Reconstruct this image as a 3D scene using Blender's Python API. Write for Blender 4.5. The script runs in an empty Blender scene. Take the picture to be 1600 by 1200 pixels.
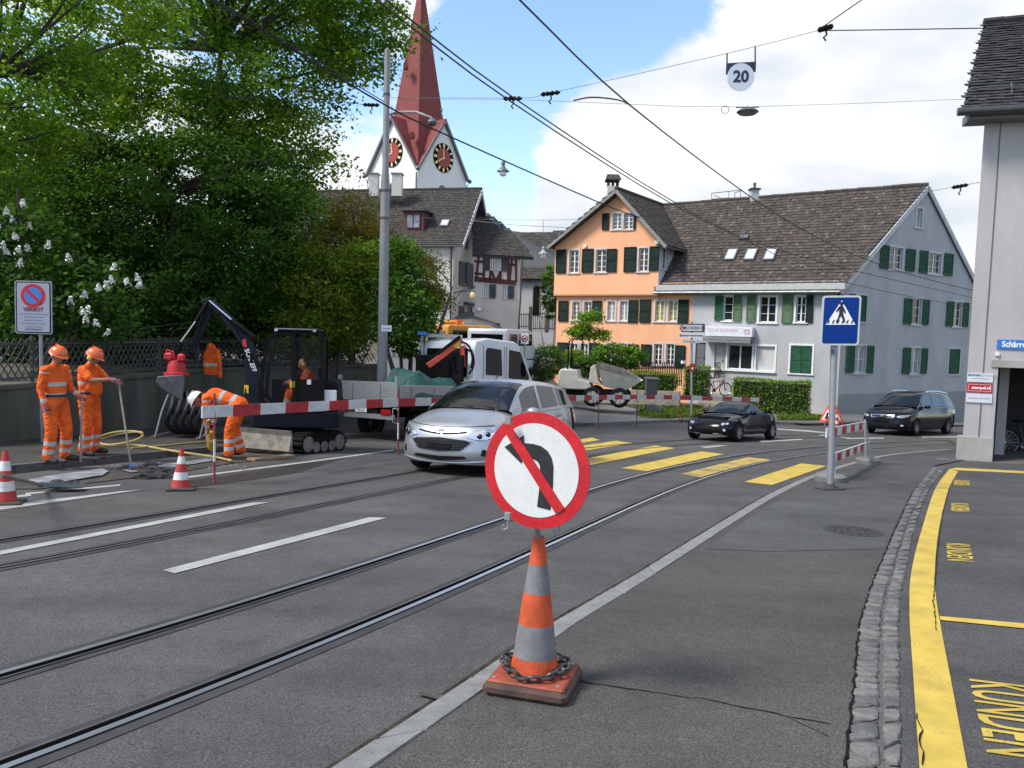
import bpy,bmesh,math,random
import numpy as np
from mathutils import Vector,Matrix
R_ = math.radians
random.seed(7); rng = np.random.default_rng(7)
S = bpy.context.scene
COL = S.collection
# ---------------------------------------------------------------- camera
FOC = 1200.0; HCAM = 1.65           # focal length in photo pixels (1600 wide), eye height
dg = np.array([-.0285,1,.0683]); dg /= np.linalg.norm(dg)
ez = -dg; ey = np.array([0,0,1.]); ey = ey - ey.dot(ez) * ez; ey /= np.linalg.norm(ey); ex = np.cross(ey,ez)
RC = np.array([ex,ey,ez]); CAM = np.array([0,0,HCAM])
cd = bpy.data.cameras.new('camera'); cam = bpy.data.objects.new('camera',cd); COL.objects.link(cam)
cd.sensor_width = 36; cd.lens = 36 * FOC / 1600; cd.clip_end = 2000; cd.clip_start = .05
m = Matrix.Identity(4)
for i,c in enumerate((RC @ [1,0,0],RC @ [0,-1,0],RC @ [0,0,-1])):
    for j in range(3): m[j][i] = c[j]
m.translation = CAM; cam.matrix_world = m
S.camera = cam
# ---------------------------------------------------------------- sky, sun, exposure
SUN_EL,SUN_AZ = R_(50),R_(248)     # azimuth clockwise from +Y: from the left, a little behind the camera
sd = bpy.data.lights.new('sun','SUN'); sun = bpy.data.objects.new('sun',sd); COL.objects.link(sun)
sd.energy = 2.5; sd.angle = R_(16); sd.color = (1,.95,.88)
sdir = Vector((math.sin(SUN_AZ) * math.cos(SUN_EL),math.cos(SUN_AZ) * math.cos(SUN_EL),math.sin(SUN_EL)))
sun.rotation_euler = sdir.to_track_quat('Z','Y').to_euler(); sun.location = (0,-5,30)
S.view_settings.view_transform = 'Standard'; S.view_settings.look = 'None'
S.view_settings.gamma = 1; S.view_settings.use_curve_mapping = False
S.view_settings.exposure = 0.95
S.cycles.use_denoising = True
S.cycles.max_bounces = 6; S.cycles.transparent_max_bounces = 12; S.cycles.sample_clamp_indirect = 6
def ray(px,py): return RC @ np.array([(px - 800) / FOC,(py - 600) / FOC,1.])
def world():
    w = bpy.data.worlds.new('World'); S.world = w; w.use_nodes = True
    nt = w.node_tree; N = nt.nodes; L = nt.links; N.clear()
    out = N.new('ShaderNodeOutputWorld')
    sky = N.new('ShaderNodeTexSky'); sky.sky_type = 'NISHITA'; sky.sun_disc = False
    sky.sun_elevation = SUN_EL; sky.sun_rotation = SUN_AZ; sky.air_density = 1.0; sky.dust_density = .3; sky.ozone_density = 2.2
    bg1 = N.new('ShaderNodeBackground'); bg1.inputs[1].default_value = .15; L.new(sky.outputs[0],bg1.inputs[0])
    tc = N.new('ShaderNodeTexCoord')
    mp = N.new('ShaderNodeMapping'); mp.inputs['Scale'].default_value = (1,1,1.7); mp.inputs['Location'].default_value = (.35,.1,.22)
    L.new(tc.outputs['Generated'],mp.inputs[0])
    n1 = N.new('ShaderNodeTexNoise'); n1.inputs['Scale'].default_value = 3.1; n1.inputs['Detail'].default_value = 11; n1.inputs['Roughness'].default_value = .6; n1.inputs['Distortion'].default_value = .25
    L.new(mp.outputs[0],n1.inputs[0])
    last = n1.outputs['Fac']
    # where the cumulus banks and the open blue stand (directions, amount, width)
    for px,py,amt,wd in ((1200,260,.17,.34),(880,60,-.26,.13),(1010,20,-.2,.09),(775,225,-.22,.1),(560,300,.1,.1),(725,60,.1,.08),(530,185,-.1,.07),(1450,120,.14,.3),(1000,330,.14,.16),(900,215,.1,.07)):
        d = ray(px,py); d = d / np.linalg.norm(d)
        dp = N.new('ShaderNodeVectorMath'); dp.operation = 'DISTANCE'; dp.inputs[1].default_value = tuple(d); L.new(tc.outputs['Generated'],dp.inputs[0])
        mr = N.new('ShaderNodeMapRange'); mr.interpolation_type = 'SMOOTHSTEP'
        mr.inputs['From Min'].default_value = wd * 1.7; mr.inputs['From Max'].default_value = wd * .2; mr.inputs['To Min'].default_value = 0; mr.inputs['To Max'].default_value = amt
        L.new(dp.outputs['Value'],mr.inputs['Value'])
        ad = N.new('ShaderNodeMath'); ad.operation = 'ADD'; L.new(last,ad.inputs[0]); L.new(mr.outputs[0],ad.inputs[1]); last = ad.outputs[0]
    cr = N.new('ShaderNodeValToRGB'); cr.color_ramp.elements[0].position = .465; cr.color_ramp.elements[1].position = .575
    cr.color_ramp.interpolation = 'EASE'
    L.new(last,cr.inputs[0])
    n2 = N.new('ShaderNodeTexNoise'); n2.inputs['Scale'].default_value = 4.2; n2.inputs['Detail'].default_value = 8; n2.inputs['Roughness'].default_value = .5
    mp2 = N.new('ShaderNodeMapping'); mp2.inputs['Scale'].default_value = (1,1,2.4); mp2.inputs['Location'].default_value = (1.3,.4,.9)
    L.new(tc.outputs['Generated'],mp2.inputs[0]); L.new(mp2.outputs[0],n2.inputs[0])
    c2 = N.new('ShaderNodeValToRGB'); e = c2.color_ramp.elements
    e[0].position = .36; e[0].color = (.66,.71,.77,1); e[1].position = .6; e[1].color = (1,1,1,1)
    L.new(n2.outputs['Fac'],c2.inputs[0])
    bg2 = N.new('ShaderNodeBackground'); bg2.inputs[1].default_value = CLOUD; L.new(c2.outputs[0],bg2.inputs[0])
    mx = N.new('ShaderNodeMixShader'); L.new(cr.outputs[0],mx.inputs[0]); L.new(bg1.outputs[0],mx.inputs[1]); L.new(bg2.outputs[0],mx.inputs[2])
    L.new(mx.outputs[0],out.inputs[0])
CLOUD = .62
world()
# ---------------------------------------------------------------- ground shape: a street falling away from the camera, banks rising beyond it
ng = np.array([-.034,1,.005]); Ng = -(RC @ ng); Ng /= np.linalg.norm(Ng)
SX,SY = -Ng[0] / Ng[2],-Ng[1] / Ng[2]
def sst(a,b,x):
    t = np.clip((x - a) / (b - a),0,1); return t * t * (3 - 2 * t)
def gz(x,y):
    x = np.asarray(x,float); y = np.asarray(y,float)
    yc = np.clip(y,-40,75)
    A = .022 + .066 * (1 - sst(-3,5,x))
    A = A * (1 - sst(17,22,x)) * sst(-30,-8,x)
    return SX * x + SY * yc + A * np.maximum(0,np.minimum(yc,58) - 30) ** 1.3
def GP(px,py,h=0.0):
    d = ray(px,py); t = (h - HCAM) / (d[2] - SX * d[0] - SY * d[1])
    p = CAM + t * d
    if p[1] > 29:
        lo,hi = 20 / d[1],80 / d[1]
        for _ in range(50):
            mid = (lo + hi) / 2; q = CAM + mid * d
            if q[2] > gz(q[0],q[1]) + h: lo = mid
            else: hi = mid
        p = CAM + lo * d
    return Vector(p)
def AT(px,py,h):                      # on a plane h above the street (wires)
    d = ray(px,py); t = (h - HCAM) / (d[2] - SX * d[0] - SY * d[1]); return Vector(CAM + t * d)
def WP(px,py,zc): return Vector(CAM + zc * ray(px,py))
def PX(p):
    c = RC.T @ (np.array(p) - CAM); return 800 + FOC * c[0] / c[2],600 + FOC * c[1] / c[2],c[2]
def slope_frame(x,y,ang,h=0.0):      # matrix on the street: X axis along heading ang (from +X, ccw), Z along the street's normal
    n = Vector(Ng); f = Vector((math.cos(ang),math.sin(ang),0)); f = (f - n * f.dot(n)).normalized(); l = n.cross(f)
    M = Matrix.Identity(4)
    for j in range(3): M[j][0] = f[j]; M[j][1] = l[j]; M[j][2] = n[j]
    M.translation = (x,y,float(gz(x,y)) + h); return M
def up_frame(p,ang): return Matrix.Translation(Vector(p)) @ Matrix.Rotation(ang,4,'Z')
# ---------------------------------------------------------------- materials
MATS = {}
def mat(name,col,rough=.7,metal=0,var=.0,vscale=6.0,bump=.0,bscale=60.0,col2=None,spec=.5,coat=0,trans=0,emit=0,detail=4,stretch=None,fine=0.0,fscale=200.0,bdist=.01,clampv=None,alpha=1):
    if name in MATS: return MATS[name]
    M = bpy.data.materials.new(name); M.use_nodes = True; nt = M.node_tree; N = nt.nodes; L = nt.links
    b = N['Principled BSDF']
    b.inputs['Base Color'].default_value = (*col,1); b.inputs['Roughness'].default_value = rough; b.inputs['Metallic'].default_value = metal
    b.inputs['Specular IOR Level'].default_value = spec; b.inputs['Coat Weight'].default_value = coat; b.inputs['Coat Roughness'].default_value = .04
    b.inputs['Transmission Weight'].default_value = trans; b.inputs['Alpha'].default_value = alpha
    if emit: b.inputs['Emission Color'].default_value = (*col,1); b.inputs['Emission Strength'].default_value = emit
    tc = N.new('ShaderNodeTexCoord'); src = tc.outputs['Object']
    if stretch:
        mp = N.new('ShaderNodeMapping'); mp.inputs['Scale'].default_value = stretch; L.new(src,mp.inputs[0]); src = mp.outputs[0]
    last = None
    if var or col2:
        n = N.new('ShaderNodeTexNoise'); n.inputs['Scale'].default_value = vscale; n.inputs['Detail'].default_value = detail; n.inputs['Roughness'].default_value = .6
        L.new(src,n.inputs[0])
        cr = N.new('ShaderNodeValToRGB'); e = cr.color_ramp.elements
        a = clampv or (.3,.7); e[0].position = a[0]; e[1].position = a[1]
        c2 = col2 or tuple(c * (1 - var) for c in col); c1 = col if col2 else tuple(min(1,c * (1 + var * .6)) for c in col)
        e[0].color = (*c2,1); e[1].color = (*c1,1)
        L.new(n.outputs['Fac'],cr.inputs[0]); last = cr.outputs[0]
        rr = N.new('ShaderNodeMapRange'); rr.inputs['To Min'].default_value = min(1,rough * 1.15); rr.inputs['To Max'].default_value = rough * .85
        L.new(n.outputs['Fac'],rr.inputs['Value']); L.new(rr.outputs[0],b.inputs['Roughness'])
    if fine:
        n3 = N.new('ShaderNodeTexNoise'); n3.inputs['Scale'].default_value = fscale; n3.inputs['Detail'].default_value = 2
        L.new(tc.outputs['Object'],n3.inputs[0])
        mr = N.new('ShaderNodeMapRange'); mr.inputs['From Min'].default_value = .3; mr.inputs['From Max'].default_value = .7; mr.inputs['To Min'].default_value = 1 - fine; mr.inputs['To Max'].default_value = 1 + fine
        L.new(n3.outputs['Fac'],mr.inputs['Value'])
        mx = N.new('ShaderNodeMix'); mx.data_type = 'RGBA'; mx.blend_type = 'MULTIPLY'; mx.inputs[0].default_value = 1
        if last: L.new(last,mx.inputs[6])
        else: mx.inputs[6].default_value = (*col,1)
        L.new(mr.outputs[0],mx.inputs[7]); last = mx.outputs[2]
    if last: L.new(last,b.inputs['Base Color'])
    if bump:
        n2 = N.new('ShaderNodeTexNoise'); n2.inputs['Scale'].default_value = bscale; n2.inputs['Detail'].default_value = 5
        L.new(src,n2.inputs[0])
        bp = N.new('ShaderNodeBump'); bp.inputs['Strength'].default_value = bump; bp.inputs['Distance'].default_value = bdist
        L.new(n2.outputs['Fac'],bp.inputs['Height']); L.new(bp.outputs[0],b.inputs['Normal'])
    MATS[name] = M; return M
# ---------------------------------------------------------------- mesh helpers
WM = {}                                   # world matrices of Empties we made
def tag(o,label=None,cat=None,group=None,kind=None):
    if label: o['label'] = label
    if cat: o['category'] = cat
    if group: o['group'] = group
    if kind: o['kind'] = kind
    return o
def thing(name,M,label,cat,group=None):
    o = bpy.data.objects.new(name,None); COL.objects.link(o); o.empty_display_size = .2
    if not isinstance(M,Matrix): M = Matrix.Translation(Vector(M))
    o.matrix_world = M; WM[o.name] = M.copy()
    return tag(o,label,cat,group)
class MB:
    def __init__(s): s.v = []; s.f = []; s.mi = []; s.cur = 0; s.T = None
    def add(s,vs,fs,m=None):
        o = len(s.v)
        if s.T is not None: vs = [s.T @ Vector(p) for p in vs]
        s.v += [tuple(p) for p in vs]; s.f += [tuple(i + o for i in f) for f in fs]; s.mi += [s.cur if m is None else m] * len(fs)
        return s
    def hexa(s,p,m=None):               # 8 points: bottom 4 ccw, top 4 ccw
        return s.add(p,[(3,2,1,0),(4,5,6,7),(0,1,5,4),(1,2,6,5),(2,3,7,6),(3,0,4,7)],m)
    def box(s,c,d,rot=None,m=None,bev=0,taper=1.0):
        x,y,z = d[0] / 2,d[1] / 2,d[2] / 2
        if bev:
            b = min(bev,x * .9,y * .9,z * .9)
            def ring(e,zz): return [(-x + e,-y,zz),(x - e,-y,zz),(x,-y + e,zz),(x,y - e,zz),(x - e,y,zz),(-x + e,y,zz),(-x,y - e,zz),(-x,-y + e,zz)]
            def ins(zz):
                X,Y = x - b,y - b; e = b * .6
                return [(-X + e,-Y,zz),(X - e,-Y,zz),(X,-Y + e,zz),(X,Y - e,zz),(X - e,Y,zz),(-X + e,Y,zz),(-X,Y - e,zz),(-X,-Y + e,zz)]
            rings = [ins(-z),ring(b,-z + b),ring(b,z - b),ins(z)]
            vs = [p for r in rings for p in r]; fs = [tuple(range(7,-1,-1)),tuple(range(24,32))]
            for k in range(3):
                for i in range(8): j = (i + 1) % 8; fs.append((k * 8 + i,k * 8 + j,k * 8 + 8 + j,k * 8 + 8 + i))
        else:
            t = taper
            vs = [(-x,-y,-z),(x,-y,-z),(x,y,-z),(-x,y,-z),(-x * t,-y * t,z),(x * t,-y * t,z),(x * t,y * t,z),(-x * t,y * t,z)]
            fs = [(3,2,1,0),(4,5,6,7),(0,1,5,4),(1,2,6,5),(2,3,7,6),(3,0,4,7)]
        c = Vector(c)
        if rot is not None:
            if isinstance(rot,(int,float)): rot = Matrix.Rotation(rot,3,'Z')
            vs = [rot @ Vector(p) + c for p in vs]
        else: vs = [Vector(p) + c for p in vs]
        return s.add(vs,fs,m)
    def beam(s,a,b,w,h,up=(0,0,1),m=None):    # box from a to b, w across, h along up
        a,b = Vector(a),Vector(b); d = b - a; L = d.length
        if L < 1e-6: return s
        x = d / L; y = Vector(up).cross(x)
        if y.length < 1e-4: y = Vector((1,0,0)).cross(x)
        if y.length < 1e-4: y = Vector((0,1,0)).cross(x)
        y.normalize(); z = x.cross(y)
        return s.box((a + b) / 2,(L,w,h),Matrix((x,y,z)).transposed(),m)
    def cyl(s,a,b,r,r2=None,n=12,m=None,caps=True):
        a,b = Vector(a),Vector(b); r2 = r if r2 is None else r2; d = (b - a).normalized()
        u = d.orthogonal().normalized(); w = d.cross(u); vs = []
        for c,rr in ((a,r),(b,r2)):
            for i in range(n): t = 2 * math.pi * i / n; vs.append(c + (u * math.cos(t) + w * math.sin(t)) * rr)
        fs = [(i,(i + 1) % n,n + (i + 1) % n,n + i) for i in range(n)]
        if caps: fs += [tuple(range(n - 1,-1,-1)),tuple(range(n,2 * n))]
        return s.add(vs,fs,m)
    def tube(s,pts,r,n=8,m=None,closed=False,caps=True):
        pts = [Vector(p) for p in pts]; k = len(pts); rs = r if isinstance(r,(list,tuple)) else [r] * k
        vs = []; u = None
        for i,p in enumerate(pts):
            if closed: d = pts[(i + 1) % k] - pts[i - 1]
            else: d = pts[min(i + 1,k - 1)] - pts[max(i - 1,0)]
            d.normalize()
            if u is None: u = d.orthogonal().normalized()
            else:
                u = u - d * u.dot(d)
                u = d.orthogonal().normalized() if u.length < 1e-5 else u.normalized()
            w = d.cross(u)
            for j in range(n): t = 2 * math.pi * j / n; vs.append(p + (u * math.cos(t) + w * math.sin(t)) * rs[i])
        fs = []
        for i in range(k if closed else k - 1):
            a,b = i * n,((i + 1) % k) * n
            for j in range(n): fs.append((a + j,a + (j + 1) % n,b + (j + 1) % n,b + j))
        if caps and not closed: fs += [tuple(range(n - 1,-1,-1)),tuple(range((k - 1) * n,k * n))]
        return s.add(vs,fs,m)
    def lathe(s,prof,n=24,c=(0,0,0),axis='Z',m=None,caps=True):   # prof: (r, z)
        vs = []; c = Vector(c)
        for r,z in prof:
            for i in range(n):
                t = 2 * math.pi * i / n; p = (r * math.cos(t),r * math.sin(t),z)
                if axis == 'Y': p = (p[0],p[2],-p[1])
                elif axis == 'X': p = (p[2],p[0],p[1])
                vs.append(Vector(p) + c)
        fs = []
        for k in range(len(prof) - 1):
            for i in range(n): j = (i + 1) % n; fs.append((k * n + i,k * n + j,k * n + n + j,k * n + n + i))
        if caps: fs += [tuple(range(n - 1,-1,-1)),tuple(range((len(prof) - 1) * n,len(prof) * n))]
        return s.add(vs,fs,m)
    def prism(s,poly,a,b,m=None):     # poly: list of 2D, extruded: point fn a(p)->bottom, b(p)->top
        n = len(poly); vs = [a(p) for p in poly] + [b(p) for p in poly]
        fs = [tuple(range(n - 1,-1,-1)),tuple(range(n,2 * n))] + [(i,(i + 1) % n,n + (i + 1) % n,n + i) for i in range(n)]
        return s.add(vs,fs,m)
    def plate(s,poly,o,u,v,th,m=None):  # 2D outline in plane (o,u,v), thickness th centred along u x v
        o,u,v = Vector(o),Vector(u),Vector(v); w = u.cross(v).normalized() * (th / 2)
        return s.prism(poly,lambda p: o + u * p[0] + v * p[1] - w,lambda p: o + u * p[0] + v * p[1] + w,m)
    def ball(s,c,r,nu=12,nv=8,m=None,rot=None):
        rx,ry,rz = (r,r,r) if isinstance(r,(int,float)) else r; c = Vector(c); vs = []
        for j in range(1,nv):
            ph = math.pi * j / nv
            for i in range(nu): t = 2 * math.pi * i / nu; vs.append(Vector((rx * math.sin(ph) * math.cos(t),ry * math.sin(ph) * math.sin(t),rz * math.cos(ph))))
        vs += [Vector((0,0,rz)),Vector((0,0,-rz))]
        if rot is not None: vs = [rot @ p for p in vs]
        vs = [p + c for p in vs]; fs = []; T,B = len(vs) - 2,len(vs) - 1
        for i in range(nu):
            j = (i + 1) % nu; fs.append((T,i,j)); fs.append((B,(nv - 2) * nu + j,(nv - 2) * nu + i))
            for k in range(nv - 2): fs.append((k * nu + i,(k + 1) * nu + i,(k + 1) * nu + j,k * nu + j))
        return s.add(vs,fs,m)
    def mesh(s,name,mats,smooth=False,sharp=None):
        me = bpy.data.meshes.new(name); me.from_pydata(s.v,[],s.f)
        for mm in (mats if isinstance(mats,(list,tuple)) else [mats]): me.materials.append(mm)
        if any(s.mi): me.polygons.foreach_set('material_index',s.mi)
        if smooth:
            me.polygons.foreach_set('use_smooth',[True] * len(me.polygons))
            if sharp is not None: me.set_sharp_from_angle(angle=R_(sharp))
        me.update(); return me
    def build(s,name,mats,parent=None,smooth=False,sharp=40,world=False,bevel=0,fix=True,sub=0):
        if parent is not None and world:
            M = WM[parent.name].inverted(); s.v = [tuple(M @ Vector(p)) for p in s.v]
        o0 = None
        if parent is None and s.v:
            a = np.array(s.v); lo,hi = a.min(0),a.max(0); o0 = Vector(((lo[0] + hi[0]) / 2,(lo[1] + hi[1]) / 2,lo[2]))
            s.v = [tuple(r) for r in (a - np.array(o0))]
        me = s.mesh(name,mats,smooth,sharp)
        if fix:
            bm = bmesh.new(); bm.from_mesh(me); bmesh.ops.recalc_face_normals(bm,faces=bm.faces); bm.to_mesh(me); bm.free()
        o = bpy.data.objects.new(name,me); COL.objects.link(o)
        if parent is not None: o.parent = parent; WM[o.name] = WM[parent.name]
        else: o.location = o0; WM[o.name] = Matrix.Translation(o0)
        if bevel:
            md = o.modifiers.new('bevel','BEVEL'); md.width = bevel; md.segments = 2; md.limit_method = 'ANGLE'; md.angle_limit = R_(35)
            me.polygons.foreach_set('use_smooth',[True] * len(me.polygons)); me.set_sharp_from_angle(angle=R_(50))
        if sub:
            md = o.modifiers.new('sub','SUBSURF'); md.levels = sub; md.render_levels = sub
        return o
def inst(name,me,parent=None,M=None):   # another object on the same mesh
    o = bpy.data.objects.new(name,me); COL.objects.link(o)
    if parent is not None: o.parent = parent
    if M is not None: o.matrix_basis = M
    return o
def copy_tree(root,M,label=None):
    def rec(o,par):
        c = o.copy(); COL.objects.link(c)
        if par is not None: c.parent = par; c.matrix_parent_inverse = o.matrix_parent_inverse
        for ch in list(o.children): rec(ch,c)
        return c
    r = rec(root,None); r.matrix_world = M; WM[r.name] = M.copy()
    if label: r['label'] = label
    return r
def crom(pts,n=8):                        # Catmull-Rom through points
    P = [Vector(p) for p in pts]; P = [P[0] * 2 - P[1]] + P + [P[-1] * 2 - P[-2]]; out = []
    for i in range(1,len(P) - 2):
        for k in range(n):
            t = k / n; a,b,c,d = P[i - 1],P[i],P[i + 1],P[i + 2]
            out.append(.5 * ((2 * b) + (c - a) * t + (2 * a - 5 * b + 4 * c - d) * t * t + (3 * b - a - 3 * c + d) * t ** 3))
    out.append(P[-2]); return out
def resample(pts,step):
    pts = [Vector(p) for p in pts]; out = [pts[0]]; acc = 0; nxt = step
    for a,b in zip(pts,pts[1:]):
        L = (b - a).length
        while acc + L >= nxt: out.append(a.lerp(b,(nxt - acc) / L)); nxt += step
        acc += L
    return out
def text_mesh(s,size,M,mats,name,parent=None,ext=.002,world=True,align='CENTER',sx=1.0,bold=.0):
    cu = bpy.data.curves.new(name,'FONT'); cu.body = s; cu.size = size; cu.align_x = align; cu.align_y = 'CENTER'; cu.extrude = ext; cu.offset = bold; cu.resolution_u = 3
    t = bpy.data.objects.new(name,cu); COL.objects.link(t)
    me = bpy.data.meshes.new_from_object(t); bpy.data.objects.remove(t); bpy.data.curves.remove(cu)
    me.name = name; me.materials.clear(); me.materials.append(mats)
    me.transform(M @ Matrix.Scale(sx,4,(1,0,0)))
    if parent is not None and world: me.transform(WM[parent.name].inverted())
    o = bpy.data.objects.new(name,me); COL.objects.link(o)
    if parent is not None: o.parent = parent
    return o
def frame_mat(o,u,v):                    # matrix with X=u, Y=v, Z=u x v at o
    u,v = Vector(u).normalized(),Vector(v).normalized(); w = u.cross(v); M = Matrix.Identity(4)
    for j in range(3): M[j][0] = u[j]; M[j][1] = v[j]; M[j][2] = w[j]
    M.translation = Vector(o); return M
# ================================================================ ground, road, pavements
def asphalt(name,base,warm=(1,1,1),speck=.5,patch=.25,rough=.82,seed=0.0,stain=.0):
    M = bpy.data.materials.new(name); M.use_nodes = True; nt = M.node_tree; N = nt.nodes; L = nt.links; b = N['Principled BSDF']
    ge = N.new('ShaderNodeNewGeometry'); mp = N.new('ShaderNodeMapping'); mp.inputs['Location'].default_value = (seed,seed * 2,0); L.new(ge.outputs['Position'],mp.inputs[0])
    def noise(sc,det,ro=.6,st=None):
        n = N.new('ShaderNodeTexNoise'); n.inputs['Scale'].default_value = sc; n.inputs['Detail'].default_value = det; n.inputs['Roughness'].default_value = ro
        if st:
            q = N.new('ShaderNodeMapping'); q.inputs['Rotation'].default_value = (0,0,R_(-63)); q.inputs['Scale'].default_value = st; L.new(mp.outputs[0],q.inputs[0]); L.new(q.outputs[0],n.inputs[0])
        else: L.new(mp.outputs[0],n.inputs[0])
        return n.outputs['Fac']
    def rng_(src,a,b_,c,d):
        r = N.new('ShaderNodeMapRange'); r.inputs['From Min'].default_value = a; r.inputs['From Max'].default_value = b_; r.inputs['To Min'].default_value = c; r.inputs['To Max'].default_value = d
        L.new(src,r.inputs['Value']); return r.outputs[0]
    def mul(a,c):
        r = N.new('ShaderNodeMath'); r.operation = 'MULTIPLY'; L.new(a,r.inputs[0]); L.new(c,r.inputs[1]); return r.outputs[0]
    big = rng_(noise(.55,5),.3,.7,1 - patch,1 + patch)
    streak = rng_(noise(1.2,4,.6,(.12,1.6,1)),.3,.7,1 - patch * .55,1 + patch * .55)
    mid = rng_(noise(9,4),.25,.75,.88,1.12)
    agg = rng_(noise(95,2,.7),.35,.68,1 - speck * .75,1 + speck * .8)
    vo = N.new('ShaderNodeTexVoronoi'); vo.inputs['Scale'].default_value = 70; L.new(mp.outputs[0],vo.inputs[0])
    hit = rng_(vo.outputs['Distance'],.06,.2,1 + speck * 1.4,1.0)
    sel = N.new('ShaderNodeSeparateColor'); L.new(vo.outputs['Color'],sel.inputs[0])
    gate = rng_(sel.outputs[0],.72,.78,0,1)
    sp = N.new('ShaderNodeMix'); sp.data_type = 'FLOAT'; L.new(gate,sp.inputs[0]); sp.inputs[2].default_value = 1.0; L.new(hit,sp.inputs[3])
    t = mul(mul(mul(big,streak),mul(mid,agg)),sp.outputs[0])
    cm = N.new('ShaderNodeMix'); cm.data_type = 'RGBA'; cm.blend_type = 'MULTIPLY'; cm.inputs[0].default_value = 1; cm.clamp_result = False
    cm.inputs[6].default_value = (base * warm[0],base * warm[1],base * warm[2],1); L.new(t,cm.inputs[7])
    last = cm.outputs[2]
    if stain:
        sn = rng_(noise(1.3,6,.65),.5,.68,0,stain)
        sm = N.new('ShaderNodeMix'); sm.data_type = 'RGBA'; L.new(sn,sm.inputs[0]); L.new(last,sm.inputs[6]); sm.inputs[7].default_value = (base * .35,base * .33,base * .3,1); last = sm.outputs[2]
    L.new(last,b.inputs['Base Color']); b.inputs['Roughness'].default_value = rough; b.inputs['Specular IOR Level'].default_value = .22
    bp = N.new('ShaderNodeBump'); bp.inputs['Strength'].default_value = .55; bp.inputs['Distance'].default_value = .006; L.new(agg,bp.inputs['Height']); L.new(bp.outputs[0],b.inputs['Normal'])
    MATS[name] = M; return M
M_ROAD = asphalt('road_asphalt',.082,(1.03,1,.96),.6,.22,stain=.28)
M_ROADNEW = asphalt('newer_asphalt',.066,(1,1,1.03),.35,.2,seed=3)
M_PAVE = asphalt('pavement_asphalt',.072,(1.07,1,.91),.65,.2,seed=5,stain=.22)
M_PAVE2 = asphalt('pavement_patch_asphalt',.077,(1,1,1),.4,.25,seed=8,stain=.3)
M_LOT = asphalt('parking_asphalt',.075,(1.02,1,.98),.65,.22,seed=11,stain=.3)
M_LEFTPAVE = asphalt('left_pavement_asphalt',.055,(1.06,1,.9),.5,.4,seed=14,stain=.5)
M_GRAVEL = asphalt('gravel_yard',.17,(1.03,1,.95),.75,.22,seed=17)
M_WET = asphalt('wet_road_asphalt',.035,(1.1,.97,.9),.4,.3,rough=.55,seed=19)
M_SOIL = mat('soil',(.085,.075,.05),.95,var=.5,vscale=1.2,bump=.5,bscale=12,bdist=.04)
def sheet(name,poly,h,m,parent=None,world=True,step=1.5,cell=.0):
    bm = bmesh.new(); vs = [bm.verts.new((p[0],p[1],0)) for p in poly]; fc = bm.faces.new(vs)
    bmesh.ops.triangulate(bm,faces=[fc])
    ys = [p[1] for p in poly]; xs = [p[0] for p in poly]
    if max(ys) > 29:
        y = max(29.0,min(ys))
        while y < max(ys):
            bmesh.ops.bisect_plane(bm,geom=bm.verts[:] + bm.edges[:] + bm.faces[:],plane_co=(0,y,0),plane_no=(0,1,0)); y += step
        x = max(min(xs),-12.0)
        while x < min(max(xs),26):
            bmesh.ops.bisect_plane(bm,geom=bm.verts[:] + bm.edges[:] + bm.faces[:],plane_co=(x,0,0),plane_no=(1,0,0)); x += step
    for v in bm.verts: v.co.z = float(gz(v.co.x,v.co.y)) + h
    bmesh.ops.recalc_face_normals(bm,faces=bm.faces)
    me = bpy.data.meshes.new(name); bm.to_mesh(me); bm.free()
    if len(me.polygons) and sum(p.normal.z for p in me.polygons) < 0: me.flip_normals()
    me.materials.append(m); o = bpy.data.objects.new(name,me); COL.objects.link(o)
    if parent is not None: o.parent = parent
    WM[o.name] = Matrix.Identity(4)
    return o
def px_poly(pts,h=0): return [GP(x,y,h) for x,y in pts]
def struct(o): o['kind'] = 'structure'; return o
# terrain
g = MB(); xs = sorted(set(list(np.arange(-40,60,1.25)) + [-400,-200,-120,-80,-60,70,90,130,220,400])); ys = sorted(set(list(np.arange(-10,90,1.25)) + [-300,-120,-50,-25,110,160,260,500]))
X,Y = np.meshgrid(xs,ys); Z = gz(X,Y) - .07
n = len(xs); g.add(list(zip(X.ravel(),Y.ravel(),Z.ravel())),[(j * n + i,j * n + i + 1,(j + 1) * n + i + 1,(j + 1) * n + i) for j in range(len(ys) - 1) for i in range(n - 1)])
struct(g.build('ground',M_SOIL,fix=False))
# kerb lines (photo pixels, road side and pavement side)
def ext(pts,back):                         # lengthen a line at its start by back metres
    a,b = Vector(pts[0]),Vector(pts[1]); d = (a - b).normalized(); q = a + d * back; q.z = float(gz(q.x,q.y)); return [q] + list(pts)
KH = .016
ka = [GP(*p) for p in ((531,1200),(700,1089),(869,974),(1000,897),(1200,775),(1290,736),(1361,716.5),(1398,710),(1455,705),(1500,702.5))]
kb = [GP(x,y,KH) for x,y in ((590,1200),(700,1124),(871,1000),(1000,918),(1200,787),(1290,744),(1361,721),(1398,713),(1455,708),(1500,705.5))]
ka = ext(ka,8); kb = ext(kb,8)
ka += [Vector((16.5,24.9,0)),Vector((24,29.6,0))]; kb += [Vector((16.7,24.6,0)),Vector((24.2,29.2,0))]
ka = crom(ka,8)
def off_line(pts,d):                       # offset to the right of travel
    out = []
    for i,p in enumerate(pts):
        t = (pts[min(i + 1,len(pts) - 1)] - pts[max(i - 1,0)]); t.z = 0; t.normalize(); nrm = Vector((t.y,-t.x,0)); q = p + nrm * d; q.z = float(gz(q.x,q.y)); out.append(q)
    return out
kb = off_line(ka,.135)
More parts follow.
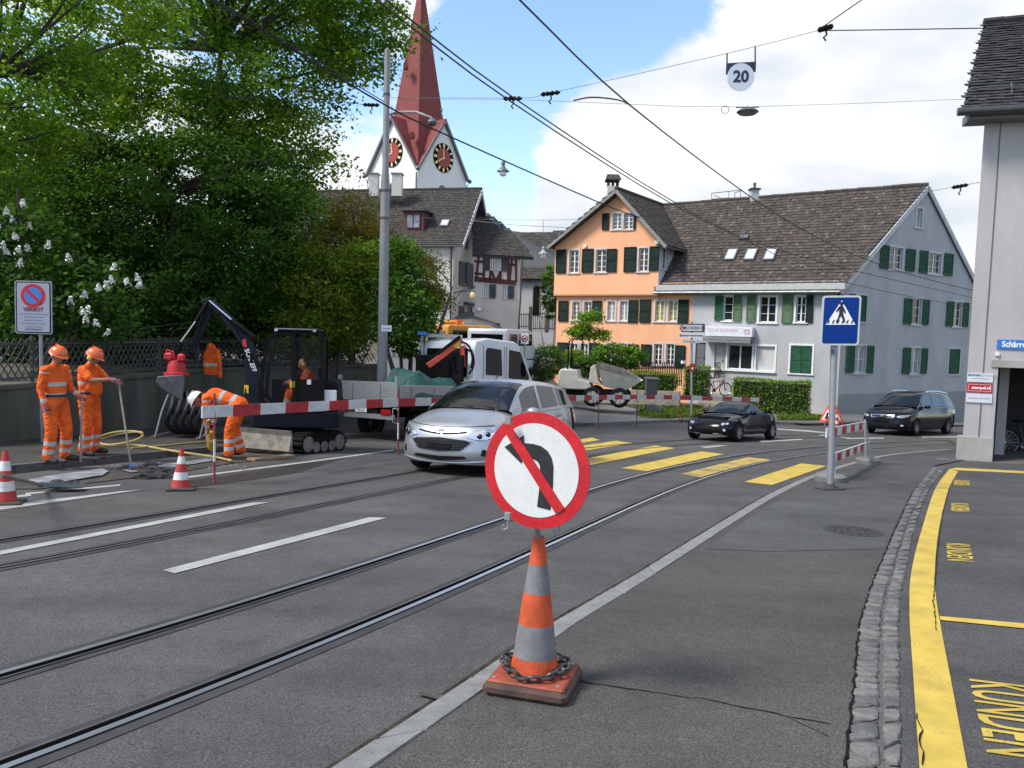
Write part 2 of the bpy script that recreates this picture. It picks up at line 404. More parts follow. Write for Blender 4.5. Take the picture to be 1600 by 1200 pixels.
lk_px = ((0,742),(140,727),(277,713),(440,697),(600,682),(900,666.5),(1070,660),(1215,663),(1290,665),(1480,667))
lk = [GP(*p) for p in lk_px]; lk = ext(lk,16); lk += [Vector((30,42,0)),Vector((48,47,0))]
lk = crom(lk,6)
road_poly = [(p.x,p.y) for p in ka] + [(48,40)] + [(p.x,p.y) for p in reversed(lk)]
road = struct(sheet('road',road_poly,0.0,M_ROAD))
# a newer, darker asphalt lane beside the left kerb, and a wet patch where the men work
sheet('asphalt_patch',px_poly([(-300,845),(0,800),(200,770),(330,757),(480,737),(610,720),(690,709),(640,700),(470,719),(280,744),(150,757),(0,777),(-300,806)]),.003,M_ROADNEW,road)
sheet('wet_patch',px_poly([(280,752),(345,745),(455,727),(540,716),(470,738),(380,752),(300,762)]),.005,M_WET,road)
# ---- tram tracks
R2 = [(26,1199),(700,910),(870,843),(1077,759),(1260,712),(1356,702),(1500,695)]
R1 = [(0,1061),(700,838),(955,759),(1096,723),(1260,697),(1356,692),(1500,686)]
def rail_pts(pxs): return [np.array(GP(*p))[:2] for p in pxs]
a0 = np.array([.5,.866]); nv = np.array([-.866,.5])
def fit(ptsR,side):
    out = []
    for i,p in enumerate(ptsR):
        d = ptsR[min(i + 1,len(ptsR) - 1)] - ptsR[max(i - 1,0)]; d = d / np.linalg.norm(d); nl = np.array([-d[1],d[0]]); out.append(p + nl * side)
    return out
cen = fit(rail_pts(R2),.5) + fit(rail_pts(R1),-.5)
U = np.array([c @ a0 for c in cen]); V = np.array([c @ nv for c in cen]); cf = np.polyfit(U,V,4)
def track(u,off=0.0):
    v = np.polyval(cf,u); dv = np.polyval(np.polyder(cf),u); p = a0 * u + nv * v; d = a0 + nv * dv; d = d / np.linalg.norm(d)
    return p + np.array([-d[1],d[0]]) * off
M_STEEL = mat('rail_steel',(.72,.71,.7),.4,1)
M_RUSTY = mat('rail_dull_steel',(.3,.285,.27),.5,1,var=.3,vscale=3)
M_GROOVE = mat('rail_groove',(.004,.004,.004),.95,spec=0)
M_BITUM = mat('rail_bitumen',(.05,.05,.051),.75,var=.3,vscale=5,spec=.2)
def ribbon(name,us,o0,o1,h,m,parent,bow=0):
    mb = MB(); pts = []
    for u in us:
        a,b = track(u,o0),track(u,o1); pts += [(a[0],a[1],float(gz(*a)) + h),(b[0],b[1],float(gz(*b)) + h)]
    mb.add(pts,[(2 * i,2 * i + 1,2 * i + 3,2 * i + 2) for i in range(len(us) - 1)])
    return mb.build(name,m,parent,fix=False)
us = np.concatenate([np.arange(-2.5,33,.4),[33.4,34.5,36]])
for c,lab,steel in ((0,'near',M_STEEL),(3.3,'far',M_RUSTY)):
    for sgn in (1,-1):
        e = c + sgn * .5                      # rail head running edge, groove inside the gauge
        ribbon('rail_bitumen',us,e + .12,e - .12,.0045 if c == 0 else .0055,M_BITUM,road)
        tag(ribbon('tram_rail',us,e + sgn * .042,e,.013,steel,road),'polished steel head of the near tram track' if c == 0 else 'dull steel head of the far tram track')
        ribbon('rail_groove',us,e,e - sgn * .05,.009,M_GROOVE,road)
        ribbon('rail_lip',us,e - sgn * .05,e - sgn * .062,.012,M_RUSTY,road)
# ---- painted markings
def paint(name,col,wear,seed):
    M = bpy.data.materials.new(name); M.use_nodes = True; nt = M.node_tree; N = nt.nodes; L = nt.links; b = N['Principled BSDF']
    ge = N.new('ShaderNodeNewGeometry'); n = N.new('ShaderNodeTexNoise'); n.inputs['Scale'].default_value = 60; n.inputs['Detail'].default_value = 6; n.inputs['Roughness'].default_value = .75; L.new(ge.outputs['Position'],n.inputs[0])
    n2 = N.new('ShaderNodeTexNoise'); n2.inputs['Scale'].default_value = 2.3; n2.inputs['Detail'].default_value = 5; L.new(ge.outputs['Position'],n2.inputs[0])
    ad = N.new('ShaderNodeMath'); ad.operation = 'MULTIPLY_ADD'; L.new(n2.outputs[0],ad.inputs[0]); ad.inputs[1].default_value = .55; L.new(n.outputs[0],ad.inputs[2])
    cr = N.new('ShaderNodeValToRGB'); e = cr.color_ramp.elements; e[0].position = wear; e[1].position = wear + .14
    e[0].color = (.08,.08,.075,1); e[1].color = (*col,1); L.new(ad.outputs[0],cr.inputs[0])
    n3 = N.new('ShaderNodeTexNoise'); n3.inputs['Scale'].default_value = 4; n3.inputs['Detail'].default_value = 6; L.new(ge.outputs['Position'],n3.inputs[0])
    mr = N.new('ShaderNodeMapRange'); mr.inputs['From Min'].default_value = .3; mr.inputs['From Max'].default_value = .7; mr.inputs['To Min'].default_value = .72; mr.inputs['To Max'].default_value = 1.05; L.new(n3.outputs[0],mr.inputs[0])
    mx = N.new('ShaderNodeMix'); mx.data_type = 'RGBA'; mx.blend_type = 'MULTIPLY'; mx.inputs[0].default_value = 1; L.new(cr.outputs[0],mx.inputs[6]); L.new(mr.outputs[0],mx.inputs[7])
    L.new(mx.outputs[2],b.inputs['Base Color']); b.inputs['Roughness'].default_value = .75
    bp = N.new('ShaderNodeBump'); bp.inputs['Strength'].default_value = .3; bp.inputs['Distance'].default_value = .003; L.new(n.outputs[0],bp.inputs['Height']); L.new(bp.outputs[0],b.inputs['Normal'])
    MATS[name] = M; return M
M_YEL = paint('yellow_road_paint',(.54,.385,.06),.53,1)
M_YEL2 = paint('worn_yellow_road_paint',(.5,.36,.07),.62,1)
M_WHITE = paint('white_road_paint',(.37,.37,.345),.55,1)
for i,q in enumerate(([(0,862),(394,786),(421,785.5),(0,868)],[(254,892),(577,809),(604,810),(273,897)],[(-300,834),(0,790.5),(188,768.5),(221,766),(0,797.5),(-300,843)],
           [(15,776),(46,773),(50,775.5),(17,779)],[(1092,698.5),(1124,696),(1138,696.5),(1104,700.5)],[(1186,689.5),(1252,686),(1254,687.6),(1190,691.5)],
           [(1215,669.8),(1262,672.5),(1300,676.5),(1291,677.3),(1255,674.3),(1213,671.5)],[(1310,682),(1330,684.5),(1381,683.8),(1381,685.6),(1326,686.2)],[(1440,682.5),(1496,682),(1496,683.6),(1440,684)],[(1278,679.5),(1297,679),(1300,681),(1282,681)])):
    sheet('white_dash',px_poly(q),.0075,M_WHITE,road)
for q in ([(292,745),(470,722.5),(615,703),(615,704.6),(470,724.6),(292,747.5)],[(40,771),(188,757.5),(188,759.5),(40,773.5)]):
    sheet('edge_line',px_poly(q),.007,M_WHITE,road)
bars = [[(-1,-1)] * 4]
pxb = ([(880,691.5),(925,684),(937,688),(880,697)],[(860,704),(963,689),(989,693),(870,711)],[(820,735),(1024,696.5),(1055,700.5),(850,742)],
       [(970.7,732),(1096,705.5),(1130,710),(1010.7,736.8)],[(1064,741),(1168,714.7),(1205,718.9),(1098.7,746.9)],[(1163,753.5),(1252,724.5),(1291,728.5),(1206,758.5)])
for i,q in enumerate(pxb): sheet('crossing_bar',px_poly(q),.0075,M_YEL2 if i == 4 else M_YEL,road)
# ---- right-hand pavement with its kerb stones
cobL = [(1321,1200),(1337,1033),(1344,967),(1367,900),(1396,833),(1425,771),(1458,729)]
cobM = [(1375,1200),(1374,1033),(1380,950),(1394,892),(1422,808),(1451,754),(1468,729.5)]
cobR = [(1410,1200),(1406,1033),(1406,950),(1417,883),(1433,812),(1454,762),(1479,730)]
def line(pxs,h=.0): return crom(ext([GP(x,y,h) for x,y in pxs],5),10)
cL,cM,cR = line(cobL,KH),line(cobM,KH),line(cobR,KH)
wall_p = GP(1502,716,KH)
right_edge = [(p.x,p.y) for p in reversed(cL)]
pave_poly = [(p.x,p.y) for p in kb] + [(26,24),(14,19.3),(11.3,19.3),(10.3,18.3)] + right_edge
pave = struct(sheet('pavement',pave_poly,KH,M_PAVE))
sheet('asphalt_patch',px_poly([(1203,789),(1292,747),(1365,722),(1500,708.5),(1520,716),(1462,727),(1425,769),(1399,822),(1383,858),(1200,862),(1100,858)],KH),KH + .004,M_PAVE2,pave)
M_KERB = mat('kerb_granite',(.19,.19,.185),.75,var=.25,vscale=9,bump=.3,bscale=90,fine=.25,fscale=160)
def stone_strip(la,lb,L,gap,h0,h1,name,m,parent,jit=0,limit=10**6,wob=0):
    la = resample(la,.05); out = 0; i = 0; k = max(2,int(L / .05))
    while i + k < len(la):
        kk = max(2,int(k * random.uniform(1 - jit,1 + jit))); j = min(i + kk,len(la) - 1)
        q = []
        for idx in (i,j):
            p = la[idx]; t = la[min(idx + 1,len(la) - 1)] - la[max(idx - 1,0)]; t.z = 0; t.normalize()
            o = min(lb,key=lambda r: (r.x - p.x) ** 2 + (r.y - p.y) ** 2); q.append((p,o,t))
        (p0,o0,t0),(p1,o1,t1) = q; g2 = gap / 2
        A = [p0 + t0 * g2,p1 - t1 * g2,o1 - t1 * g2,o0 + t0 * g2]
        i = j; out += 1
        yield A,out
for A,n_ in stone_strip(ka,off_line(ka,.132),1.0,.012,0,0,'kerb_stone',None,None,jit=.15):
    mb = MB(); hh = KH + .008 + random.uniform(-.003,.003)
    zz = lambda p,e: Vector((p.x,p.y,float(gz(p.x,p.y)) + e))
    c = sum(A,Vector()) / 4
    top = [zz(a + (c - a).normalized() * .012,hh) for a in A]; mid = [zz(a,hh - .008) for a in A]; bot = [zz(a,-.05) for a in A]
    mb.add(bot + mid + top,[(8,9,10,11)] + [(r * 4 + i,r * 4 + (i + 1) % 4,r * 4 + 4 + (i + 1) % 4,r * 4 + 4 + i) for r in (0,1) for i in range(4)])
    mb.build('kerb_stone',M_KERB,pave)
# dirt-filled joint between kerb and road
dj = off_line(ka,-.05); mb = MB()
mb.add([p for a,b in zip(ka,dj) for p in ((a.x,a.y,float(gz(a.x,a.y)) + .004),(b.x,b.y,float(gz(b.x,b.y)) + .004))],[(2 * i,2 * i + 1,2 * i + 3,2 * i + 2) for i in range(len(ka) - 1)])
mb.build('joint_dirt',mat('joint_dirt',(.07,.055,.04),.95,col2=(.012,.011,.01),vscale=11,spec=.1),pave,fix=False)
# ---- cobbled gutter, two courses
gutter_poly = [(p.x,p.y) for p in cL] + [(p.x,p.y) for p in reversed(cR)]
gut = struct(sheet('cobble_gutter',gutter_poly,KH - .012,mat('gutter_mortar',(.1,.095,.085),.95,var=.4,vscale=30,bump=.5,bscale=80)))
M_COB = [mat('cobble_%d' % i,c,.8,var=.35,vscale=14,bump=.6,bscale=45,fine=.3,fscale=150,bdist=.012) for i,c in enumerate(((.125,.122,.118),(.155,.15,.142),(.1,.099,.1),(.13,.122,.114)))]
def cobbles(la,lb,L,jit):
    stuff = MB()
    for A,k in stone_strip(la,lb,L,.018,0,0,'',None,None,jit=jit):
        c = sum(A,Vector()) / 4
        A = [a + Vector((random.uniform(-.008,.008),random.uniform(-.008,.008),0)) for a in A]
        A = [a + (c - a).normalized() * .006 for a in A]
        zz = lambda p,e: Vector((p.x,p.y,float(gz(p.x,p.y)) + e))
        hh = KH + random.uniform(-.002,.008); ring = []
        for i in range(4):                     # rounded corners: 8-gon
            a,b,d = A[i],A[(i + 1) % 4],A[i - 1]
            ring += [a.lerp(d,.16),a.lerp(b,.16)]
        bot = [zz(p,KH - .03) for p in ring]; mid = [zz(p,hh - .008) for p in ring]; top = [zz(p.lerp(c,.17),hh + random.uniform(0,.006)) for p in ring]
        vs = bot + mid + top; fs = [tuple(range(16,24))] + [(r * 8 + i,r * 8 + (i + 1) % 8,r * 8 + 8 + (i + 1) % 8,r * 8 + 8 + i) for r in (0,1) for i in range(8)]
        if k <= 130:
            mb = MB(); mb.add(vs,fs); o = mb.build('cobble',random.choice(M_COB),gut,smooth=True,sharp=45)
        else: stuff.add(vs,fs,random.randrange(4))
    if stuff.f: stuff.build('far_cobbles',M_COB,gut,smooth=True)['kind'] = 'stuff'
cobbles(cL,off_line(cL,.19) if False else [p for p in cM],.13,.35)
cM2 = [p + Vector((.012,0,0)) for p in cM]
cobbles(cM2,cR,.085,.25)
# ---- parking area with its yellow lines and lettering
lot_poly = [(p.x,p.y) for p in cR] + [(11.0,18.6),(26,21),(26,-8),(3,-8)]
lot = struct(sheet('parking_area',lot_poly,KH - .01,M_LOT))
yl = line([(1437,1200),(1427,1054),(1421,950),(1425,887),(1442,821),(1462,762),(1483,733)],KH)
yr = line([(1512,1200),(1487,1067),(1471,983),(1462,925),(1462,870),(1469,817),(1483,762),(1497,736)],KH)
sheet('yellow_line',[(p.x,p.y) for p in yl] + [(p.x,p.y) for p in reversed(yr)],KH - .003,M_YEL,lot)
sheet('yellow_line',px_poly([(1483,733),(1494,730.5),(1600,736),(1760,745),(1760,748.5),(1600,739.5),(1494,734.5)],KH),KH - .002,M_YEL,lot)
sheet('yellow_line',px_poly([(1468,962),(1600,973.5),(1760,988),(1760,999),(1600,981),(1470,968)],KH),KH - .002,M_YEL,lot)
def kunden(tl,bl,tr):                      # lettering: K at top left, reads towards the camera, letter tops to the right
    a,b,c = GP(*tl,KH),GP(*bl,KH),GP(*tr,KH)
    u = (b - a); v = (c - a); L = u.length; Hh = v.length
    size = Hh / .73; M = frame_mat((a + b + v) / 2 + Vector((0,0,-.004)),u,v)
    o = text_mesh('KUNDEN',size,M,M_YEL,'lettering',lot,ext=.001,sx=L / (size * 4.0),bold=.002)
    return o
kunden((1506,1059),(1531,1171),(1611,1072)); kunden((1475,847.5),(1477,874),(1514,850))
kunden((1483.5,785),(1484,797.5),(1512,786.5)); kunden((1489,749.5),(1488,757.5),(1514,750.5))
# ---- cracks in the paving: thin dark open joints with their own wandering line
M_CRACK = mat('crack',(.014,.013,.012),.95,spec=.05)
def crack(pxs,h,w,parent,jit=.03,n=6):
    P = [GP(x,y,h) for x,y in pxs]; pts = []
    for a,b in zip(P,P[1:]):
        k = max(2,int((b - a).length / .06))
        for i in range(k): q = a.lerp(b,i / k) + Vector((random.gauss(0,1),random.gauss(0,1),0)) * jit * .35; pts.append(q)
    mb = MB(); vs = []
    for i,p in enumerate(pts):
        t = pts[min(i + 1,len(pts) - 1)] - pts[max(i - 1,0)]; t.z = 0; t.normalize(); nn = Vector((t.y,-t.x,0)); ww = w * random.uniform(.3,1.2)
        for s in (-1,1): q = p + nn * s * ww; vs.append((q.x,q.y,float(gz(q.x,q.y)) + h + .0035))
    mb.add(vs,[(2 * i,2 * i + 1,2 * i + 3,2 * i + 2) for i in range(len(pts) - 1)]); return mb.build('crack',M_CRACK,parent,fix=False)
crack([(905,1066),(1000,1078),(1120,1097),(1230,1121),(1318,1133)],KH,.006,pave)
crack([(1230,1121),(1280,1143),(1318,1166)],KH,.003,pave)
crack([(1321,1198),(1337,1033),(1344,967),(1367,900),(1396,833),(1425,771)],KH + .002,.007,pave,.012)
crack([(1462,985),(1459,935),(1463,870),(1473,800),(1484,760)],KH + .001,.004,lot,.01)
crack([(1440,1195),(1436,1140),(1432,1105)],KH + .001,.004,lot,.022)
sheet('corner_apron',px_poly([(1440,738),(1462,722),(1502,712),(1600,716),(1700,722),(1700,748),(1600,741),(1490,735),(1470,733)],KH),KH - .02,M_LOT,lot)
# ---- a manhole cover in the pavement
mc = GP(1333,830,KH); mb = MB()
Mm = slope_frame(mc.x,mc.y,0,KH + .004); mb.T = Mm
mb.lathe([(.33,0),(.33,.004),(.29,.004),(.285,.002),(.0,.002)],28,caps=False)
for r_ in (.07,.14,.2,.25):
    for i in range(int(r_ * 60)):
        t = i / int(r_ * 60) * 6.283; mb.box((r_ * math.cos(t),r_ * math.sin(t),.004),(.03,.022,.004),t)
mb.T = None
mb.build('manhole_cover',mat('cast_iron',(.045,.044,.043),.5,.6,var=.4,vscale=20,bump=.3),pave)
# ---- left-hand pavement, dug open along the kerb
LKH = .11
lkb = off_line(lk,-.14)
wl = [GP(-170,707,.1),GP(0,691,.1),GP(125,679,.1),GP(250,668,.1)]
d = (wl[-1] - wl[-2]); d.z = 0; d.normalize(); wdir = d
wall_line = [wl[1] - d * 14,wl[1],wl[1] + d * 5] + [Vector((q.x,q.y,0)) for q in (WP(330,560,22.6),WP(420,560,24.3),WP(520,560,26.3),WP(600,560,28.2))]
lp = [(p.x,p.y) for p in lkb if p.y < 30 and p.y > -2] + [(p.x,p.y) for p in reversed(wall_line)]
lpave = struct(sheet('left_pavement',lp,LKH,M_LEFTPAVE))
lkk = [p for p in lk if p.y < 30]
M_KERB2 = mat('dark_kerb_granite',(.085,.082,.078),.8,var=.4,vscale=7,bump=.4,bscale=70,fine=.25,fscale=120)
for A,n_ in stone_strip(lkk,off_line(lkk,-.15),1.0,.014,0,0,'kerb_stone',None,None,jit=.2):
    zz = lambda p,e: Vector((p.x,p.y,float(gz(p.x,p.y)) + e))
    mb = MB(); hh = LKH + .012 + random.uniform(-.004,.004); c = sum(A,Vector()) / 4
    top = [zz(a + (c - a).normalized() * .015,hh) for a in A]; mid = [zz(a,hh - .01) for a in A]; bot = [zz(a,-.05) for a in A]
    mb.add(bot + mid + top,[(8,9,10,11)] + [(r * 4 + i,r * 4 + (i + 1) % 4,r * 4 + 4 + (i + 1) % 4,r * 4 + 4 + i) for r in (0,1) for i in range(4)])
    mb.build('kerb_stone',M_KERB2,lpave)
# far pavements, gravel yard and garden strip on the other side of the crossing
yard = struct(sheet('gravel_yard',px_poly([(640,678),(760,671),(900,664),(1010,659.5),(1066,657),(1060,650),(1010,642),(960,633),(880,627),(700,630),(560,640)]),.02,M_GRAVEL))
kk = MB()
for (a,b) in (((905,664.5),(1068,657.5)),):
    pa,pb = GP(*a),GP(*b)
    kk.beam(pa + Vector((0,0,.03)),pb + Vector((0,0,.03)),.3,.13)
kk.build('kerb_stone',M_KERB,yard)
side = struct(sheet('side_street',[(-7,31),(-3.2,30),(1.2,30.5),(3.0,36),(2.6,46),(1.2,60),(4,75),(-9,75),(-6.5,56),(-8,42)],.015,asphalt('side_street_asphalt',.13,(1,1,1),.3,.2,seed=23)))
fp = [p for p in lk if p.x > 7.3]
fpave = struct(sheet('far_pavement',[(p.x,p.y) for p in fp] + [(48,50),(30,46),(22,42.2),(15.5,38.4),(12,38.2),(7.6,37)],.1,asphalt('far_pavement_asphalt',.12,(1,1,1),.3,.25,seed=29)))
for A,n_ in stone_strip(fp,off_line(fp,-.15),1.2,.015,0,0,'kerb_stone',None,None,jit=.2):
    zz = lambda p,e: Vector((p.x,p.y,float(gz(p.x,p.y)) + e))
    mb = MB(); mb.hexa([zz(a,-.05) for a in A] + [zz(a,.112) for a in A]); mb.build('kerb_stone',M_KERB2,fpave)
# ================================================================ buildings
from mathutils.geometry import tessellate_polygon
def plaster(name,col,stain=.35,vs=.9,bump=.25):
    return mat(name,col,.9,var=stain,vscale=vs,detail=7,bump=bump,bscale=70,fine=.06,fscale=40,clampv=(.2,.75),stretch=(1,1,.45),spec=.2)
M_GREYW = plaster('grey_plaster',(.42,.42,.425),.2); M_GABLE = plaster('blue_grey_plaster',(.41,.41,.418),.2)
M_PEACH = plaster('peach_plaster',(.78,.4,.225),.11); M_OFFW = plaster('off_white_plaster',(.55,.54,.5),.15)
M_TOWER = plaster('tower_plaster',(.74,.74,.73),.08); M_RIGHT = plaster('mauve_grey_plaster',(.42,.4,.395),.2)
M_TRIM = mat('pale_stone_trim',(.5,.51,.52),.7,var=.15,vscale=4); M_WFRAME = mat('white_window_paint',(.72,.72,.7),.5,var=.1,vscale=5)
M_GLASS = mat('window_glass',(.022,.027,.03),.06,spec=.9,var=.5,vscale=1.2); M_CURT = mat('curtained_glass',(.3,.32,.33),.12,spec=.7,var=.5,vscale=5,stretch=(6,6,.5))
M_LIMEG = mat('green_lit_glass',(.23,.25,.04),.2,var=.4,vscale=4)  # green light inside the room, put into the pane colour
M_SHD = mat('dark_green_shutter_paint',(.01,.024,.019),.6,var=.3,vscale=5,spec=.1); M_SHG = mat('green_shutter_paint',(.02,.085,.045),.6,var=.35,vscale=5,spec=.12)
M_SHO = mat('olive_green_shutter_paint',(.06,.13,.05),.65,var=.35,vscale=5); M_SHB = mat('slate_blue_shutter_paint',(.03,.06,.075),.6,var=.3,vscale=5)
M_GUT = mat('zinc_gutter',(.16,.165,.17),.45,.6,var=.2,vscale=6); M_DARKW = mat('dark_timber',(.05,.052,.055),.7,var=.3,vscale=9)
M_STONE = mat('sandstone',(.3,.27,.22),.9,var=.3,vscale=5,bump=.4,bscale=40); M_IRON = mat('black_iron',(.012,.012,.013),.6,spec=.2)
M_BLACK = mat('matt_black',(.008,.008,.008),.8,spec=.1); M_BLIND = mat('roller_blind',(.5,.5,.48),.7,var=.1)
TILES = [mat('clay_tile_%d' % i,c,.9,var=.35,vscale=9,bump=.3,bscale=50,spec=.2) for i,c in enumerate(((.07,.06,.053),(.088,.073,.063),(.058,.051,.047),(.108,.08,.064),(.08,.072,.066),(.14,.108,.088)))]
DTILES = [mat('dark_tile_%d' % i,c,.8,var=.3,vscale=9,bump=.2,bscale=50,spec=.3) for i,c in enumerate(((.034,.033,.033),(.045,.043,.042),(.026,.026,.027),(.055,.05,.048)))]
class Wall:
    def __init__(s,O,u,parent,m,name='wall'):
        s.O = Vector((O[0],O[1])); s.u = Vector(u).normalized(); s.n = Vector((s.u.y,-s.u.x)); s.par = parent; s.m = m; s.holes = []; s.name = name
    def uv(s,px,py):
        d = ray(px,py); A = np.array([[d[0],-s.u.x],[d[1],-s.u.y]]); t,q = np.linalg.solve(A,np.array([s.O.x,s.O.y])); return q,HCAM + t * d[2]
    def P(s,a,z,out=0.0): q = s.O + s.u * a + s.n * out; return Vector((q.x,q.y,z))
    def rect(s,x0,y0,x1,y1):
        c = [s.uv(x0,y0),s.uv(x1,y0),s.uv(x1,y1),s.uv(x0,y1)]
        return ((c[0][0] + c[3][0]) / 2,(c[2][1] + c[3][1]) / 2,(c[1][0] + c[2][0]) / 2,(c[0][1] + c[1][1]) / 2)
    def bx(s,mb,r,o0,o1,m=None):
        a,z0,b,z1 = r; mb.hexa([s.P(a,z0,o1),s.P(b,z0,o1),s.P(b,z0,o0),s.P(a,z0,o0),s.P(a,z1,o1),s.P(b,z1,o1),s.P(b,z1,o0),s.P(a,z1,o0)],m)
    def finish(s,outline,depth=.16):
        mb = MB(); loops = [outline] + [[(a,z0),(b,z0),(b,z1),(a,z1)] for a,z0,b,z1 in s.holes]
        flat = [p for l in loops for p in l]
        tr = tessellate_polygon([[Vector((x,y,0)) for x,y in l] for l in loops])
        mb.add([s.P(a,z) for a,z in flat],[tuple(t) for t in tr])
        for a,z0,b,z1 in s.holes:
            f = [s.P(a,z0),s.P(b,z0),s.P(b,z1),s.P(a,z1)]; k = [s.P(a,z0,-depth),s.P(b,z0,-depth),s.P(b,z1,-depth),s.P(a,z1,-depth)]
            mb.add(f + k,[(i,(i + 1) % 4,4 + (i + 1) % 4,4 + i) for i in range(4)])
        o = mb.build(s.name,s.m,s.par,world=True,fix=False)
        return o
    def window(s,r,cols=2,rows=3,casing=.11,glass=None,sill=True,mt=None,px=True,fw=.05):
        if px: r = s.rect(*r)
        a,z0,b,z1 = r; s.holes.append(r); mb = MB(); e = .003
        c = casing
        for q in ((a - c,z0 - c * .2,a - e,z1 + c),(b + e,z0 - c * .2,b + c,z1 + c),(a - e,z1 + e,b + e,z1 + c)): s.bx(mb,q,.0,.035)
        if sill: s.bx(mb,(a - c - .04,z0 - c * .9,b + c + .04,z0 - c * .2 - .002),.0,.075)
        win = mb.build('window',mt or M_TRIM,s.par,world=True)
        mb = MB(); ins = -.09
        for q in ((a + e,z0 + e,a + fw,z1 - e),(b - fw,z0 + e,b - e,z1 - e),(a + fw,z0 + e,b - fw,z0 + fw),(a + fw,z1 - fw,b - fw,z1 - e)): s.bx(mb,q,ins - .05,ins)
        for i in range(1,cols):
            x = a + (b - a) * i / cols; w = fw * (.75 if cols == 2 else .5); s.bx(mb,(x - w,z0 + fw,x + w,z1 - fw),ins - .045,ins - .002)
        for j in range(1,rows):
            y = z0 + (z1 - z0) * j / rows; s.bx(mb,(a + fw,y - .012,b - fw,y + .012),ins - .04,ins - .008)
        mb.build('sash',M_WFRAME,win,world=True)
        mb = MB(); mb.add([s.P(a,z0,ins - .025),s.P(b,z0,ins - .025),s.P(b,z1,ins - .025),s.P(a,z1,ins - .025)],[(0,1,2,3)]); mb.build('pane',glass or M_GLASS,win,world=True,fix=False)
        return win
    def shutter(s,r,m,px=True,out=.045,slats=None,back=False):
        if px: r = s.rect(*r)
        a,z0,b,z1 = r; mb = MB(); w = min(.07,(b - a) * .18); t0,t1 = out,out + .04
        for q in ((a,z0,a + w,z1),(b - w,z0,b,z1),(a + w,z0,b - w,z0 + .09),(a + w,z1 - .09,b - w,z1),(a + w,(z0 + z1) / 2 - .04,b - w,(z0 + z1) / 2 + .04)): s.bx(mb,q,t0,t1)
        n = slats or max(6,int((z1 - z0) / .085))
        for i in range(n):
            z = z0 + .1 + (z1 - z0 - .2) * (i + .5) / n; h = (z1 - z0 - .2) / n
            mb.add([s.P(a + w,z - h * .62,t1 - .006),s.P(b - w,z - h * .62,t1 - .006),s.P(b - w,z + h * .5,t0 + .004),s.P(a + w,z + h * .5,t0 + .004)],[(0,1,2,3)])
        for z in (z0 + .18,z1 - .18): s.bx(mb,(a - .03,z - .02,a + .05,z + .02),.0,t0)
        o = mb.build('shutter',m,s.par,world=True,fix=False); return o
def house(name,p,label,cat='house'):
    return thing(name,Vector((p[0],p[1],float(gz(p[0],p[1])))),label,cat)
def roof_tiles(O,u,v,poly,w,e,mats,par,name='roof_tiles',lift=.05,wave=.0,each=False,flat=False):
    # overlapping tiles on the plane O + s*u + t*v, kept where their middle falls inside poly (s, t)
    O,u,v = Vector(O),Vector(u).normalized(),Vector(v).normalized(); n = u.cross(v).normalized()
    if n.z < 0: n = -n
    def inside(x,y):
        c = False; k = len(poly)
        for i in range(k):
            (x1,y1),(x2,y2) = poly[i],poly[i - 1]
            if (y1 > y) != (y2 > y) and x < (x2 - x1) * (y - y1) / (y2 - y1) + x1: c = not c
        return c
    smin,smax = min(p[0] for p in poly),max(p[0] for p in poly); tmin,tmax = min(p[1] for p in poly),max(p[1] for p in poly)
    mb = MB(); t = tmin; row = 0
    wob = [random.uniform(-1,1) for _ in range(400)]
    while t < tmax:
        s = smin + (w / 2 if row % 2 else 0) - w; i = 0
        while s < smax:
            if inside(s + w / 2,t + e * .4):
                j = lambda q: random.uniform(-q,q)
                x0,x1 = s + .004 + j(.004),s + w - .004 + j(.004); dz = j(.008) + wave * (wob[(row // 3) % 400] + wob[(int(s * 1.1) + 200) % 400]); dt = j(.014)
                P = lambda a,b,c: O + u * a + v * b + n * c
                vs = [P(x0,t - .03 + dt,lift - .008 + dz),P(x1,t - .03 + dt,lift - .008 + dz),P(x1,t + e,.012 + dz),P(x0,t + e,.012 + dz),P(x0,t - .03 + dt,lift + .016 + dz),P(x1,t - .03 + dt,lift + .016 + dz),P(x1,t + e,.03 + dz),P(x0,t + e,.03 + dz)]
                md = P((x0 + x1) / 2,t - .05 + dt,lift + .012 + dz)
                fs = [(4,5,6,7),(0,1,5,4),(1,2,6,5),(3,0,4,7)]
                k = random.choices(range(len(mats)),weights=[5,4,4,2,3,1][:len(mats)])[0]
                if each:
                    q = MB(); q.add(vs,fs); q.build('roof_tile',mats[k],par,world=True,fix=False)
                else: mb.add(vs,fs,k)
            s += w; i += 1
        t += e; row += 1
    if not each and mb.f:
        o = mb.build(name,mats,par,world=True,fix=False); o['kind'] = 'stuff'; return o
def slab(poly3,th,m,par,name='roof',down=True):
    mb = MB(); P = [Vector(p) for p in poly3]; nn = (P[1] - P[0]).cross(P[2] - P[0]).normalized()
    if nn.z < 0: nn = -nn
    mb.prism(list(range(len(P))),lambda i: P[i] - nn * th,lambda i: P[i]); return mb.build(name,m,par,world=True)
# ---------------------------------------------------------------- grey house and peach house share one ridge
CC = WP(1312,560,40); C2 = Vector((CC.x,CC.y)); dF = Vector((-.82,.572)).normalized(); dG = Vector((.866,.5)).normalized()
JN = C2 + dF * 8.2; LE = C2 + dF * 17.4
grey = house('grey_house',C2,'grey plastered house with green shutters, brown tiled roof and blue-grey gable end')
WA = Wall(JN,-dF,grey,M_GREYW); WB = Wall(C2,dG,grey,M_GABLE,'gable_wall')
EZ = WB.uv(1316,441)[1]; GB = float(gz(C2.x,C2.y)) - 1.2
GW,AZ = WB.uv(1447,290); GW = float(GW)
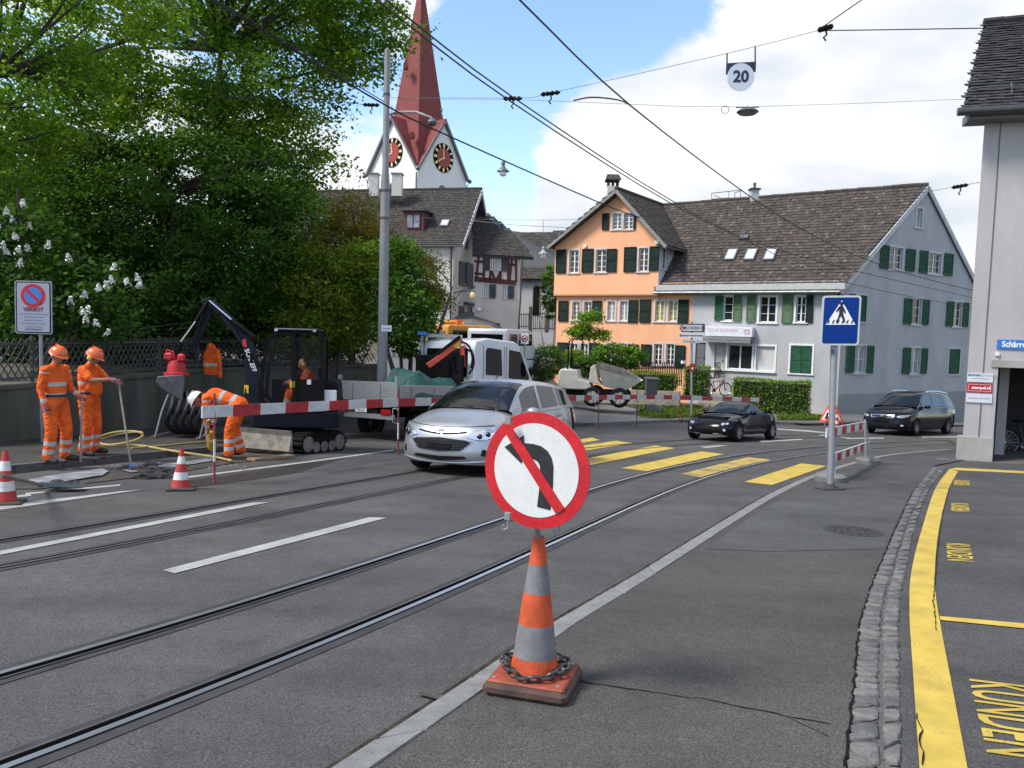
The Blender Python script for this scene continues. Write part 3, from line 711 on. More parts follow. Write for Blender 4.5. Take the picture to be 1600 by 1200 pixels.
# gable wall
for r in ((1431.5,325.5,1440.5,355.5),): WB.window(r,1,1,.1,M_CURT)
for r in ((1389,387,1410,420.5),(1450.5,396,1470,427.5)): WB.window(r,2,3,.12)
for r in ((1374.5,383,1387.6,420),(1414.6,389,1428.5,424),(1436,391.5,1448.5,427),(1474.3,396,1487.5,431)): WB.shutter(r,M_SHG)
for r in ((1330,461,1352,502),(1424.5,467,1438.6,506.5),(1489.5,472,1502,510)): WB.window(r,1 if r[0] > 1340 else 2,3,.11)
for r in ((1326,459,1334.5,503),(1411.5,466,1423.3,506.8),(1439.8,468,1450.4,508),(1478,471,1488.4,509.8),(1502.8,473,1511.9,511)): WB.shutter(r,M_SHG)
WB.shutter((1339,461.5,1353,503.5),M_SHG,out=.01)
for r in ((1334.3,540.5,1352,582.5),(1421.9,544,1437.2,584)): WB.window(r,2,2,.1,M_CURT)
for r in ((1321.4,540,1333.4,582.5),(1353,540,1363.4,583),(1409.6,543,1421,584),(1438,544,1447.4,584)): WB.shutter(r,M_SHG)
WB.window((1482,545,1499,584),1,1,.1); WB.shutter((1482.4,545.5,1498.8,584),M_SHG,out=.006)
WB.finish([(0,GB),(2 * GW,GB - .4),(2 * GW,EZ),(GW,AZ - .25),(0,EZ)])
mb = MB(); z_ = WB.uv(1400,614)[1]; WB.bx(mb,(0.02,GB,2 * GW,z_),.0,.03); mb.build('plinth',plaster('grey_plinth',(.27,.275,.285),.12),grey,world=True)
# front wall
for r in ((1131,463,1145,500.5),(1187,463,1212.5,503.5),(1244,463,1259,503)): WA.window(r,2 if r[0] > 1140 else 1,3,.1,mt=M_WFRAME)
for r,m_ in (((1117.5,462,1130.5,501),M_SHG),((1146,461.5,1159,502.5),M_SHO),((1167,461,1181,504),M_SHO),((1222.4,461,1238.6,505),M_SHO),((1259.8,461,1270.8,504),M_SHD)): WA.shutter(r,m_)
WA.window((1235,540,1268.6,583),2,1,.1,mt=M_WFRAME); WA.shutter((1235.6,540.5,1251.6,583),M_SHG,out=.006); WA.shutter((1252.2,540.5,1268,583),M_SHG,out=.006)
WA.window((1137,539,1175,577),2,1,.09,M_GLASS,mt=M_WFRAME); WA.window((1181.5,541,1210.5,580),1,1,.09,M_BLIND,mt=M_WFRAME)
def door(wall,r,m,par,panels=2):
    r = wall.rect(*r); a,z0,b,z1 = r; wall.holes.append(r); mb = MB(); wall.bx(mb,r,-.13,-.09)
    for i in range(panels):
        zz0 = z0 + (z1 - z0) * (i + .08) / panels; zz1 = z0 + (z1 - z0) * (i + .92) / panels; wall.bx(mb,(a + (b - a) * .15,zz0,b - (b - a) * .15,zz1),-.09,-.075)
    d_ = mb.build('door',m,par,world=True); mb = MB(); wall.bx(mb,(b - .14,z0 + .95,b - .1,z0 + 1.1),-.09,-.03); mb.build('handle',M_GUT,d_,world=True); return d_
door(WA,(1086,535,1102,586),mat('grey_door',(.12,.13,.14),.5),grey); door(WA,(1116,537,1132,592),mat('cream_door',(.4,.4,.36),.5),grey)
WA.finish([(0,GB),(8.2,GB),(8.2,EZ + .1),(0,EZ + .1)])
mb = MB(); r = WA.rect(1104.5,573,1212,577.5); WA.bx(mb,(r[0],r[1] - .1,r[2],r[1] + .02),.0,.12); mb.build('sill',M_WFRAME,grey,world=True)
# downpipe on the corner
mb = MB(); mb.tube([WA.P(7.95,EZ - .1,.25),WA.P(7.98,EZ - .45,.07),WA.P(7.98,GB + 1.0,.07)],.055,8); mb.build('downpipe',M_BLACK,grey,smooth=True,world=True)
# shop sign and awning belong to the house
r = WA.rect(1106.7,511,1180,526); mb = MB(); WA.bx(mb,r,.02,.5); sg = mb.build('shop_sign',mat('sign_white',(.62,.64,.68),.4,var=.1),grey,world=True,bevel=.02)
pz = WA.P((r[0] + r[2]) / 2,(r[1] + r[3]) / 2 + .06,.502); uu = Vector((WA.u.x,WA.u.y,0))
M_PINK = mat('faded_pink_print',(.55,.25,.33),.6)
text_mesh('MANOLF & CO',.26,frame_mat(pz,-uu,(0,0,1)) @ Matrix.Translation((.35,0,0)),M_PINK,'lettering',sg,ext=.003)
mb = MB(); q = pz - uu * .0 + uu * 1.0
for k in range(3): mb.tube([q + uu * (.12 * math.cos(t) + .05 * k) + Vector((0,0,.13 * math.sin(t) - .05)) for t in np.linspace(0,6.2,10)],.012,5)
mb.build('emblem',M_PINK,sg,world=True)
r2 = WA.rect(1104,526.5,1178,536); mb = MB(); M_AWN = mat('grey_awning',(.2,.2,.2),.8,var=.2)
WA.bx(mb,(r2[0],r2[1] + .16,r2[2],r2[3]),.03,.62); k = 20
for i in range(k): a = r2[0] + (r2[2] - r2[0]) * i / k; b = r2[0] + (r2[2] - r2[0]) * (i + .9) / k; mb.add([WA.P(a,r2[1] + .17,.6),WA.P(b,r2[1] + .17,.6),WA.P(b,r2[1] + .05,.62),WA.P((a + b) / 2,r2[1],.62),WA.P(a,r2[1] + .05,.62)],[(0,1,2,3,4)])
mb.build('awning',M_AWN,grey,world=True,fix=False)
# entrance steps with a railing
mb = MB(); a0_,zz_ = WA.uv(1124,592); gb = float(gz(*(WA.O + WA.u * a0_ + WA.n * 1)))
for i in range(4): WA.bx(mb,(a0_ - .8,gb - .3,a0_ + 1.5 + .0 * i,gb + .16 * (4 - i) + .0),.28 * i + .02,.28 * (i + 1) + .02)
mb.build('steps',M_STONE,grey,world=True)
mb = MB(); top = [WA.P(a0_ + .1,zz_ + .95,.15),WA.P(a0_ + .1,zz_ + .95,1.1),WA.P(a0_ + .9,zz_ + .35,1.7)]; mb.tube(top,.02,6)
for t in np.linspace(0,1,9): q = top[0].lerp(top[1],t); mb.cyl(q,q - Vector((0,0,.9)),.01,n=5)
for t in np.linspace(.1,1,7): q = top[1].lerp(top[2],t); mb.cyl(q,q - Vector((0,0,.85)),.01,n=5)
mb.build('railing',M_IRON,grey,world=True)
# roof: front plane from eave to ridge
f3 = lambda v2,z: Vector((v2.x,v2.y,z))
ov = .55; nF = Vector((-dF.y,dF.x)); nF = nF if nF.y < 0 else -nF      # outward from the front wall
RG = C2 + dG * GW
up = f3(RG,AZ) - f3(C2,EZ); upd = up.normalized()
e0 = f3(C2,EZ) - upd * .6 + Vector((dG.x * 0,0,0)); e0 = e0 + f3(-dF,0) * .12
ridge0 = f3(RG,AZ) + f3(-dF,0) * .12
Lr = 17.8
front = [e0,e0 + f3(dF,0) * 9.9,f3(RG,AZ) + f3(dF,0) * 17.4,ridge0]
sag = lambda p: p
eave_end = 10.35
slab([e0,e0 + f3(dF,0) * eave_end,ridge0 + f3(dF,0) * (eave_end + 5.5),ridge0],.16,M_DARKW,grey,'roof')
bk = f3(C2 + dG * 2 * GW,EZ)
slab([ridge0 + Vector((0,0,.0)),ridge0 + f3(dF,0) * 17.5,bk + f3(dF,0) * 17,bk + f3(-dF,0) * .12 - Vector((0,0,.35))],.16,M_DARKW,grey,'roof')
uF = dF.to_3d(); vlen = up.length + .6
sk = (upd.dot(uF))                            # v is not square to u: use the in-plane perpendicular
vperp = (upd - uF * sk).normalized(); tl = (upd * vlen).dot(vperp); sh = (upd * vlen).dot(uF)
roof_tiles(e0,uF,vperp,[(0,0),(eave_end,0),(eave_end + 5.4 + sh,tl),(sh,tl)],.19,.27,TILES,grey,wave=.008)
mb = MB()
for i in range(36):
    a = ridge0 + uF * (.45 * i); b = a + uF * .5; j = Vector((0,0,.05 + random.uniform(-.015,.015) - .0012 * i)); mb.tube([a + j,b + j * 1.0 + Vector((0,0,.012))],.13,7)
mb.build('ridge_tiles',TILES,grey,smooth=True,world=True)
# gutter, fascia, barge boards
mb = MB(); mb.tube([e0 + Vector((0,0,-.12)) + f3(nF,0) * .08,e0 + uF * eave_end + Vector((0,0,-.12)) + f3(nF,0) * .08],.085,8); mb.build('gutter',M_GUT,grey,smooth=True,world=True)
mb = MB(); WA.bx(mb,(-2.1,EZ - .38,8.35,EZ - .05),.06,.5); mb.build('eave_board',mat('pale_eave_paint',(.42,.43,.42),.7,var=.15),grey,world=True)
mb = MB(); q0 = f3(-dF,0)
mb.beam(e0 + q0 * .02 - Vector((0,0,.14)),ridge0 + q0 * .02 - Vector((0,0,.14)),.05,.26); mb.beam(ridge0 + q0 * .02 - Vector((0,0,.14)),bk + q0 * .14 - Vector((0,0,.5)),.05,.26)
mb.build('barge_board',M_TRIM,grey,world=True)
# skylights, vent, chimney, roof-top railing
def on_roof(px,py):
    d = ray(px,py); nn = uF.cross(vperp); t = (e0 - Vector(CAM)).dot(nn) / Vector(d).dot(nn); return Vector(CAM) + Vector(d) * t
nR = uF.cross(vperp); nR = nR if nR.z > 0 else -nR
for i,(x0,x1) in enumerate(((1134,1152),(1165,1182),(1195,1213))):
    c = on_roof((x0 + x1) / 2,400) + nR * .1; mb = MB(); Mx = Matrix((-uF,vperp,nR)).transposed()
    mb.box(c,(.62,1.0,.12),Mx); sl = mb.build('skylight',M_GUT,grey,world=True); mb = MB(); mb.box(c + nR * .064,(.48,.84,.01),Mx); mb.build('pane',mat('skylight_glass',(.5,.53,.55),.08,spec=.8),sl,world=True)
c = on_roof(1163,374); mb = MB(); mb.box(c + nR * .12,(.5,.35,.2),Matrix((-uF,vperp,nR)).transposed()); mb.cyl(c,c + Vector((0,0,.45)),.07); mb.build('roof_vent',M_GUT,grey,world=True)
def chimney(px0,px1,ytop,ybot,zc,m,par,cap='slab'):
    a = WP(px0,ybot,zc); b = WP(px1,ytop,zc); w = (b.x - a.x) * .8; c = (a + b) / 2; mb = MB(); mb.box((c.x,c.y,c.z),(w * .85,w * .85,(b.z - a.z))); ch = mb.build('chimney',m,par,world=True)
    mb = MB(); top = b.z
    mb.box((c.x,c.y,top + .02),(w * 1.15,w * 1.15,.1)); mb.cyl((c.x,c.y,top),(c.x,c.y,top + .3),.09,.07); mb.ball((c.x,c.y,top + .36),.1,8,6)
    mb.build('chimney_cap',M_DARKW,ch,world=True); return ch
chimney(1169,1187,297,330,48,M_GREYW,grey)
mb = MB(); zc = 50
for a,b in (((1112,302),(1112,322)),((1112,302),(1139,299)),((1139,299),(1139,318)),((1112,311),(1139,309)),((1148,301),(1148,316)),((1148,301),(1160,298)),((1139,299),(1157,297)),((1157,297),(1157,315)),((1112,302),(1157,297)),((1116,305),(1142,316))): mb.cyl(WP(*a,zc),WP(*b,zc),.022,n=6)
mb.build('roof_railing',M_GUT,grey,world=True)
# ---------------------------------------------------------------- peach house
peach = house('peach_house',LE,'peach plastered house with dark shutters and a steep front gable')
WPh = Wall(LE,-dF,peach,M_PEACH)
JO = .22; WPu = Wall(LE + nF * JO + dF * .12,-dF,peach,M_PEACH,'upper_wall')
zj = WPh.uv(950,459.5)[1]
for r,gl in (((894.5,471.5,905.8,499.5),None),((913,471.5,924.3,499),None),((949.5,471,961,501),M_CURT),((969,471,980.5,501),M_CURT),((1024,470,1037,502),M_LIMEG),((1044.8,470,1057.8,502),M_LIMEG)): WPh.window(r,2,4,.1,gl)
for r in ((891,537,902,573),(907,537,918,573),(948,537,960,572),(968,537,979,572),(1022,537.5,1034,570),(1041,537.5,1053,570)): WPh.window(r,2,4,.1)
for r in ((873,470,888.3,502),(925.8,470,940.5,501),(982.5,469,997.2,504),(1000,468,1017,504),(1060,468,1076,505),(871,535,888,573),(921,536,937,573),(981,538,998,573),(1002,538,1018,571),(1055,539.5,1071,574)): WPh.shutter(r,M_SHD)
sR = 9.2; zb = float(gz(LE.x,LE.y)) - 1.5
WPh.finish([(0,zb),(sR,zb),(sR,EZ + .1),(sR - 2.2,EZ + .1),(sR - 2.2,zj + .1),(0,zj + .1)])
sU = WPu.uv(1029,430)[0]
for r in ((889.8,391,903.8,426),(931.5,390,947.2,425),(998.2,387.5,1012.5,424),(957.5,333.5,971,358),(975,333.5,988.8,358)): WPu.window(r,2,4,.1)
for r in ((869.5,390,884.8,427),(910,389,927.3,426),(948.3,389,964,425),(975.5,386,994.5,425),(1015,385,1030.5,423),(941.5,333.5,952,359.5),(990.5,331,993.8,358)): WPu.shutter(r,M_SHD)
zl = WPu.uv(869,386)[1]; sA,zA = WPu.uv(969,303); zr_ = WPu.uv(1030,372)[1]
WPu.finish([(0,zj),(sU,zj),(sU,zr_),(sA,zA),(0,zl)])
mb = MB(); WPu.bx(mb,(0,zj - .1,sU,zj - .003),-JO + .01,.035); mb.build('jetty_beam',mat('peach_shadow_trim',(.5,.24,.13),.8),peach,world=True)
# side of the projecting gable, running back into the roof
WSd = Wall(WPu.O + WPu.u * sU,-nF,peach,plaster('pale_side_wall',(.5,.53,.58),.1),'side_wall')
dep = 4.6
for a in (.35,2.1): WSd.window((a,zr_ - 1.75,a + .75,zr_ - .45),2,4,.08,px=False)
WSd.finish([(0,zj - .4),(dep,zj - .4),(dep,zr_),(0,zr_)])
WL = Wall(LE + nF * 0 + dF * .06 - nF * 9,nF,peach,M_PEACH,'left_wall'); WL.finish([(0,zb),(9,zb),(9,zl),(0,zl)])
# gable roof: two planes running back from the front
bd = f3(-nF,0); oh = f3(nF,0) * .55
pA = WPu.P(sA,zA + .22) + oh; sl0 = WPu.P(0,zl); pl = WPu.P(0,zl + .18); dl = (pl - WPu.P(sA,zA + .22)); pL = pA + dl * 1.06
pr = WPu.P(sU,zr_ + .18); dr = (pr - WPu.P(sA,zA + .22)); pR = pA + dr * 1.24
DB = 7.2
slab([pA,pL,pL + bd * 10,pA + bd * 10],.13,M_DARKW,peach,'roof'); slab([pA,pR,pR + bd * DB,pA + bd * 9],.13,M_DARKW,peach,'roof')
roof_tiles(pR,bd,-dr,[(0,0),(DB * .9,0),(9,dr.length * 1.24),(0,dr.length * 1.24)],.19,.25,TILES[:5],peach)
roof_tiles(pL,bd,-dl,[(0,0),(10,0),(10,dl.length * 1.06),(0,dl.length * 1.06)],.19,.25,TILES[:5],peach)
mb = MB()
for i in range(20): a = pA + bd * (.45 * i) + Vector((0,0,.05)); mb.tube([a,a + bd * .48 + Vector((0,0,.012))],.12,7)
mb.build('ridge_tiles',TILES,peach,smooth=True,world=True)
mb = MB(); k = oh * .06 - Vector((0,0,.12)); mb.beam(pA + k,pL + k,.05,.2); mb.beam(pA + k,pR + k,.05,.2); mb.build('barge_board',mat('grey_barge_paint',(.2,.2,.19),.7),peach,world=True)
mb = MB(); mb.tube([pR + Vector((0,0,-.1)),pR + bd * 5.5 + Vector((0,0,-.1))],.07,8); mb.build('gutter',M_GUT,peach,smooth=True,world=True)
ch = WP(957,305,52); mb = MB(); mb.box((ch.x,ch.y,ch.z - .3),(.75,.75,1.7)); hc = mb.build('chimney',M_OFFW,peach,world=True); mb = MB()
for i in (-1,0,1):
    for j in (-1,1): mb.box((ch.x + i * .3,ch.y + j * .3,ch.z + .72),(.12,.12,.4))
for s_ in (-1,1): mb.hexa([(ch.x - .5,ch.y + s_ * .5,ch.z + .92),(ch.x + .5,ch.y + s_ * .5,ch.z + .92),(ch.x + .5,ch.y,ch.z + 1.1),(ch.x - .5,ch.y,ch.z + 1.1),(ch.x - .5,ch.y + s_ * .5,ch.z + 1.0),(ch.x + .5,ch.y + s_ * .5,ch.z + 1.0),(ch.x + .4,ch.y,ch.z + 1.4),(ch.x - .4,ch.y,ch.z + 1.4)])
mb.build('chimney_cap',TILES[2],hc,world=True)
mb = MB(); q = WPu.uv(1031,378); WPu.bx(mb,(q[0] - .25,q[1] - .12,q[0] + .0,q[1] + .1),.0,.2); q = WPu.uv(915,385); WPu.bx(mb,(q[0] - .1,q[1] - .08,q[0] + .1,q[1] + .1),.0,.12); mb.build('wall_box',M_WFRAME,peach,world=True)
# ---------------------------------------------------------------- right-hand house, close by
RB = GP(1502,718,KH); rb2 = Vector((RB.x,RB.y)); uR = Vector((.955,-.297)).normalized(); sR_ = Vector((math.sin(R_(34)),math.cos(R_(34))))
rh = house('corner_house',rb2,'tall mauve-grey corner building with dark tiled roof and open passage at right edge')
WR = Wall(rb2,uR,rh,M_RIGHT); zg = RB.z - .02; zE = WR.uv(1530,186)[1]
oa,ob = WR.uv(1560,573)[0],12.0; oz = WR.uv(1565,574)[1]
WR.finish([(0,zg + .5),(oa,zg + .5),(oa,oz),(ob,oz),(ob,zg - .6),(ob + 6,zg - .6),(ob + 6,zE + .3),(0,zE + .3)])
WRs = Wall(rb2 + sR_ * 12,-sR_,rh,M_RIGHT,'side_wall'); WRs.finish([(0,zg - 1.5),(12,zg - 1.5),(12,zE + .3),(0,zE + .3)])
mb = MB(); pzt = WR.uv(1520,683)[1]; WR.bx(mb,(-.06,zg - .3,oa - .002,pzt),-.3,.05); mb.build('plinth',plaster('concrete_plinth',(.36,.345,.31),.25,2.5),rh,world=True)
mb = MB(); gx = WR.uv(1549,400)[0]; WR.bx(mb,(gx - .012,pzt,gx + .012,zE),.0,.012); mb.build('expansion_joint',mat('joint_seal',(.12,.11,.105),.8),rh,world=True)
# passage: jamb, ceiling, back wall, pale pier
mb = MB(); dpt = 4.5
sb = Vector((sR_.x,sR_.y,0)) * dpt
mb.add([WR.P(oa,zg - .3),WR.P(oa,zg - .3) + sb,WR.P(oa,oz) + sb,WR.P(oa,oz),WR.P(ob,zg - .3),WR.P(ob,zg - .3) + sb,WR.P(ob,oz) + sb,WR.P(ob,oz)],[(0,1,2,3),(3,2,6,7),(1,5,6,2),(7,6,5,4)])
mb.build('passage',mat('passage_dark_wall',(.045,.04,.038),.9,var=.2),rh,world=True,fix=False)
mb = MB(); WR.bx(mb,(oa - .16,oz,ob,oz + .18),.0,.03); mb.build('lintel',plaster('lintel_concrete',(.33,.31,.28),.2,3),rh,world=True)
u3 = Vector((uR.x,uR.y,0)); mb = MB(); pa_ = WR.uv(1566,620)[0]; q_ = WR.P(oa,zg - .2) + Vector((sR_.x,sR_.y,0)) * 1.6
mb.hexa([q_ + a + Vector((0,0,z)) for z in (0,oz - zg + .18) for a in (Vector((-.05,0,0)),u3 * .22,u3 * .22 + Vector((sR_.x,sR_.y,0)) * .5,Vector((sR_.x,sR_.y,0)) * .5)]); mb.build('pier',M_RIGHT,rh,world=True)
mb = MB(); WR.bx(mb,(oa,zg - .1,ob,zg + .02),-dpt,.06); mb.build('passage_floor',asphalt('passage_paving',.1,(1.1,1,.9),.3,.3,seed=31),rh,world=True)
mb = MB()
for i in range(14): WR.bx(mb,(-.6 + i * .32,zg - .05,-.6 + i * .32 + .29,zg + .035),.12,.26)
mb.build('stone_edging',M_COB[1],rh,world=True)
# wall plates
def plate_sign(wall,r,m,name,par,out=.03,th=.02):
    r = wall.rect(*r); mb = MB(); wall.bx(mb,r,.012,out); o = mb.build(name,m,par,world=True); c = wall.P((r[0] + r[2]) / 2,(r[1] + r[3]) / 2,out + .001); return o,c,r[2] - r[0],r[3] - r[1]
M_PLATE = mat('white_plate',(.62,.63,.66),.4,var=.08); M_PLRED = mat('red_plate',(.42,.015,.025),.4); M_BLUE = mat('enamel_blue',(.02,.16,.52),.3,coat=.3)
M_INKB = mat('blue_ink',(.05,.08,.22),.6); M_INKG = mat('grey_ink',(.25,.25,.28),.6); M_PW = mat('sign_letter_white',(.8,.8,.8),.5)
u3 = Vector((uR.x,uR.y,0))
o,c,w_,h_ = plate_sign(WR,(1511,583,1551,597),M_PLATE,'wall_plate',rh)
text_mesh('BINDER',.075,frame_mat(c + Vector((0,0,.055)) - u3 * .14,u3,(0,0,1)),M_INKB,'lettering',o,bold=.002); text_mesh('TREUHAND AG',.06,frame_mat(c + Vector((0,0,.055)) + u3 * .15,u3,(0,0,1)),M_INKG,'lettering',o); text_mesh('Immobilien  Beratung',.045,frame_mat(c - Vector((0,0,.02)),u3,(0,0,1)),M_INKG,'lettering',o)
o,c,w_,h_ = plate_sign(WR,(1510,598.7,1550,613),M_PLRED,'wall_plate',rh); text_mesh('stempel.ch',.1,frame_mat(c + u3 * .04,u3,(0,0,1)),M_PW,'lettering',o,bold=.003)
mb = MB(); uz = Vector((0,0,1))
for a,b in (((-1,-1),(1,-1)),((1,-1),(1,1)),((1,1),(-1,1)),((-1,1),(-1,-1))): mb.beam(c + u3 * a[0] * w_ * .44 + uz * a[1] * h_ * .36,c + u3 * b[0] * w_ * .44 + uz * b[1] * h_ * .36,.006,.006)
mb.build('border',M_PW,o,world=True)
o,c,w_,h_ = plate_sign(WR,(1509,615,1549.5,629),M_PLATE,'wall_plate',rh); text_mesh('baukultur informatik',.058,frame_mat(c,u3,(0,0,1)),M_INKG,'lettering',o)
o,c,w_,h_ = plate_sign(WR,(1557.5,531.5,1640,546),M_BLUE,'street_name_plate',rh); r = WR.rect(1557.5,531.5,1640,546); text_mesh('Schärrergasse',.2,frame_mat(WR.P(r[0] + .1,(r[1] + r[3]) / 2,.031),u3,(0,0,1)),M_PW,'lettering',o,align='LEFT',bold=.005,sx=.86)
mb = MB(); q = WR.uv(1558.5,554); cc = WR.P(q[0],q[1],.0); mb.box(cc,(.1,.1,.1),math.atan2(uR.y,uR.x),bev=.02); mb.build('door_bell',M_PLATE,rh,world=True)
# roof with gutter
n3 = Vector((WR.n.x,WR.n.y,0)); E0 = WR.P(-.62,zE + .12,.55); s3 = Vector((sR_.x,sR_.y,0))
qa = WP(1537,38,23.2); vv = (qa - E0); vv = vv - u3 * 0
Ltop = vv.length
slab([E0,E0 + u3 * 14,E0 + u3 * 14 + vv,E0 + vv],.12,M_DARKW,rh,'roof')
nn = u3.cross(vv).normalized(); vp = (vv - u3 * vv.dot(u3)).normalized(); shx = vv.dot(u3); tl2 = vv.dot(vp)
roof_tiles(E0 + nn * .0,u3,vp,[(-.02,0),(3.2,0),(3.2 + shx,tl2),(shx,tl2)],.2,.21,DTILES,rh,each=True)
roof_tiles(E0,u3,vp,[(3.2,0),(12,0),(12,tl2),(3.2 + shx,tl2)],.2,.21,DTILES,rh)
mb = MB()
for i in range(12): a = E0 + vv + u3 * (.5 * i) + Vector((0,0,.06)); mb.tube([a,a + u3 * .52 + Vector((0,0,.015))],.12,8)
mb.build('ridge_tiles',DTILES,rh,smooth=True,world=True)
mb = MB(); mb.tube([E0 + n3 * .06 - u3 * .12 + Vector((0,0,-.08)),E0 + n3 * .06 + u3 * 13 + Vector((0,0,-.08))],.1,10); mb.build('gutter',mat('dark_gutter',(.07,.072,.075),.4,.5),rh,smooth=True,world=True)
mb = MB(); WR.bx(mb,(-.45,zE - .12,13,zE + .08),-.2,.5); mb.build('soffit',mat('grey_soffit',(.15,.155,.16),.7),rh,world=True)
mb = MB(); gl = E0 + vp * .75 + nn * .2 + u3 * (.75 * vp.dot(s3) * 0 + .45); mb.tube([gl,gl + u3 * 12],.012,6); mb.tube([gl + vp * .12,gl + vp * .12 + u3 * 12],.012,6)
for i in range(8): q = gl + u3 * (.7 + i * 1.0); mb.beam(q - nn * .12 - vp * .1,q + nn * .05 + vp * .14,.03,.01)
mb.build('snow_guard',M_GUT,rh,world=True)
# ---------------------------------------------------------------- church tower
M_SPIRE = mat('red_spire_shingle',(.2,.047,.045),.75,var=.3,vscale=2.2,detail=8,bump=.5,bscale=14,stretch=(1,1,5),bdist=.05,spec=.3)
M_GOLD = mat('gilded',(.75,.6,.25),.4,.3); M_CLOCKRED = mat('clock_red',(.28,.03,.03),.6)
tc_ = WP(650,400,90); ax = Vector((tc_.x,tc_.y)); dv = Vector((ax.x,ax.y)).normalized(); rt = Vector((dv.y,-dv.x)); hd = 5.65
cor = [ax - dv * hd,ax + rt * hd,ax + dv * hd,ax - rt * hd]          # near, right, far, left
tow = thing('church_tower',Vector((ax.x,ax.y,0)),'white church tower with clock faces and a tall pointed red spire','church tower')
zC = WP(650,262,84.4).z; zG = WP(690,190,87.2).z; zS = WP(655,-30,90).z
cen3 = lambda z: Vector((ax.x,ax.y,z))
for k,(a,b,nm) in enumerate(((cor[3],cor[0],'wall'),(cor[0],cor[1],'wall'),(cor[1],cor[2],'wall'),(cor[2],cor[3],'wall'))):
    u = (b - a); L = u.length; Wt = Wall(a,u,tow,M_TOWER,'wall')
    if k < 2:
        r = (L / 2 - .55,zC - 4.0,L / 2 + .55,zC - 2.05)
        mb = MB(); pts = [(r[0],r[1]),(r[2],r[1]),(r[2],r[3])] + [(L / 2 + .55 * math.cos(t),r[3] + .55 * math.sin(t)) for t in np.linspace(.3,2.84,7)] + [(r[0],r[3])]
        mb.plate(pts,Wt.P(0,0,.02),(Wt.u.x,Wt.u.y,0),(0,0,1),.06); wn = mb.build('sound_window',M_DARKW,tow,world=True)
        pts2 = [(L / 2 + (x - L / 2) * 1.3,r[3] + (z - r[3]) * 1.3) for x,z in pts]; mb = MB(); mb.plate(pts2,Wt.P(0,0,.0),(Wt.u.x,Wt.u.y,0),(0,0,1),.05); mb.build('window_surround',M_STONE,wn,world=True)
        # clock
        cz = WP(689,248,87.2).z if k else WP(611,242,87.2).z; cr_ = 1.62; cl = Wt.P(L / 2,cz,.06); uu_ = Vector((Wt.u.x,Wt.u.y,0)); nn_ = Vector((Wt.n.x,Wt.n.y,0)); zz_ = Vector((0,0,1))
        disc = lambda r_,o_,m_,nm_,par_: (lambda q: q.build(nm_,m_,par_,world=True))(MB().plate([(r_ * math.cos(t),r_ * math.sin(t)) for t in np.linspace(0,6.2832,41)[:-1]],cl + nn_ * o_,uu_,zz_,.05))
        cf_ = disc(cr_,0,M_BLACK,'clock_face',tow); disc(1.08,.03,M_CLOCKRED,'clock_centre',cf_)
        for h in range(12):
            mb = MB()
            t = R_(90 - 30 * h); d1 = uu_ * math.cos(t) + zz_ * math.sin(t); wd = .26 if h % 3 == 0 else .17
            if h in (8,4,7,10): wd = .24
            mb.beam(cl + nn_ * .04 + d1 * 1.14,cl + nn_ * .04 + d1 * 1.55,wd,.03,up=nn_)
            mb.build('numeral',M_GOLD,cf_,world=True)
        mb = MB()
        for ang,ln,w0 in ((97,1.0,.12),(208,1.25,.1)):
            t = R_(ang); d1 = uu_ * math.cos(t) + zz_ * math.sin(t); mb.beam(cl + nn_ * .08 - d1 * .15,cl + nn_ * .08 + d1 * ln,w0,.03,up=nn_); mb.ball(cl + nn_ * .08 + d1 * ln * .85,(.1,.1,.1),8,6)
        mb.build('clock_hands',M_GOLD,cf_,world=True)
    Wt.finish([(0,-8),(L,-8),(L,zC),(L / 2,zG - .25),(0,zC)])
    # gable roof and its grey verge
    G = Wt.P(L / 2,zG,.35); ca = Wt.P(-.15,zC - .15,.35); cb = Wt.P(L + .15,zC - .15,.35)
    mb = MB(); inn = cen3(zG) + (G - cen3(zG)) * .35; th = Vector((0,0,.14))
    for c0 in (ca,cb): mb.add([G + th,c0 + th,cen3(zC) + (c0 - cen3(zC)) * .7 + Vector((0,0,1.2)),inn + th,G - th * .3,c0 - th * .3],[(0,1,2,3),(0,1,5,4)])
    mb.build('gable_roof',M_SPIRE,tow,world=True,fix=False)
    mb = MB(); nn_ = Vector((Wt.n.x,Wt.n.y,0)) * -.12
    for c0 in (ca,cb): mb.beam(G + nn_ - th,c0 + nn_ - th,.22,.3,up=nn_)
    mb.build('verge',M_GUT,tow,world=True)
    mb = MB(); q = Wt.P(L + .05,zC - .6,.2); mb.ball(Wt.P(L + .3,zC - .25,.3),.26,8,6); mb.tube([q,Wt.P(L - .1,zC - 1.2,.12),Wt.P(L - .1,zC - 6,.12)],.08,6); mb.build('downpipe',M_GUT,tow,world=True)
mb = MB(); k0 = .98; zm = zG - .3; km = .535
ring = lambda k,z: [Vector((ax.x + (c.x - ax.x) * k,ax.y + (c.y - ax.y) * k,z)) for c in cor]
vs = ring(.98,zC - .1) + ring(.80,zC + (zm - zC) * .35) + ring(km,zm) + [cen3(zS)]
fs = [(i,(i + 1) % 4,4 + (i + 1) % 4,4 + i) for i in range(4)] + [(4 + i,4 + (i + 1) % 4,8 + (i + 1) % 4,8 + i) for i in range(4)] + [(8 + i,8 + (i + 1) % 4,12) for i in range(4)]
mb.add(vs,fs); mb.build('spire',M_SPIRE,tow,world=True)
for px,py in ((634,105),(644,213)):
    mb = MB(); p = WP(px,py,84.5 if py > 200 else 86.5); mb.box(p,(.5,.5,.5)); mb.cyl(p + Vector((0,0,.2)) - dv.to_3d() * .3,p + Vector((0,0,.2)) + dv.to_3d() * .6,.28,n=10); mb.build('spire_hatch',M_SPIRE,tow,world=True)
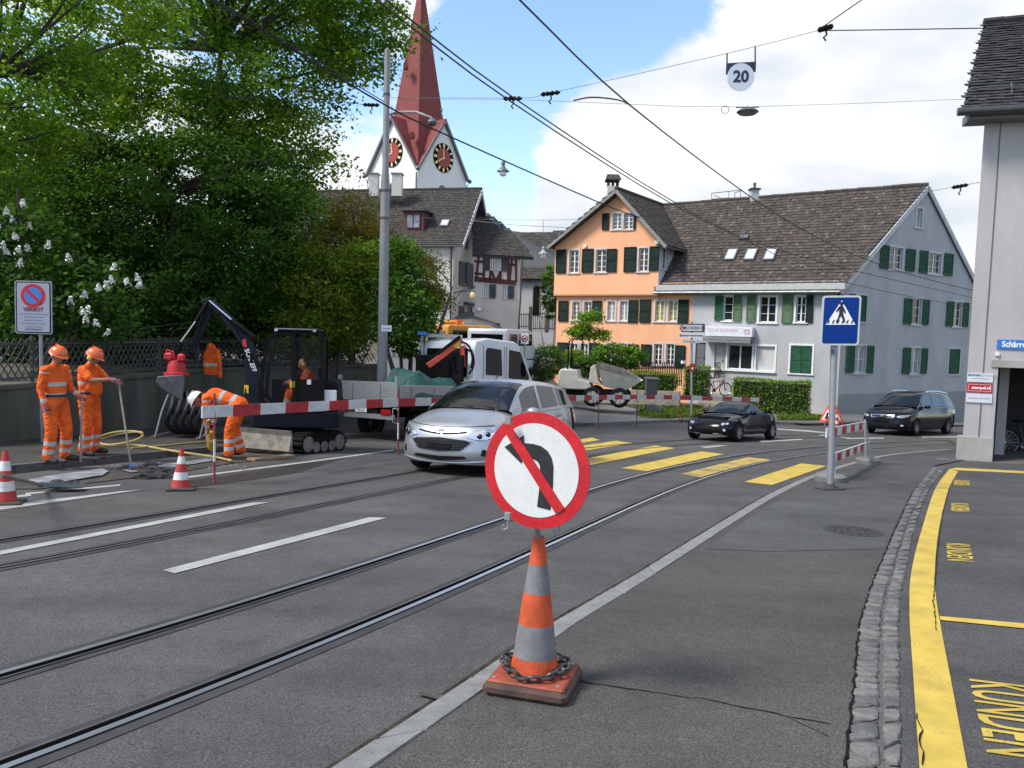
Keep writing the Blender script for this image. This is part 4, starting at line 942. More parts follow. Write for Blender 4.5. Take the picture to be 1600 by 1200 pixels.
for px,py,zc in ((690,185,87.2),(612,182,87.2)): mb = MB(); p = WP(px,py,zc); mb.cyl(p,p + Vector((0,0,1.2)),.04,n=6); mb.ball(p + Vector((0,0,.9)),.14,8,6); mb.ball(p + Vector((0,0,.5)),.09,8,6); mb.build('finial',M_GUT,tow,world=True)
# ---------------------------------------------------------------- rectory in front of the church
rc = WP(707,500,55); r2 = Vector((rc.x,rc.y)); uq = Vector((.972,-.233)).normalized(); gq = Vector((.2,.98)).normalized()
rec = thing('white_house',Vector((rc.x,rc.y,float(gz(rc.x,rc.y)))),'cream-white house with dark tiled roof, dormer and blue shutters below the church','house')
WQ = Wall(r2 - uq * 16,uq,rec,M_OFFW); WQg = Wall(r2,gq,rec,M_OFFW,'gable_wall'); zq = WQ.uv(690,375)[1]; zb_ = rc.z - 4
gw_ = 9.4; zap = WQg.uv(731,296)[1]
for r in ((668,404,678,418),(668,476,678,490)): WQ.shutter((r[0] - 2,r[1],r[2] - 2,r[3]),M_SHB)
WQ.finish([(0,zb_),(16,zb_),(16,zq),(0,zq)])
for r in ((726,357,730.5,389),(716.5,409,726,447),(727.5,411,738,449)): WQg.shutter(r,M_SHB)
WQg.window((718,412,737,446),2,2,.05)
door(WQg,(729,479,737.5,508),mat('blue_green_door',(.06,.11,.12),.5),rec)
mb = MB(); r = WQg.rect(724.5,473,740,477); WQg.bx(mb,r,.0,.3); mb.build('door_canopy',M_DARKW,rec,world=True)
WQg.shutter((716,478,724,507),M_SHB)
WQg.finish([(0,zb_),(gw_,zb_),(gw_,zq),(gw_ / 2,zap),(0,zq)])
mb = MB(); mb.tube([WQ.P(15.85,zq,.2),WQ.P(15.9,zb_ + 2,.08)],.07,8); mb.build('downpipe',M_DARKW,rec,smooth=True,world=True)
u_q = Vector((uq.x,uq.y,0)); g_q = Vector((gq.x,gq.y,0)); Eq = Vector((r2.x,r2.y,zq)) + u_q * .75; Aq = Vector((r2.x,r2.y,zap)) + g_q * (gw_ / 2) + u_q * .75 + Vector((0,0,.25)); vq = Aq - Eq; Eq = Eq - vq * .08; vq = Aq - Eq; Bq = Vector((r2.x,r2.y,zq)) + g_q * gw_ + u_q * .75; 
slab([Eq,Aq,Aq - u_q * 18,Eq - u_q * 18],.15,M_DARKW,rec,'roof'); slab([Aq,Bq - Vector((0,0,.3)),Bq - u_q * 18,Aq - u_q * 18],.15,M_DARKW,rec,'roof')
GT = [mat('greybrown_tile_%d' % i,c,.9,var=.3,vscale=8,spec=.2) for i,c in enumerate(((.06,.054,.05),(.075,.066,.058),(.05,.047,.045),(.09,.075,.062)))]
vqp = (vq - u_q * vq.dot(u_q)).normalized(); roof_tiles(Eq,-u_q,vqp,[(0,0),(17.5,0),(17.5 - vq.dot(u_q),vq.dot(vqp)),(-vq.dot(u_q),vq.dot(vqp))],.2,.22,GT,rec)
mb = MB()
for i in range(36): a = Aq - u_q * (.5 * i) + Vector((0,0,.05)); mb.tube([a,a - u_q * .52],.12,6)
mb.build('ridge_tiles',GT,rec,world=True)
mb = MB(); mb.tube([Eq + Vector((0,0,-.1)),Eq - u_q * 17 + Vector((0,0,-.1))],.08,6); mb.build('gutter',M_GUT,rec,world=True)
mb = MB(); mb.beam(Eq + u_q * .02 - Vector((0,0,.15)),Aq + u_q * .02 - Vector((0,0,.15)),.06,.3); mb.beam(Aq + u_q * .02 - Vector((0,0,.15)),Bq + u_q * .02 - Vector((0,0,.45)),.06,.3); mb.build('barge_board',M_TRIM,rec,world=True)
nq = u_q.cross(vqp); nq = nq if nq.z > 0 else -nq
def on_plane(px,py,P0,n): d = Vector(ray(px,py)); t = (P0 - Vector(CAM)).dot(n) / d.dot(n); return Vector(CAM) + d * t
M_DORM = mat('maroon_dormer_paint',(.11,.035,.035),.7,var=.2)
def dormer(px0,py0,px1,py1):
    c = on_plane((px0 + px1) / 2,py1,Eq,nq); w = (px1 - px0) / 1200 * (c - Vector(CAM)).length; h = (py1 - py0) / 1200 * (c - Vector(CAM)).length; bk_ = Vector((-uq.y,uq.x,0)); bk_ = bk_ if bk_.y > 0 else -bk_
    mb = MB(); f = c - bk_ * .3; Mx = Matrix((u_q,bk_,Vector((0,0,1)))).transposed()
    mb.box(f + bk_ * 1.3 + Vector((0,0,h / 2 - .15)),(w,2.6,h + .3),Mx); dm = mb.build('dormer',M_DORM,rec,world=True)
    mb = MB(); mb.box(f + bk_ * 1.2 + Vector((0,0,h + .06)),(w + .35,3.0,.12),Mx); mb.build('dormer_roof',M_DARKW,dm,world=True)
    mb = MB(); mb.box(f - bk_ * .03 + Vector((0,0,h * .42)),(w * .66,.05,h * .72),Mx); mb.build('pane',mat('dormer_glass',(.3,.33,.36),.08,spec=.8,col2=(.03,.03,.03),vscale=2.0),dm,world=True)
    mb = MB()
    for sx_ in (-.33,0,.33): mb.box(f - bk_ * .06 + u_q * w * sx_ + Vector((0,0,h * .42)),(.07,.05,h * .76),Mx)
    for sz in (.04,.8): mb.box(f - bk_ * .06 + Vector((0,0,h * sz)),(w * .7,.05,.07),Mx)
    mb.build('window_frame',M_DORM,dm,world=True)
dormer(632,332,664,358); dormer(498,331,524,356)
c = on_plane(695.5,350,Eq,nq); mb = MB(); Mx = Matrix((u_q,vqp,nq)).transposed(); mb.box(c + nq * .08,(.65,.8,.12),Mx); sl = mb.build('skylight',M_GUT,rec,world=True); mb = MB(); mb.box(c + nq * .145,(.5,.6,.01),Mx); mb.build('pane',MATS['skylight_glass'],sl,world=True)
for px0,px1 in ((578,592),(613,629)):
    a = WP(px0,303,58.5); b = WP(px1,278,58.5); mb = MB(); mb.box(((a.x + b.x) / 2,a.y,(a.z + b.z) / 2),(b.x - a.x,.8,b.z - a.z + .4)); chm = mb.build('chimney',M_OFFW,rec,world=True); mb = MB(); mb.box(((a.x + b.x) / 2,a.y,b.z + .24),(b.x - a.x + .15,.95,.08)); mb.build('chimney_cap',M_GUT,chm,world=True)
# wrought-iron inn sign
s0 = WQg.uv(709,458); p0 = WQg.P(s0[0],s0[1]); mb = MB(); nn_ = Vector((WQg.n.x,WQg.n.y,0)); mb.cyl(p0,p0 + nn_ * 1.6 + Vector((0,0,.5)),.03,n=6); mb.tube([p0 + Vector((0,0,-.6)),p0 + nn_ * .5 + Vector((0,0,.1)),p0 + nn_ * 1.0 + Vector((0,0,.15)),p0 + nn_ * 1.5 + Vector((0,0,.45))],.03,6)
br = mb.build('sign_bracket',M_IRON,rec,world=True); mb = MB(); mb.ball(p0 + nn_ * 1.4 + Vector((0,0,-.15)),(.2,.08,.24),12,8); mb.build('hanging_emblem',M_GOLD,br,world=True)
# ---------------------------------------------------------------- half-timbered house
hc_ = WP(741,500,56.5); h2 = Vector((hc_.x,hc_.y)); uh = Vector((.99,.14)).normalized()
ht = thing('timbered_house',Vector((hc_.x,hc_.y,float(gz(hc_.x,hc_.y)))),'half-timbered house with dark red beams beside the cream-white house','house')
WH = Wall(h2,uh,ht,M_OFFW); sE = WH.uv(812,450)[0]; zt = WH.uv(775,396)[1]; zb2 = hc_.z - 3
for r in ((766.5,401,773,421),(775,401,781.5,421),(756,444,762.5,464),(785,446,791.5,466)): WH.window(r,2,3,.07)
for r in ((757,401,765.5,423),(783,402,793.5,424),(764.5,444.5,774.5,466),(793.5,446.5,803,467)): WH.shutter(r,M_SHB if r[1] > 430 else M_DARKW)
WH.finish([(0,zb2),(sE,zb2),(sE,zt - .1),(0,zt - .1)])
M_BEAM = mat('dark_red_timber',(.07,.02,.02),.8,var=.3,vscale=6)
def tb(a,b,w=.17):
    pa,pb = WH.uv(*a),WH.uv(*b); mb = MB(); mb.beam(WH.P(*pa,.03),WH.P(*pb,.03),.06,w,up=(0,0,1)) if abs(a[0] - b[0]) > 3 else mb.beam(WH.P(*pa,.03),WH.P(*pb,.03),w,.06,up=(WH.n.x,WH.n.y,0)); mb.build('timber_beam',M_BEAM,ht,world=True)
for a,b in (((741,399),(812,402)),((741,434),(806,440)),((741,427),(756,428.5)),((741,408),(757,409.5)),((756,401),(756,436)),((794,402),(794,440)),((806,402),(806,441)),((748,401),(744,435)),((767,423),(765,437)),((782,424),(782,438)),((773,437),(768,424)),((776,437),(782,425)),((800,403),(796,438)),((806,414),(794,413)),((741,438),(806,444))): tb(a,b)
mb = MB(); q = WH.rect(758,478,768,486); WH.bx(mb,q,.0,.03); mb.build('wall_plaque',M_TRIM,ht,world=True)
mb = MB(); q = WH.uv(748,484); mb.ball(WH.P(q[0],q[1],.2),.17,10,8); mb.build('globe_lamp',M_PW,ht,smooth=True,world=True)
mb = MB(); q = WH.rect(773.5,505,781,509.5); WH.bx(mb,q,.0,.03); mb.build('vent_grille',M_DARKW,ht,world=True)
mb = MB(); mb.tube([WH.P(sE + .15,zt,.2),WH.P(sE - .05,zb2 + 1,.1)],.06,6); mb.build('downpipe',M_DARKW,ht,world=True)
e_a = WP(738,397,56); e_b = WP(834,402,56.5); r_a = WP(741,322,61.5); r_b = WP(762,352,61.5); r_c = WP(795,380,60)
slab([e_a,e_b,r_c,r_b,r_a],.2,M_DARKW,ht,'roof')
uu_ = (e_b - e_a).normalized(); vv_ = (r_a - e_a); vv_ = (vv_ - uu_ * vv_.dot(uu_)).normalized(); pl2 = [((p - e_a).dot(uu_),(p - e_a).dot(vv_)) for p in (e_a,e_b,r_c,r_b,r_a)]
roof_tiles(e_a,uu_,vv_,pl2,.2,.24,GT,ht)
# ---------------------------------------------------------------- church nave
nc = WP(808,500,70); n2 = Vector((nc.x,nc.y)); un = Vector((.96,-.28)).normalized()
nv_ = thing('church_nave',Vector((nc.x,nc.y,float(gz(nc.x,nc.y)))),'pale church nave with arched window and long dark tiled roof','church')
WN = Wall(n2,un,nv_,plaster('nave_plaster',(.42,.42,.42),.15)); zn = WN.uv(840,438)[1]; WN.finish([(0,nc.z - 4),(9,nc.z - 4),(9,zn + .3),(0,zn + .3)])
r = WN.rect(833,452,843,492); mb = MB(); mid = (r[0] + r[2]) / 2; hw = (r[2] - r[0]) / 2
pts = [(r[0],r[1]),(r[2],r[1]),(r[2],r[3])] + [(mid + hw * math.cos(t),r[3] + hw * math.sin(t)) for t in np.linspace(.3,2.84,6)] + [(r[0],r[3])]
mb.plate(pts,WN.P(0,0,.03),(un.x,un.y,0),(0,0,1),.08); aw = mb.build('arched_window',M_BLACK,nv_,world=True)
mb = MB(); mb.plate([(mid + (x - mid) * 1.35,r[1] + (z - r[1]) * 1.06) for x,z in pts],WN.P(0,0,.01),(un.x,un.y,0),(0,0,1),.07); mb.build('window_surround',M_STONE,aw,world=True)
un3 = Vector((un.x,un.y,0)); a_ = WN.P(-4,zn + .1,.5); b_ = WN.P(9,zn + .1,.5); t1 = WP(876,375,76); t0 = WP(770,352,76)
slab([a_,b_,t1 + un3 * 3,t0 - un3 * 3],.2,M_DARKW,nv_,'roof'); vv_ = ((t0 + t1) / 2 - (a_ + b_) / 2); vv_ = (vv_ - un3 * vv_.dot(un3)).normalized()
roof_tiles(a_,un3,vv_,[((p - a_).dot(un3),(p - a_).dot(vv_)) for p in (a_,b_,t1 + un3 * 3,t0 - un3 * 3)],.25,.3,GT,nv_)
# gate and railings before the nave
gt = thing('iron_gate',WP(838,512,64),'black iron gate and railing before the pale church nave','gate')
for px0,px1,y0,y1,k in ((812,826,489,514,5),(831,854,488,517,8),(856,868,485,517,5)):
    for i in range(k + 1): mb = MB(); x = px0 + (px1 - px0) * i / k; mb.cyl(WP(x,y1,64),WP(x,y0,64),.025,n=5); mb.build('bar',M_IRON,gt,world=True)
    for y in (y0 + 2,y1 - 4): mb = MB(); mb.cyl(WP(px0,y,64),WP(px1,y,64),.03,n=5); mb.build('rail',M_IRON,gt,world=True)
for x in (829,855): mb = MB(); a = WP(x,520,64); b = WP(x,483,64); mb.box((a + b) / 2,(.3,.3,b.z - a.z)); mb.ball(b + Vector((0,0,.1)),.16,8,6); mb.build('gate_post',M_STONE,gt,world=True)
# ================================================================ walls, fences, vegetation
def leafmat(name,c,trans=.35,var=.35,tc2=None):
    if name in MATS: return MATS[name]
    M = bpy.data.materials.new(name); M.use_nodes = True; nt = M.node_tree; N = nt.nodes; L = nt.links; N.clear()
    out = N.new('ShaderNodeOutputMaterial'); d = N.new('ShaderNodeBsdfPrincipled'); t = N.new('ShaderNodeBsdfTranslucent'); mx = N.new('ShaderNodeMixShader'); mx.inputs[0].default_value = trans
    ge = N.new('ShaderNodeNewGeometry'); n = N.new('ShaderNodeTexNoise'); n.inputs['Scale'].default_value = 1.6; n.inputs['Detail'].default_value = 4; L.new(ge.outputs['Position'],n.inputs[0])
    ad = N.new('ShaderNodeMath'); ad.operation = 'MULTIPLY_ADD'; L.new(ge.outputs['Random Per Island'],ad.inputs[0]); ad.inputs[1].default_value = .45; L.new(n.outputs[0],ad.inputs[2])
    cr = N.new('ShaderNodeValToRGB'); e = cr.color_ramp.elements; e[0].position = .35; e[1].position = 1.0
    e[0].color = (c[0] * (1 - var),c[1] * (1 - var),c[2] * (1 - var),1); e[1].color = (min(1,c[0] * (1 + var * 1.2)),min(1,c[1] * (1 + var)),c[2] * (1 + var * .5),1)
    L.new(ad.outputs[0],cr.inputs[0]); L.new(cr.outputs[0],d.inputs['Base Color']); d.inputs['Roughness'].default_value = .65; d.inputs['Specular IOR Level'].default_value = .15
    mc = N.new('ShaderNodeMix'); mc.data_type = 'RGBA'; mc.blend_type = 'MULTIPLY'; mc.inputs[0].default_value = 1; mc.inputs[7].default_value = (1.25,1.2,.45,1); mc.clamp_result = False; L.new(cr.outputs[0],mc.inputs[6]); L.new(mc.outputs[2],t.inputs[0])
    L.new(d.outputs[0],mx.inputs[1]); L.new(t.outputs[0],mx.inputs[2]); L.new(mx.outputs[0],out.inputs[0]); MATS[name] = M; return M
M_BARK = mat('bark',(.06,.05,.042),.95,var=.4,vscale=8,bump=.8,bscale=18,bdist=.03,stretch=(1,1,.25))
def leaf_mesh(name,C,size,mats,mi=None,up=.5,parent=None,elong=1.0,sj=.4,fold=.25):
    # one pointed, slightly folded leaf per centre: 6 vertices, two quads
    n = len(C); C = np.asarray(C,float)
    nr = rng.normal(size=(n,3)); nr[:,2] = np.abs(nr[:,2]) + up; nr /= np.linalg.norm(nr,axis=1)[:,None]
    a = rng.normal(size=(n,3)); a -= nr * (a * nr).sum(1)[:,None]; a /= np.linalg.norm(a,axis=1)[:,None]; b = np.cross(nr,a)
    s = size * (1 + sj * rng.uniform(-1,1,n))[:,None]; w = s * .36 / elong; f = nr * s * fold * .4
    P = np.stack([C - a * s * .5,C - a * s * .1 + b * w - f * 0 + f,C + a * s * .28 + b * w * .75 + f,C + a * s * .55,C + a * s * .28 - b * w * .75 + f,C - a * s * .1 - b * w + f],1).reshape(-1,3)
    F = (np.arange(n)[:,None] * 6 + np.array([0,1,2,3,0,3,4,5])).reshape(-1)
    me = bpy.data.meshes.new(name); me.vertices.add(n * 6); me.vertices.foreach_set('co',P.ravel()); me.loops.add(n * 8); me.loops.foreach_set('vertex_index',F.astype(np.int32))
    me.polygons.add(n * 2); me.polygons.foreach_set('loop_start',np.arange(0,n * 8,4,dtype=np.int32)); me.polygons.foreach_set('loop_total',np.full(n * 2,4,np.int32))
    for m in mats: me.materials.append(m)
    if mi is not None: me.polygons.foreach_set('material_index',np.repeat(mi,2).astype(np.int32))
    me.update(); me.validate()
    o = bpy.data.objects.new(name,me); COL.objects.link(o)
    if parent is not None: o.parent = parent; me.transform(WM[parent.name].inverted())
    return o
def crown_points(blobs,nclump,per,spread,shell=.55):
    C = []; T = []
    vol = np.array([b[1][0] * b[1][1] * b[1][2] for b in blobs]) ** .67; vol = vol / vol.sum()
    for k in rng.choice(len(blobs),nclump,p=vol):
        c,r = np.array(blobs[k][0]),np.array(blobs[k][1]); d = rng.normal(size=3); d /= np.linalg.norm(d); q = c + d * r * (shell + (1 - shell) * rng.random()) ** .6
        T.append(q); m = max(3,int(per * rng.uniform(.4,1.6)))
        e = rng.normal(size=(m,3)) * np.array([1,1,.55]) * spread * rng.uniform(.6,1.4); C.append(q + e)
    return np.concatenate(C),np.array(T),np.concatenate([np.full(len(c),i) for i,c in enumerate(C)])
def branch(mb,a,b,r0,r1,bend=.12,n=6,sides=6):
    a,b = Vector(a),Vector(b); L = (b - a).length; o1 = Vector(rng.normal(size=3)) * L * bend; o1.z = abs(o1.z) * .6
    pts = []; 
    for i in range(n + 1): t = i / n; pts.append(a.lerp(b,t) + o1 * (4 * t * (1 - t)) * .5)
    mb.tube(pts,[r0 + (r1 - r0) * i / n for i in range(n + 1)],sides); return pts
def tree(name,base,label,blobs,nclump,per,spread,size,mats,mw,trunk_r=.16,trunk_top=None,cat='tree',nbr=40,group=None,up=.5,elong=1.0,lean=None,shell=.55,bark=None,stems=1,sj=.4):
    t = thing(name,Vector(base),label,cat,group); C,T,cl = crown_points(blobs,nclump,per,spread,shell)
    mi = rng.choice(len(mats),nclump,p=np.array(mw) / sum(mw))[cl]; flip = rng.random(len(mi)) < .2; mi[flip] = rng.integers(0,len(mats),flip.sum())
    mb = MB(); top = Vector(trunk_top) if trunk_top is not None else Vector(blobs[0][0]); hub = []
    for k in range(stems):
        b0 = Vector(base) + Vector((rng.uniform(-.3,.3),rng.uniform(-.3,.3),-.2)) * (1 if stems > 1 else 0) - Vector((0,0,.25)); tt = top + Vector(rng.normal(size=3)) * (.6 if stems > 1 else 0)
        pts = branch(mb,b0,tt,trunk_r,trunk_r * .35,.06,8,9); hub += pts[3:]
    sel = T[rng.choice(len(T),min(nbr,len(T)),replace=False)]
    ends = []
    for q in sel:
        q = Vector(q); lower = [h for h in hub if h.z < q.z + .2] or hub[:1]; h = min(lower,key=lambda p: (p - q).length + max(0,p.z - q.z) * 2); r = trunk_r * .3 * min(1,(q - h).length / 3 + .25)
        ends += branch(mb,h,q,r,.012,.14,6,5)[2:]
    for q in T[rng.choice(len(T),min(len(T),nbr * 3),replace=False)]:
        q = Vector(q); h = min(ends,key=lambda p: (p - q).length_squared)
        if (h - q).length < 2.4: branch(mb,h,q,.018,.006,.1,4,4)
    mb.build('trunk',bark or M_BARK,t,smooth=True,world=True,fix=False)
    leaf_mesh('crown',C,size,mats,mi,up,t,elong,sj); return t
# ---- retaining wall and lattice fence on the left
rw = thing('retaining_wall',wall_line[1],'stained concrete retaining wall below the lattice fence','wall')
M_RWALL = mat('stained_concrete',(.13,.125,.105),.95,col2=(.045,.05,.032),vscale=1.1,detail=8,bump=.5,bscale=14,stretch=(1.2,1.2,.25),bdist=.03,clampv=(.32,.68))
pts = [Vector((p.x,p.y,0)) for p in wall_line]; WT = .24; FT = 1.22
mb = MB(); dn = Vector((-wdir.y,wdir.x,0)); dn = dn if dn.x < 0 else -dn
for a,b in zip(pts,pts[1:]):
    lo = lambda p: float(gz(p.x,p.y)) - .3
    mb.hexa([a + Vector((0,0,lo(a))),b + Vector((0,0,lo(b))),b + dn * .35 + Vector((0,0,lo(b))),a + dn * .35 + Vector((0,0,lo(a))),a + Vector((0,0,WT)),b + Vector((0,0,WT)),b + dn * .35 + Vector((0,0,WT)),a + dn * .35 + Vector((0,0,WT))])
mb.build('wall_body',M_RWALL,rw,world=True)
for a,b in zip(pts,pts[1:]):
    n_ = max(1,int((b - a).length / 2.0))
    for i in range(n_):
        p,q = a.lerp(b,i / n_),a.lerp(b,(i + 1) / n_ - .008 / n_); mb = MB(); mb.beam(p + dn * .17 + Vector((0,0,WT + .045)),q + dn * .17 + Vector((0,0,WT + .045)),.44,.085); mb.build('coping_stone',M_RWALL,rw,world=True)
garden = [(p.x + dn.x * .3,p.y + dn.y * .3) for p in pts] + [(-9,40),(-40,44),(-40,-2)]
gm = MB(); gm.add([(x,y,WT - .08) for x,y in garden],[tuple(range(len(garden)))]); struct(gm.build('garden_ground',M_SOIL))
fence = thing('lattice_fence',pts[1] + Vector((0,0,WT)),'grey diamond lattice fence on top of the concrete retaining wall','fence')
M_LAT = mat('weathered_lattice',(.075,.075,.07),.8,var=.35,vscale=6); fo = dn * .12
fa = pts[1] - wdir * 1.5 + fo; FL = 24.0; fdir = Vector((wdir.x,wdir.y,0)); zl_,zh_ = WT + .14,FT
fpath = resample([p + fo for p in [pts[1] - wdir.to_3d() * 1.5] + pts[1:]],.175)
sp = .175; lean_ = .62; hz_ = zh_ - zl_
slme = {}
for sgn in (1,-1):
    mb = MB(); mb.beam((0,sgn * .008,0),(sgn * lean_,sgn * .008,hz_),.012,.028,up=(1,0,0)); slme[sgn] = mb.mesh('slat',M_LAT)
for i in range(len(fpath) - 5):
    for sgn in (1,-1):
        k = i if sgn > 0 else i + 4; p = fpath[k].copy(); q = fpath[k + sgn * 4] - p; p.z = zl_; ang = math.atan2(q.y,q.x) if sgn > 0 else math.atan2(-q.y,-q.x)
        o = inst('slat',slme[sgn],fence); o.matrix_basis = WM[fence.name].inverted() @ Matrix.Translation(p) @ Matrix.Rotation(ang,4,'Z')
for z in (zl_ + .05,zh_ - .1):
    for i in range(0,len(fpath) - 13,12):
        mb = MB(); mb.beam(Vector((fpath[i].x,fpath[i].y,z)),Vector((fpath[i + 12].x,fpath[i + 12].y,z)),.04,.045); mb.build('rail',M_LAT,fence,world=True)
for i in range(2,len(fpath),12):
    p = Vector((fpath[i].x,fpath[i].y,0)); mb = MB(); mb.box(p + Vector((0,0,(zl_ - .1 + zh_ + .06) / 2)),(.06,.06,zh_ - zl_ + .16)); mb.build('post',M_LAT,fence,world=True)
# stone gate pillar with a cap
sp_ = WP(466,520,26.3); pil = thing('stone_pillar',Vector((sp_.x,sp_.y,float(gz(sp_.x,sp_.y)))),'weathered stone gate pillar with moulded cap among the trees','pillar')
mb = MB(); zt_ = WP(466,456,26.3).z; z0_ = float(gz(sp_.x,sp_.y)); M_PIL = mat('grey_weathered_stone',(.14,.135,.12),.95,var=.4,vscale=4,bump=.5,bscale=30)
mb.lathe([(.34,z0_ - .2),(.34,z0_ + 1.6),(.27,z0_ + 1.75),(.2,zt_ - .75),(.19,zt_ - .35)],10,(sp_.x,sp_.y,0)); mb.build('shaft',M_PIL,pil,smooth=True,world=True)
mb = MB(); mb.lathe([(.2,zt_ - .36),(.32,zt_ - .28),(.36,zt_ - .2),(.36,zt_ - .1),(.22,zt_ - .06),(.2,zt_ + .02),(.26,zt_ + .1),(.18,zt_ + .2),(.05,zt_ + .26)],12,(sp_.x,sp_.y,0)); mb.build('cap',M_PIL,pil,smooth=True,world=True)
# ---- trees behind the fence
LG = [leafmat('leaf_bright',(.115,.25,.035),.5),leafmat('leaf_mid',(.06,.15,.024),.42),leafmat('leaf_yellowgreen',(.17,.28,.035),.5)]
DG = [leafmat('leaf_dark',(.036,.09,.02),.32),leafmat('leaf_middark',(.055,.13,.024),.36)]
AC = [leafmat('leaf_acer',(.17,.24,.03),.5),leafmat('leaf_acer_green',(.11,.2,.028),.45)]
YW = [leafmat('needle_olive',(.24,.2,.03),.3),leafmat('needle_olive_dark',(.12,.13,.025),.25)]
ZK = 1.0
def blob(px,py,zc,rx,ry,rz): c = WP(px,py,zc * ZK); return ((c.x,c.y,c.z),(rx * ZK,ry * ZK,rz * ZK))
tb0 = lambda px,zc: Vector((WP(px,560,zc * ZK).x,WP(px,560,zc * ZK).y,.15))
ZK = 1.2
tree('maple_tree',tb0(325,21),'tall light green maple with spreading crown, highest on the left',[blob(330,60,21,4.6,3.6,3.2),blob(470,20,20.5,2.9,2.2,1.9),blob(250,230,21,4.6,3,2.2),blob(560,55,20,1.25,1.3,1.25),blob(430,250,21,1.9,1.6,1.7),blob(330,-110,21,4.5,3.6,2.8)],
     860,120,.34,.112,LG,[3,2,3],.24,WP(345,80,25.2),nbr=80)
ZK = 1.02
tree('maple_tree',tb0(-40,17.5),'yellow-green maple at the left picture edge',[blob(20,90,17.5,2.1,2,2.6),blob(90,10,18,2.4,2,2.0),blob(-60,260,17.5,1.8,1.6,2.0)],320,105,.28,.092,[LG[0],LG[2],LG[1]],[3,3,1],.2,WP(-10,120,17.5),nbr=36)
ZK = 1.24
tree('broadleaf_tree',tb0(250,18.6),'dense dark green tree leaning over the lattice fence',[blob(270,330,18.4,3.7,1.7,1.8),blob(355,400,18.8,1.7,1.3,1.4),blob(140,300,18.4,2.2,1.5,1.7),blob(270,450,18.2,2.0,1.2,.9),blob(410,290,19.5,1.1,1.1,1.2),blob(90,420,18.4,2.0,1.2,1.0)],
     640,105,.32,.1,DG + [LG[1]],[2,4,3],.2,WP(270,300,23),nbr=60)
ZK = 1.22
tree('broadleaf_tree',tb0(60,20),'shaded dark tree behind the white lilac',[blob(60,330,20.5,3.2,1.6,2.3),blob(200,420,21,3,1.5,1.6),blob(330,470,21.5,2.4,1.3,1.3)],240,80,.46,.13,DG,[3,2],.18,WP(80,340,24.4),nbr=30)
ZK = 1.25
ZK = 1.1
tree('acer_shrub',tb0(520,21.5),'olive-yellow acer in front of the grey tram mast',[blob(525,470,21.6,1.35,1.0,1.3),blob(470,420,21.6,.9,.8,.8),blob(560,420,21.6,.8,.8,.7),blob(480,520,21.4,.9,.7,.6)],230,75,.26,.125,AC,[3,2],.09,WP(520,450,23.8),nbr=36,elong=1.6,stems=3)
ZK = 1.16
tree('yew_tree',tb0(545,25.5),'brownish olive yew rising before the tiled roof',[blob(550,345,25,.95,.9,1.0),blob(520,390,25,1.1,.9,.9),blob(585,400,25,1.0,.8,.8),blob(570,450,25,1.2,.9,1.2)],260,80,.3,.12,YW,[3,2],.12,WP(550,330,29),nbr=40,elong=2.4,up=.1)
ZK = 1.0
tree('yew_tree',tb0(640,24.5),'olive yew branch-work reaching right past the tram mast',[blob(645,440,24.5,.95,.8,1.1),blob(665,470,24.5,.62,.6,.5),blob(630,400,24.5,.5,.5,.4)],150,70,.24,.11,YW,[2,3],.08,WP(640,430,24.5),nbr=30,elong=2.4,up=.1)
tree('garden_shrub',tb0(630,23),'mid green shrub right of the tram mast above the truck bed',[blob(630,480,23,.95,.8,1.3),blob(655,530,23.4,.7,.7,.7),blob(625,400,23,.55,.5,.5)],170,40,.2,.105,[DG[1],LG[1],LG[0]],[3,3,1],.08,WP(630,470,23),nbr=30,stems=3)
ZK = 1.13
tree('understory_shrub',tb0(160,17.6),'dark shrubs growing along the back of the lattice fence',[blob(90,505,18.2,1.6,.6,.7),blob(240,510,20,1.8,.6,.6),blob(360,515,22,1.8,.7,.6),blob(480,535,24,1.6,.7,.5)],260,50,.3,.15,DG,[3,2],.05,WP(160,500,20.5),cat='shrub',nbr=20,stems=3)
ZK = 1.0
tree('added_dark_screen',tb0(300,31),'added dark leaf screen darkening the bright gap behind the trees',[blob(60,490,26,4,1,1.7),blob(220,490,28,4,1,1.7),blob(380,490,30,4,1,1.7),blob(520,495,32,3.4,1,1.5),blob(300,420,30,6,1,2)],520,44,.5,.24,[DG[0]],[1],.08,WP(300,480,30),cat='shrub',nbr=20,stems=3)  # invented leaf band, put in to darken the lit gap under the crowns
lil = tree('lilac_bush',tb0(60,16.9),'white flowering lilac bush above the no-parking sign',[blob(40,400,17,1.2,.8,1.2),blob(120,460,17.2,1.2,.7,.7),blob(20,480,17,1.0,.7,.7),blob(-30,350,17,.9,.7,.8),blob(165,500,17.4,.7,.5,.5)],210,36,.24,.12,[DG[1],DG[0],LG[1]],[3,2,1],.07,WP(40,420,17),cat='bush',nbr=26,stems=3)
M_LILAC = mat('white_lilac_petals',(.72,.72,.68),.7,var=.15,vscale=30)
for px,py in ((36,318),(10,332),(20,344),(46,355),(24,370),(4,383),(28,391),(43,388),(32,411),(10,393),(178,418),(107,403),(174,437),(198,440),(154,450),(166,446),(132,460),(215,434),(218,444),(130,487),(137,484),(134,498),(150,505),(168,520),(75,383),(110,470)):
    c = WP(px,py,16.0 + rng.uniform(-.2,.3)); n_ = 50; ax_ = Vector((rng.uniform(-.5,.5),0,1)).normalized(); tt = rng.random(n_); r_ = .062 * (1 - tt * .75); an = rng.random(n_) * 6.28
    C = np.array([tuple(c + ax_ * (t * .15 - .07) + Vector((math.cos(a) * r,math.sin(a) * r,rng.normal() * .012))) for t,r,a in zip(tt,r_,an)])
    leaf_mesh('flower_panicle',C,.05,[M_LILAC],None,.3,lil)
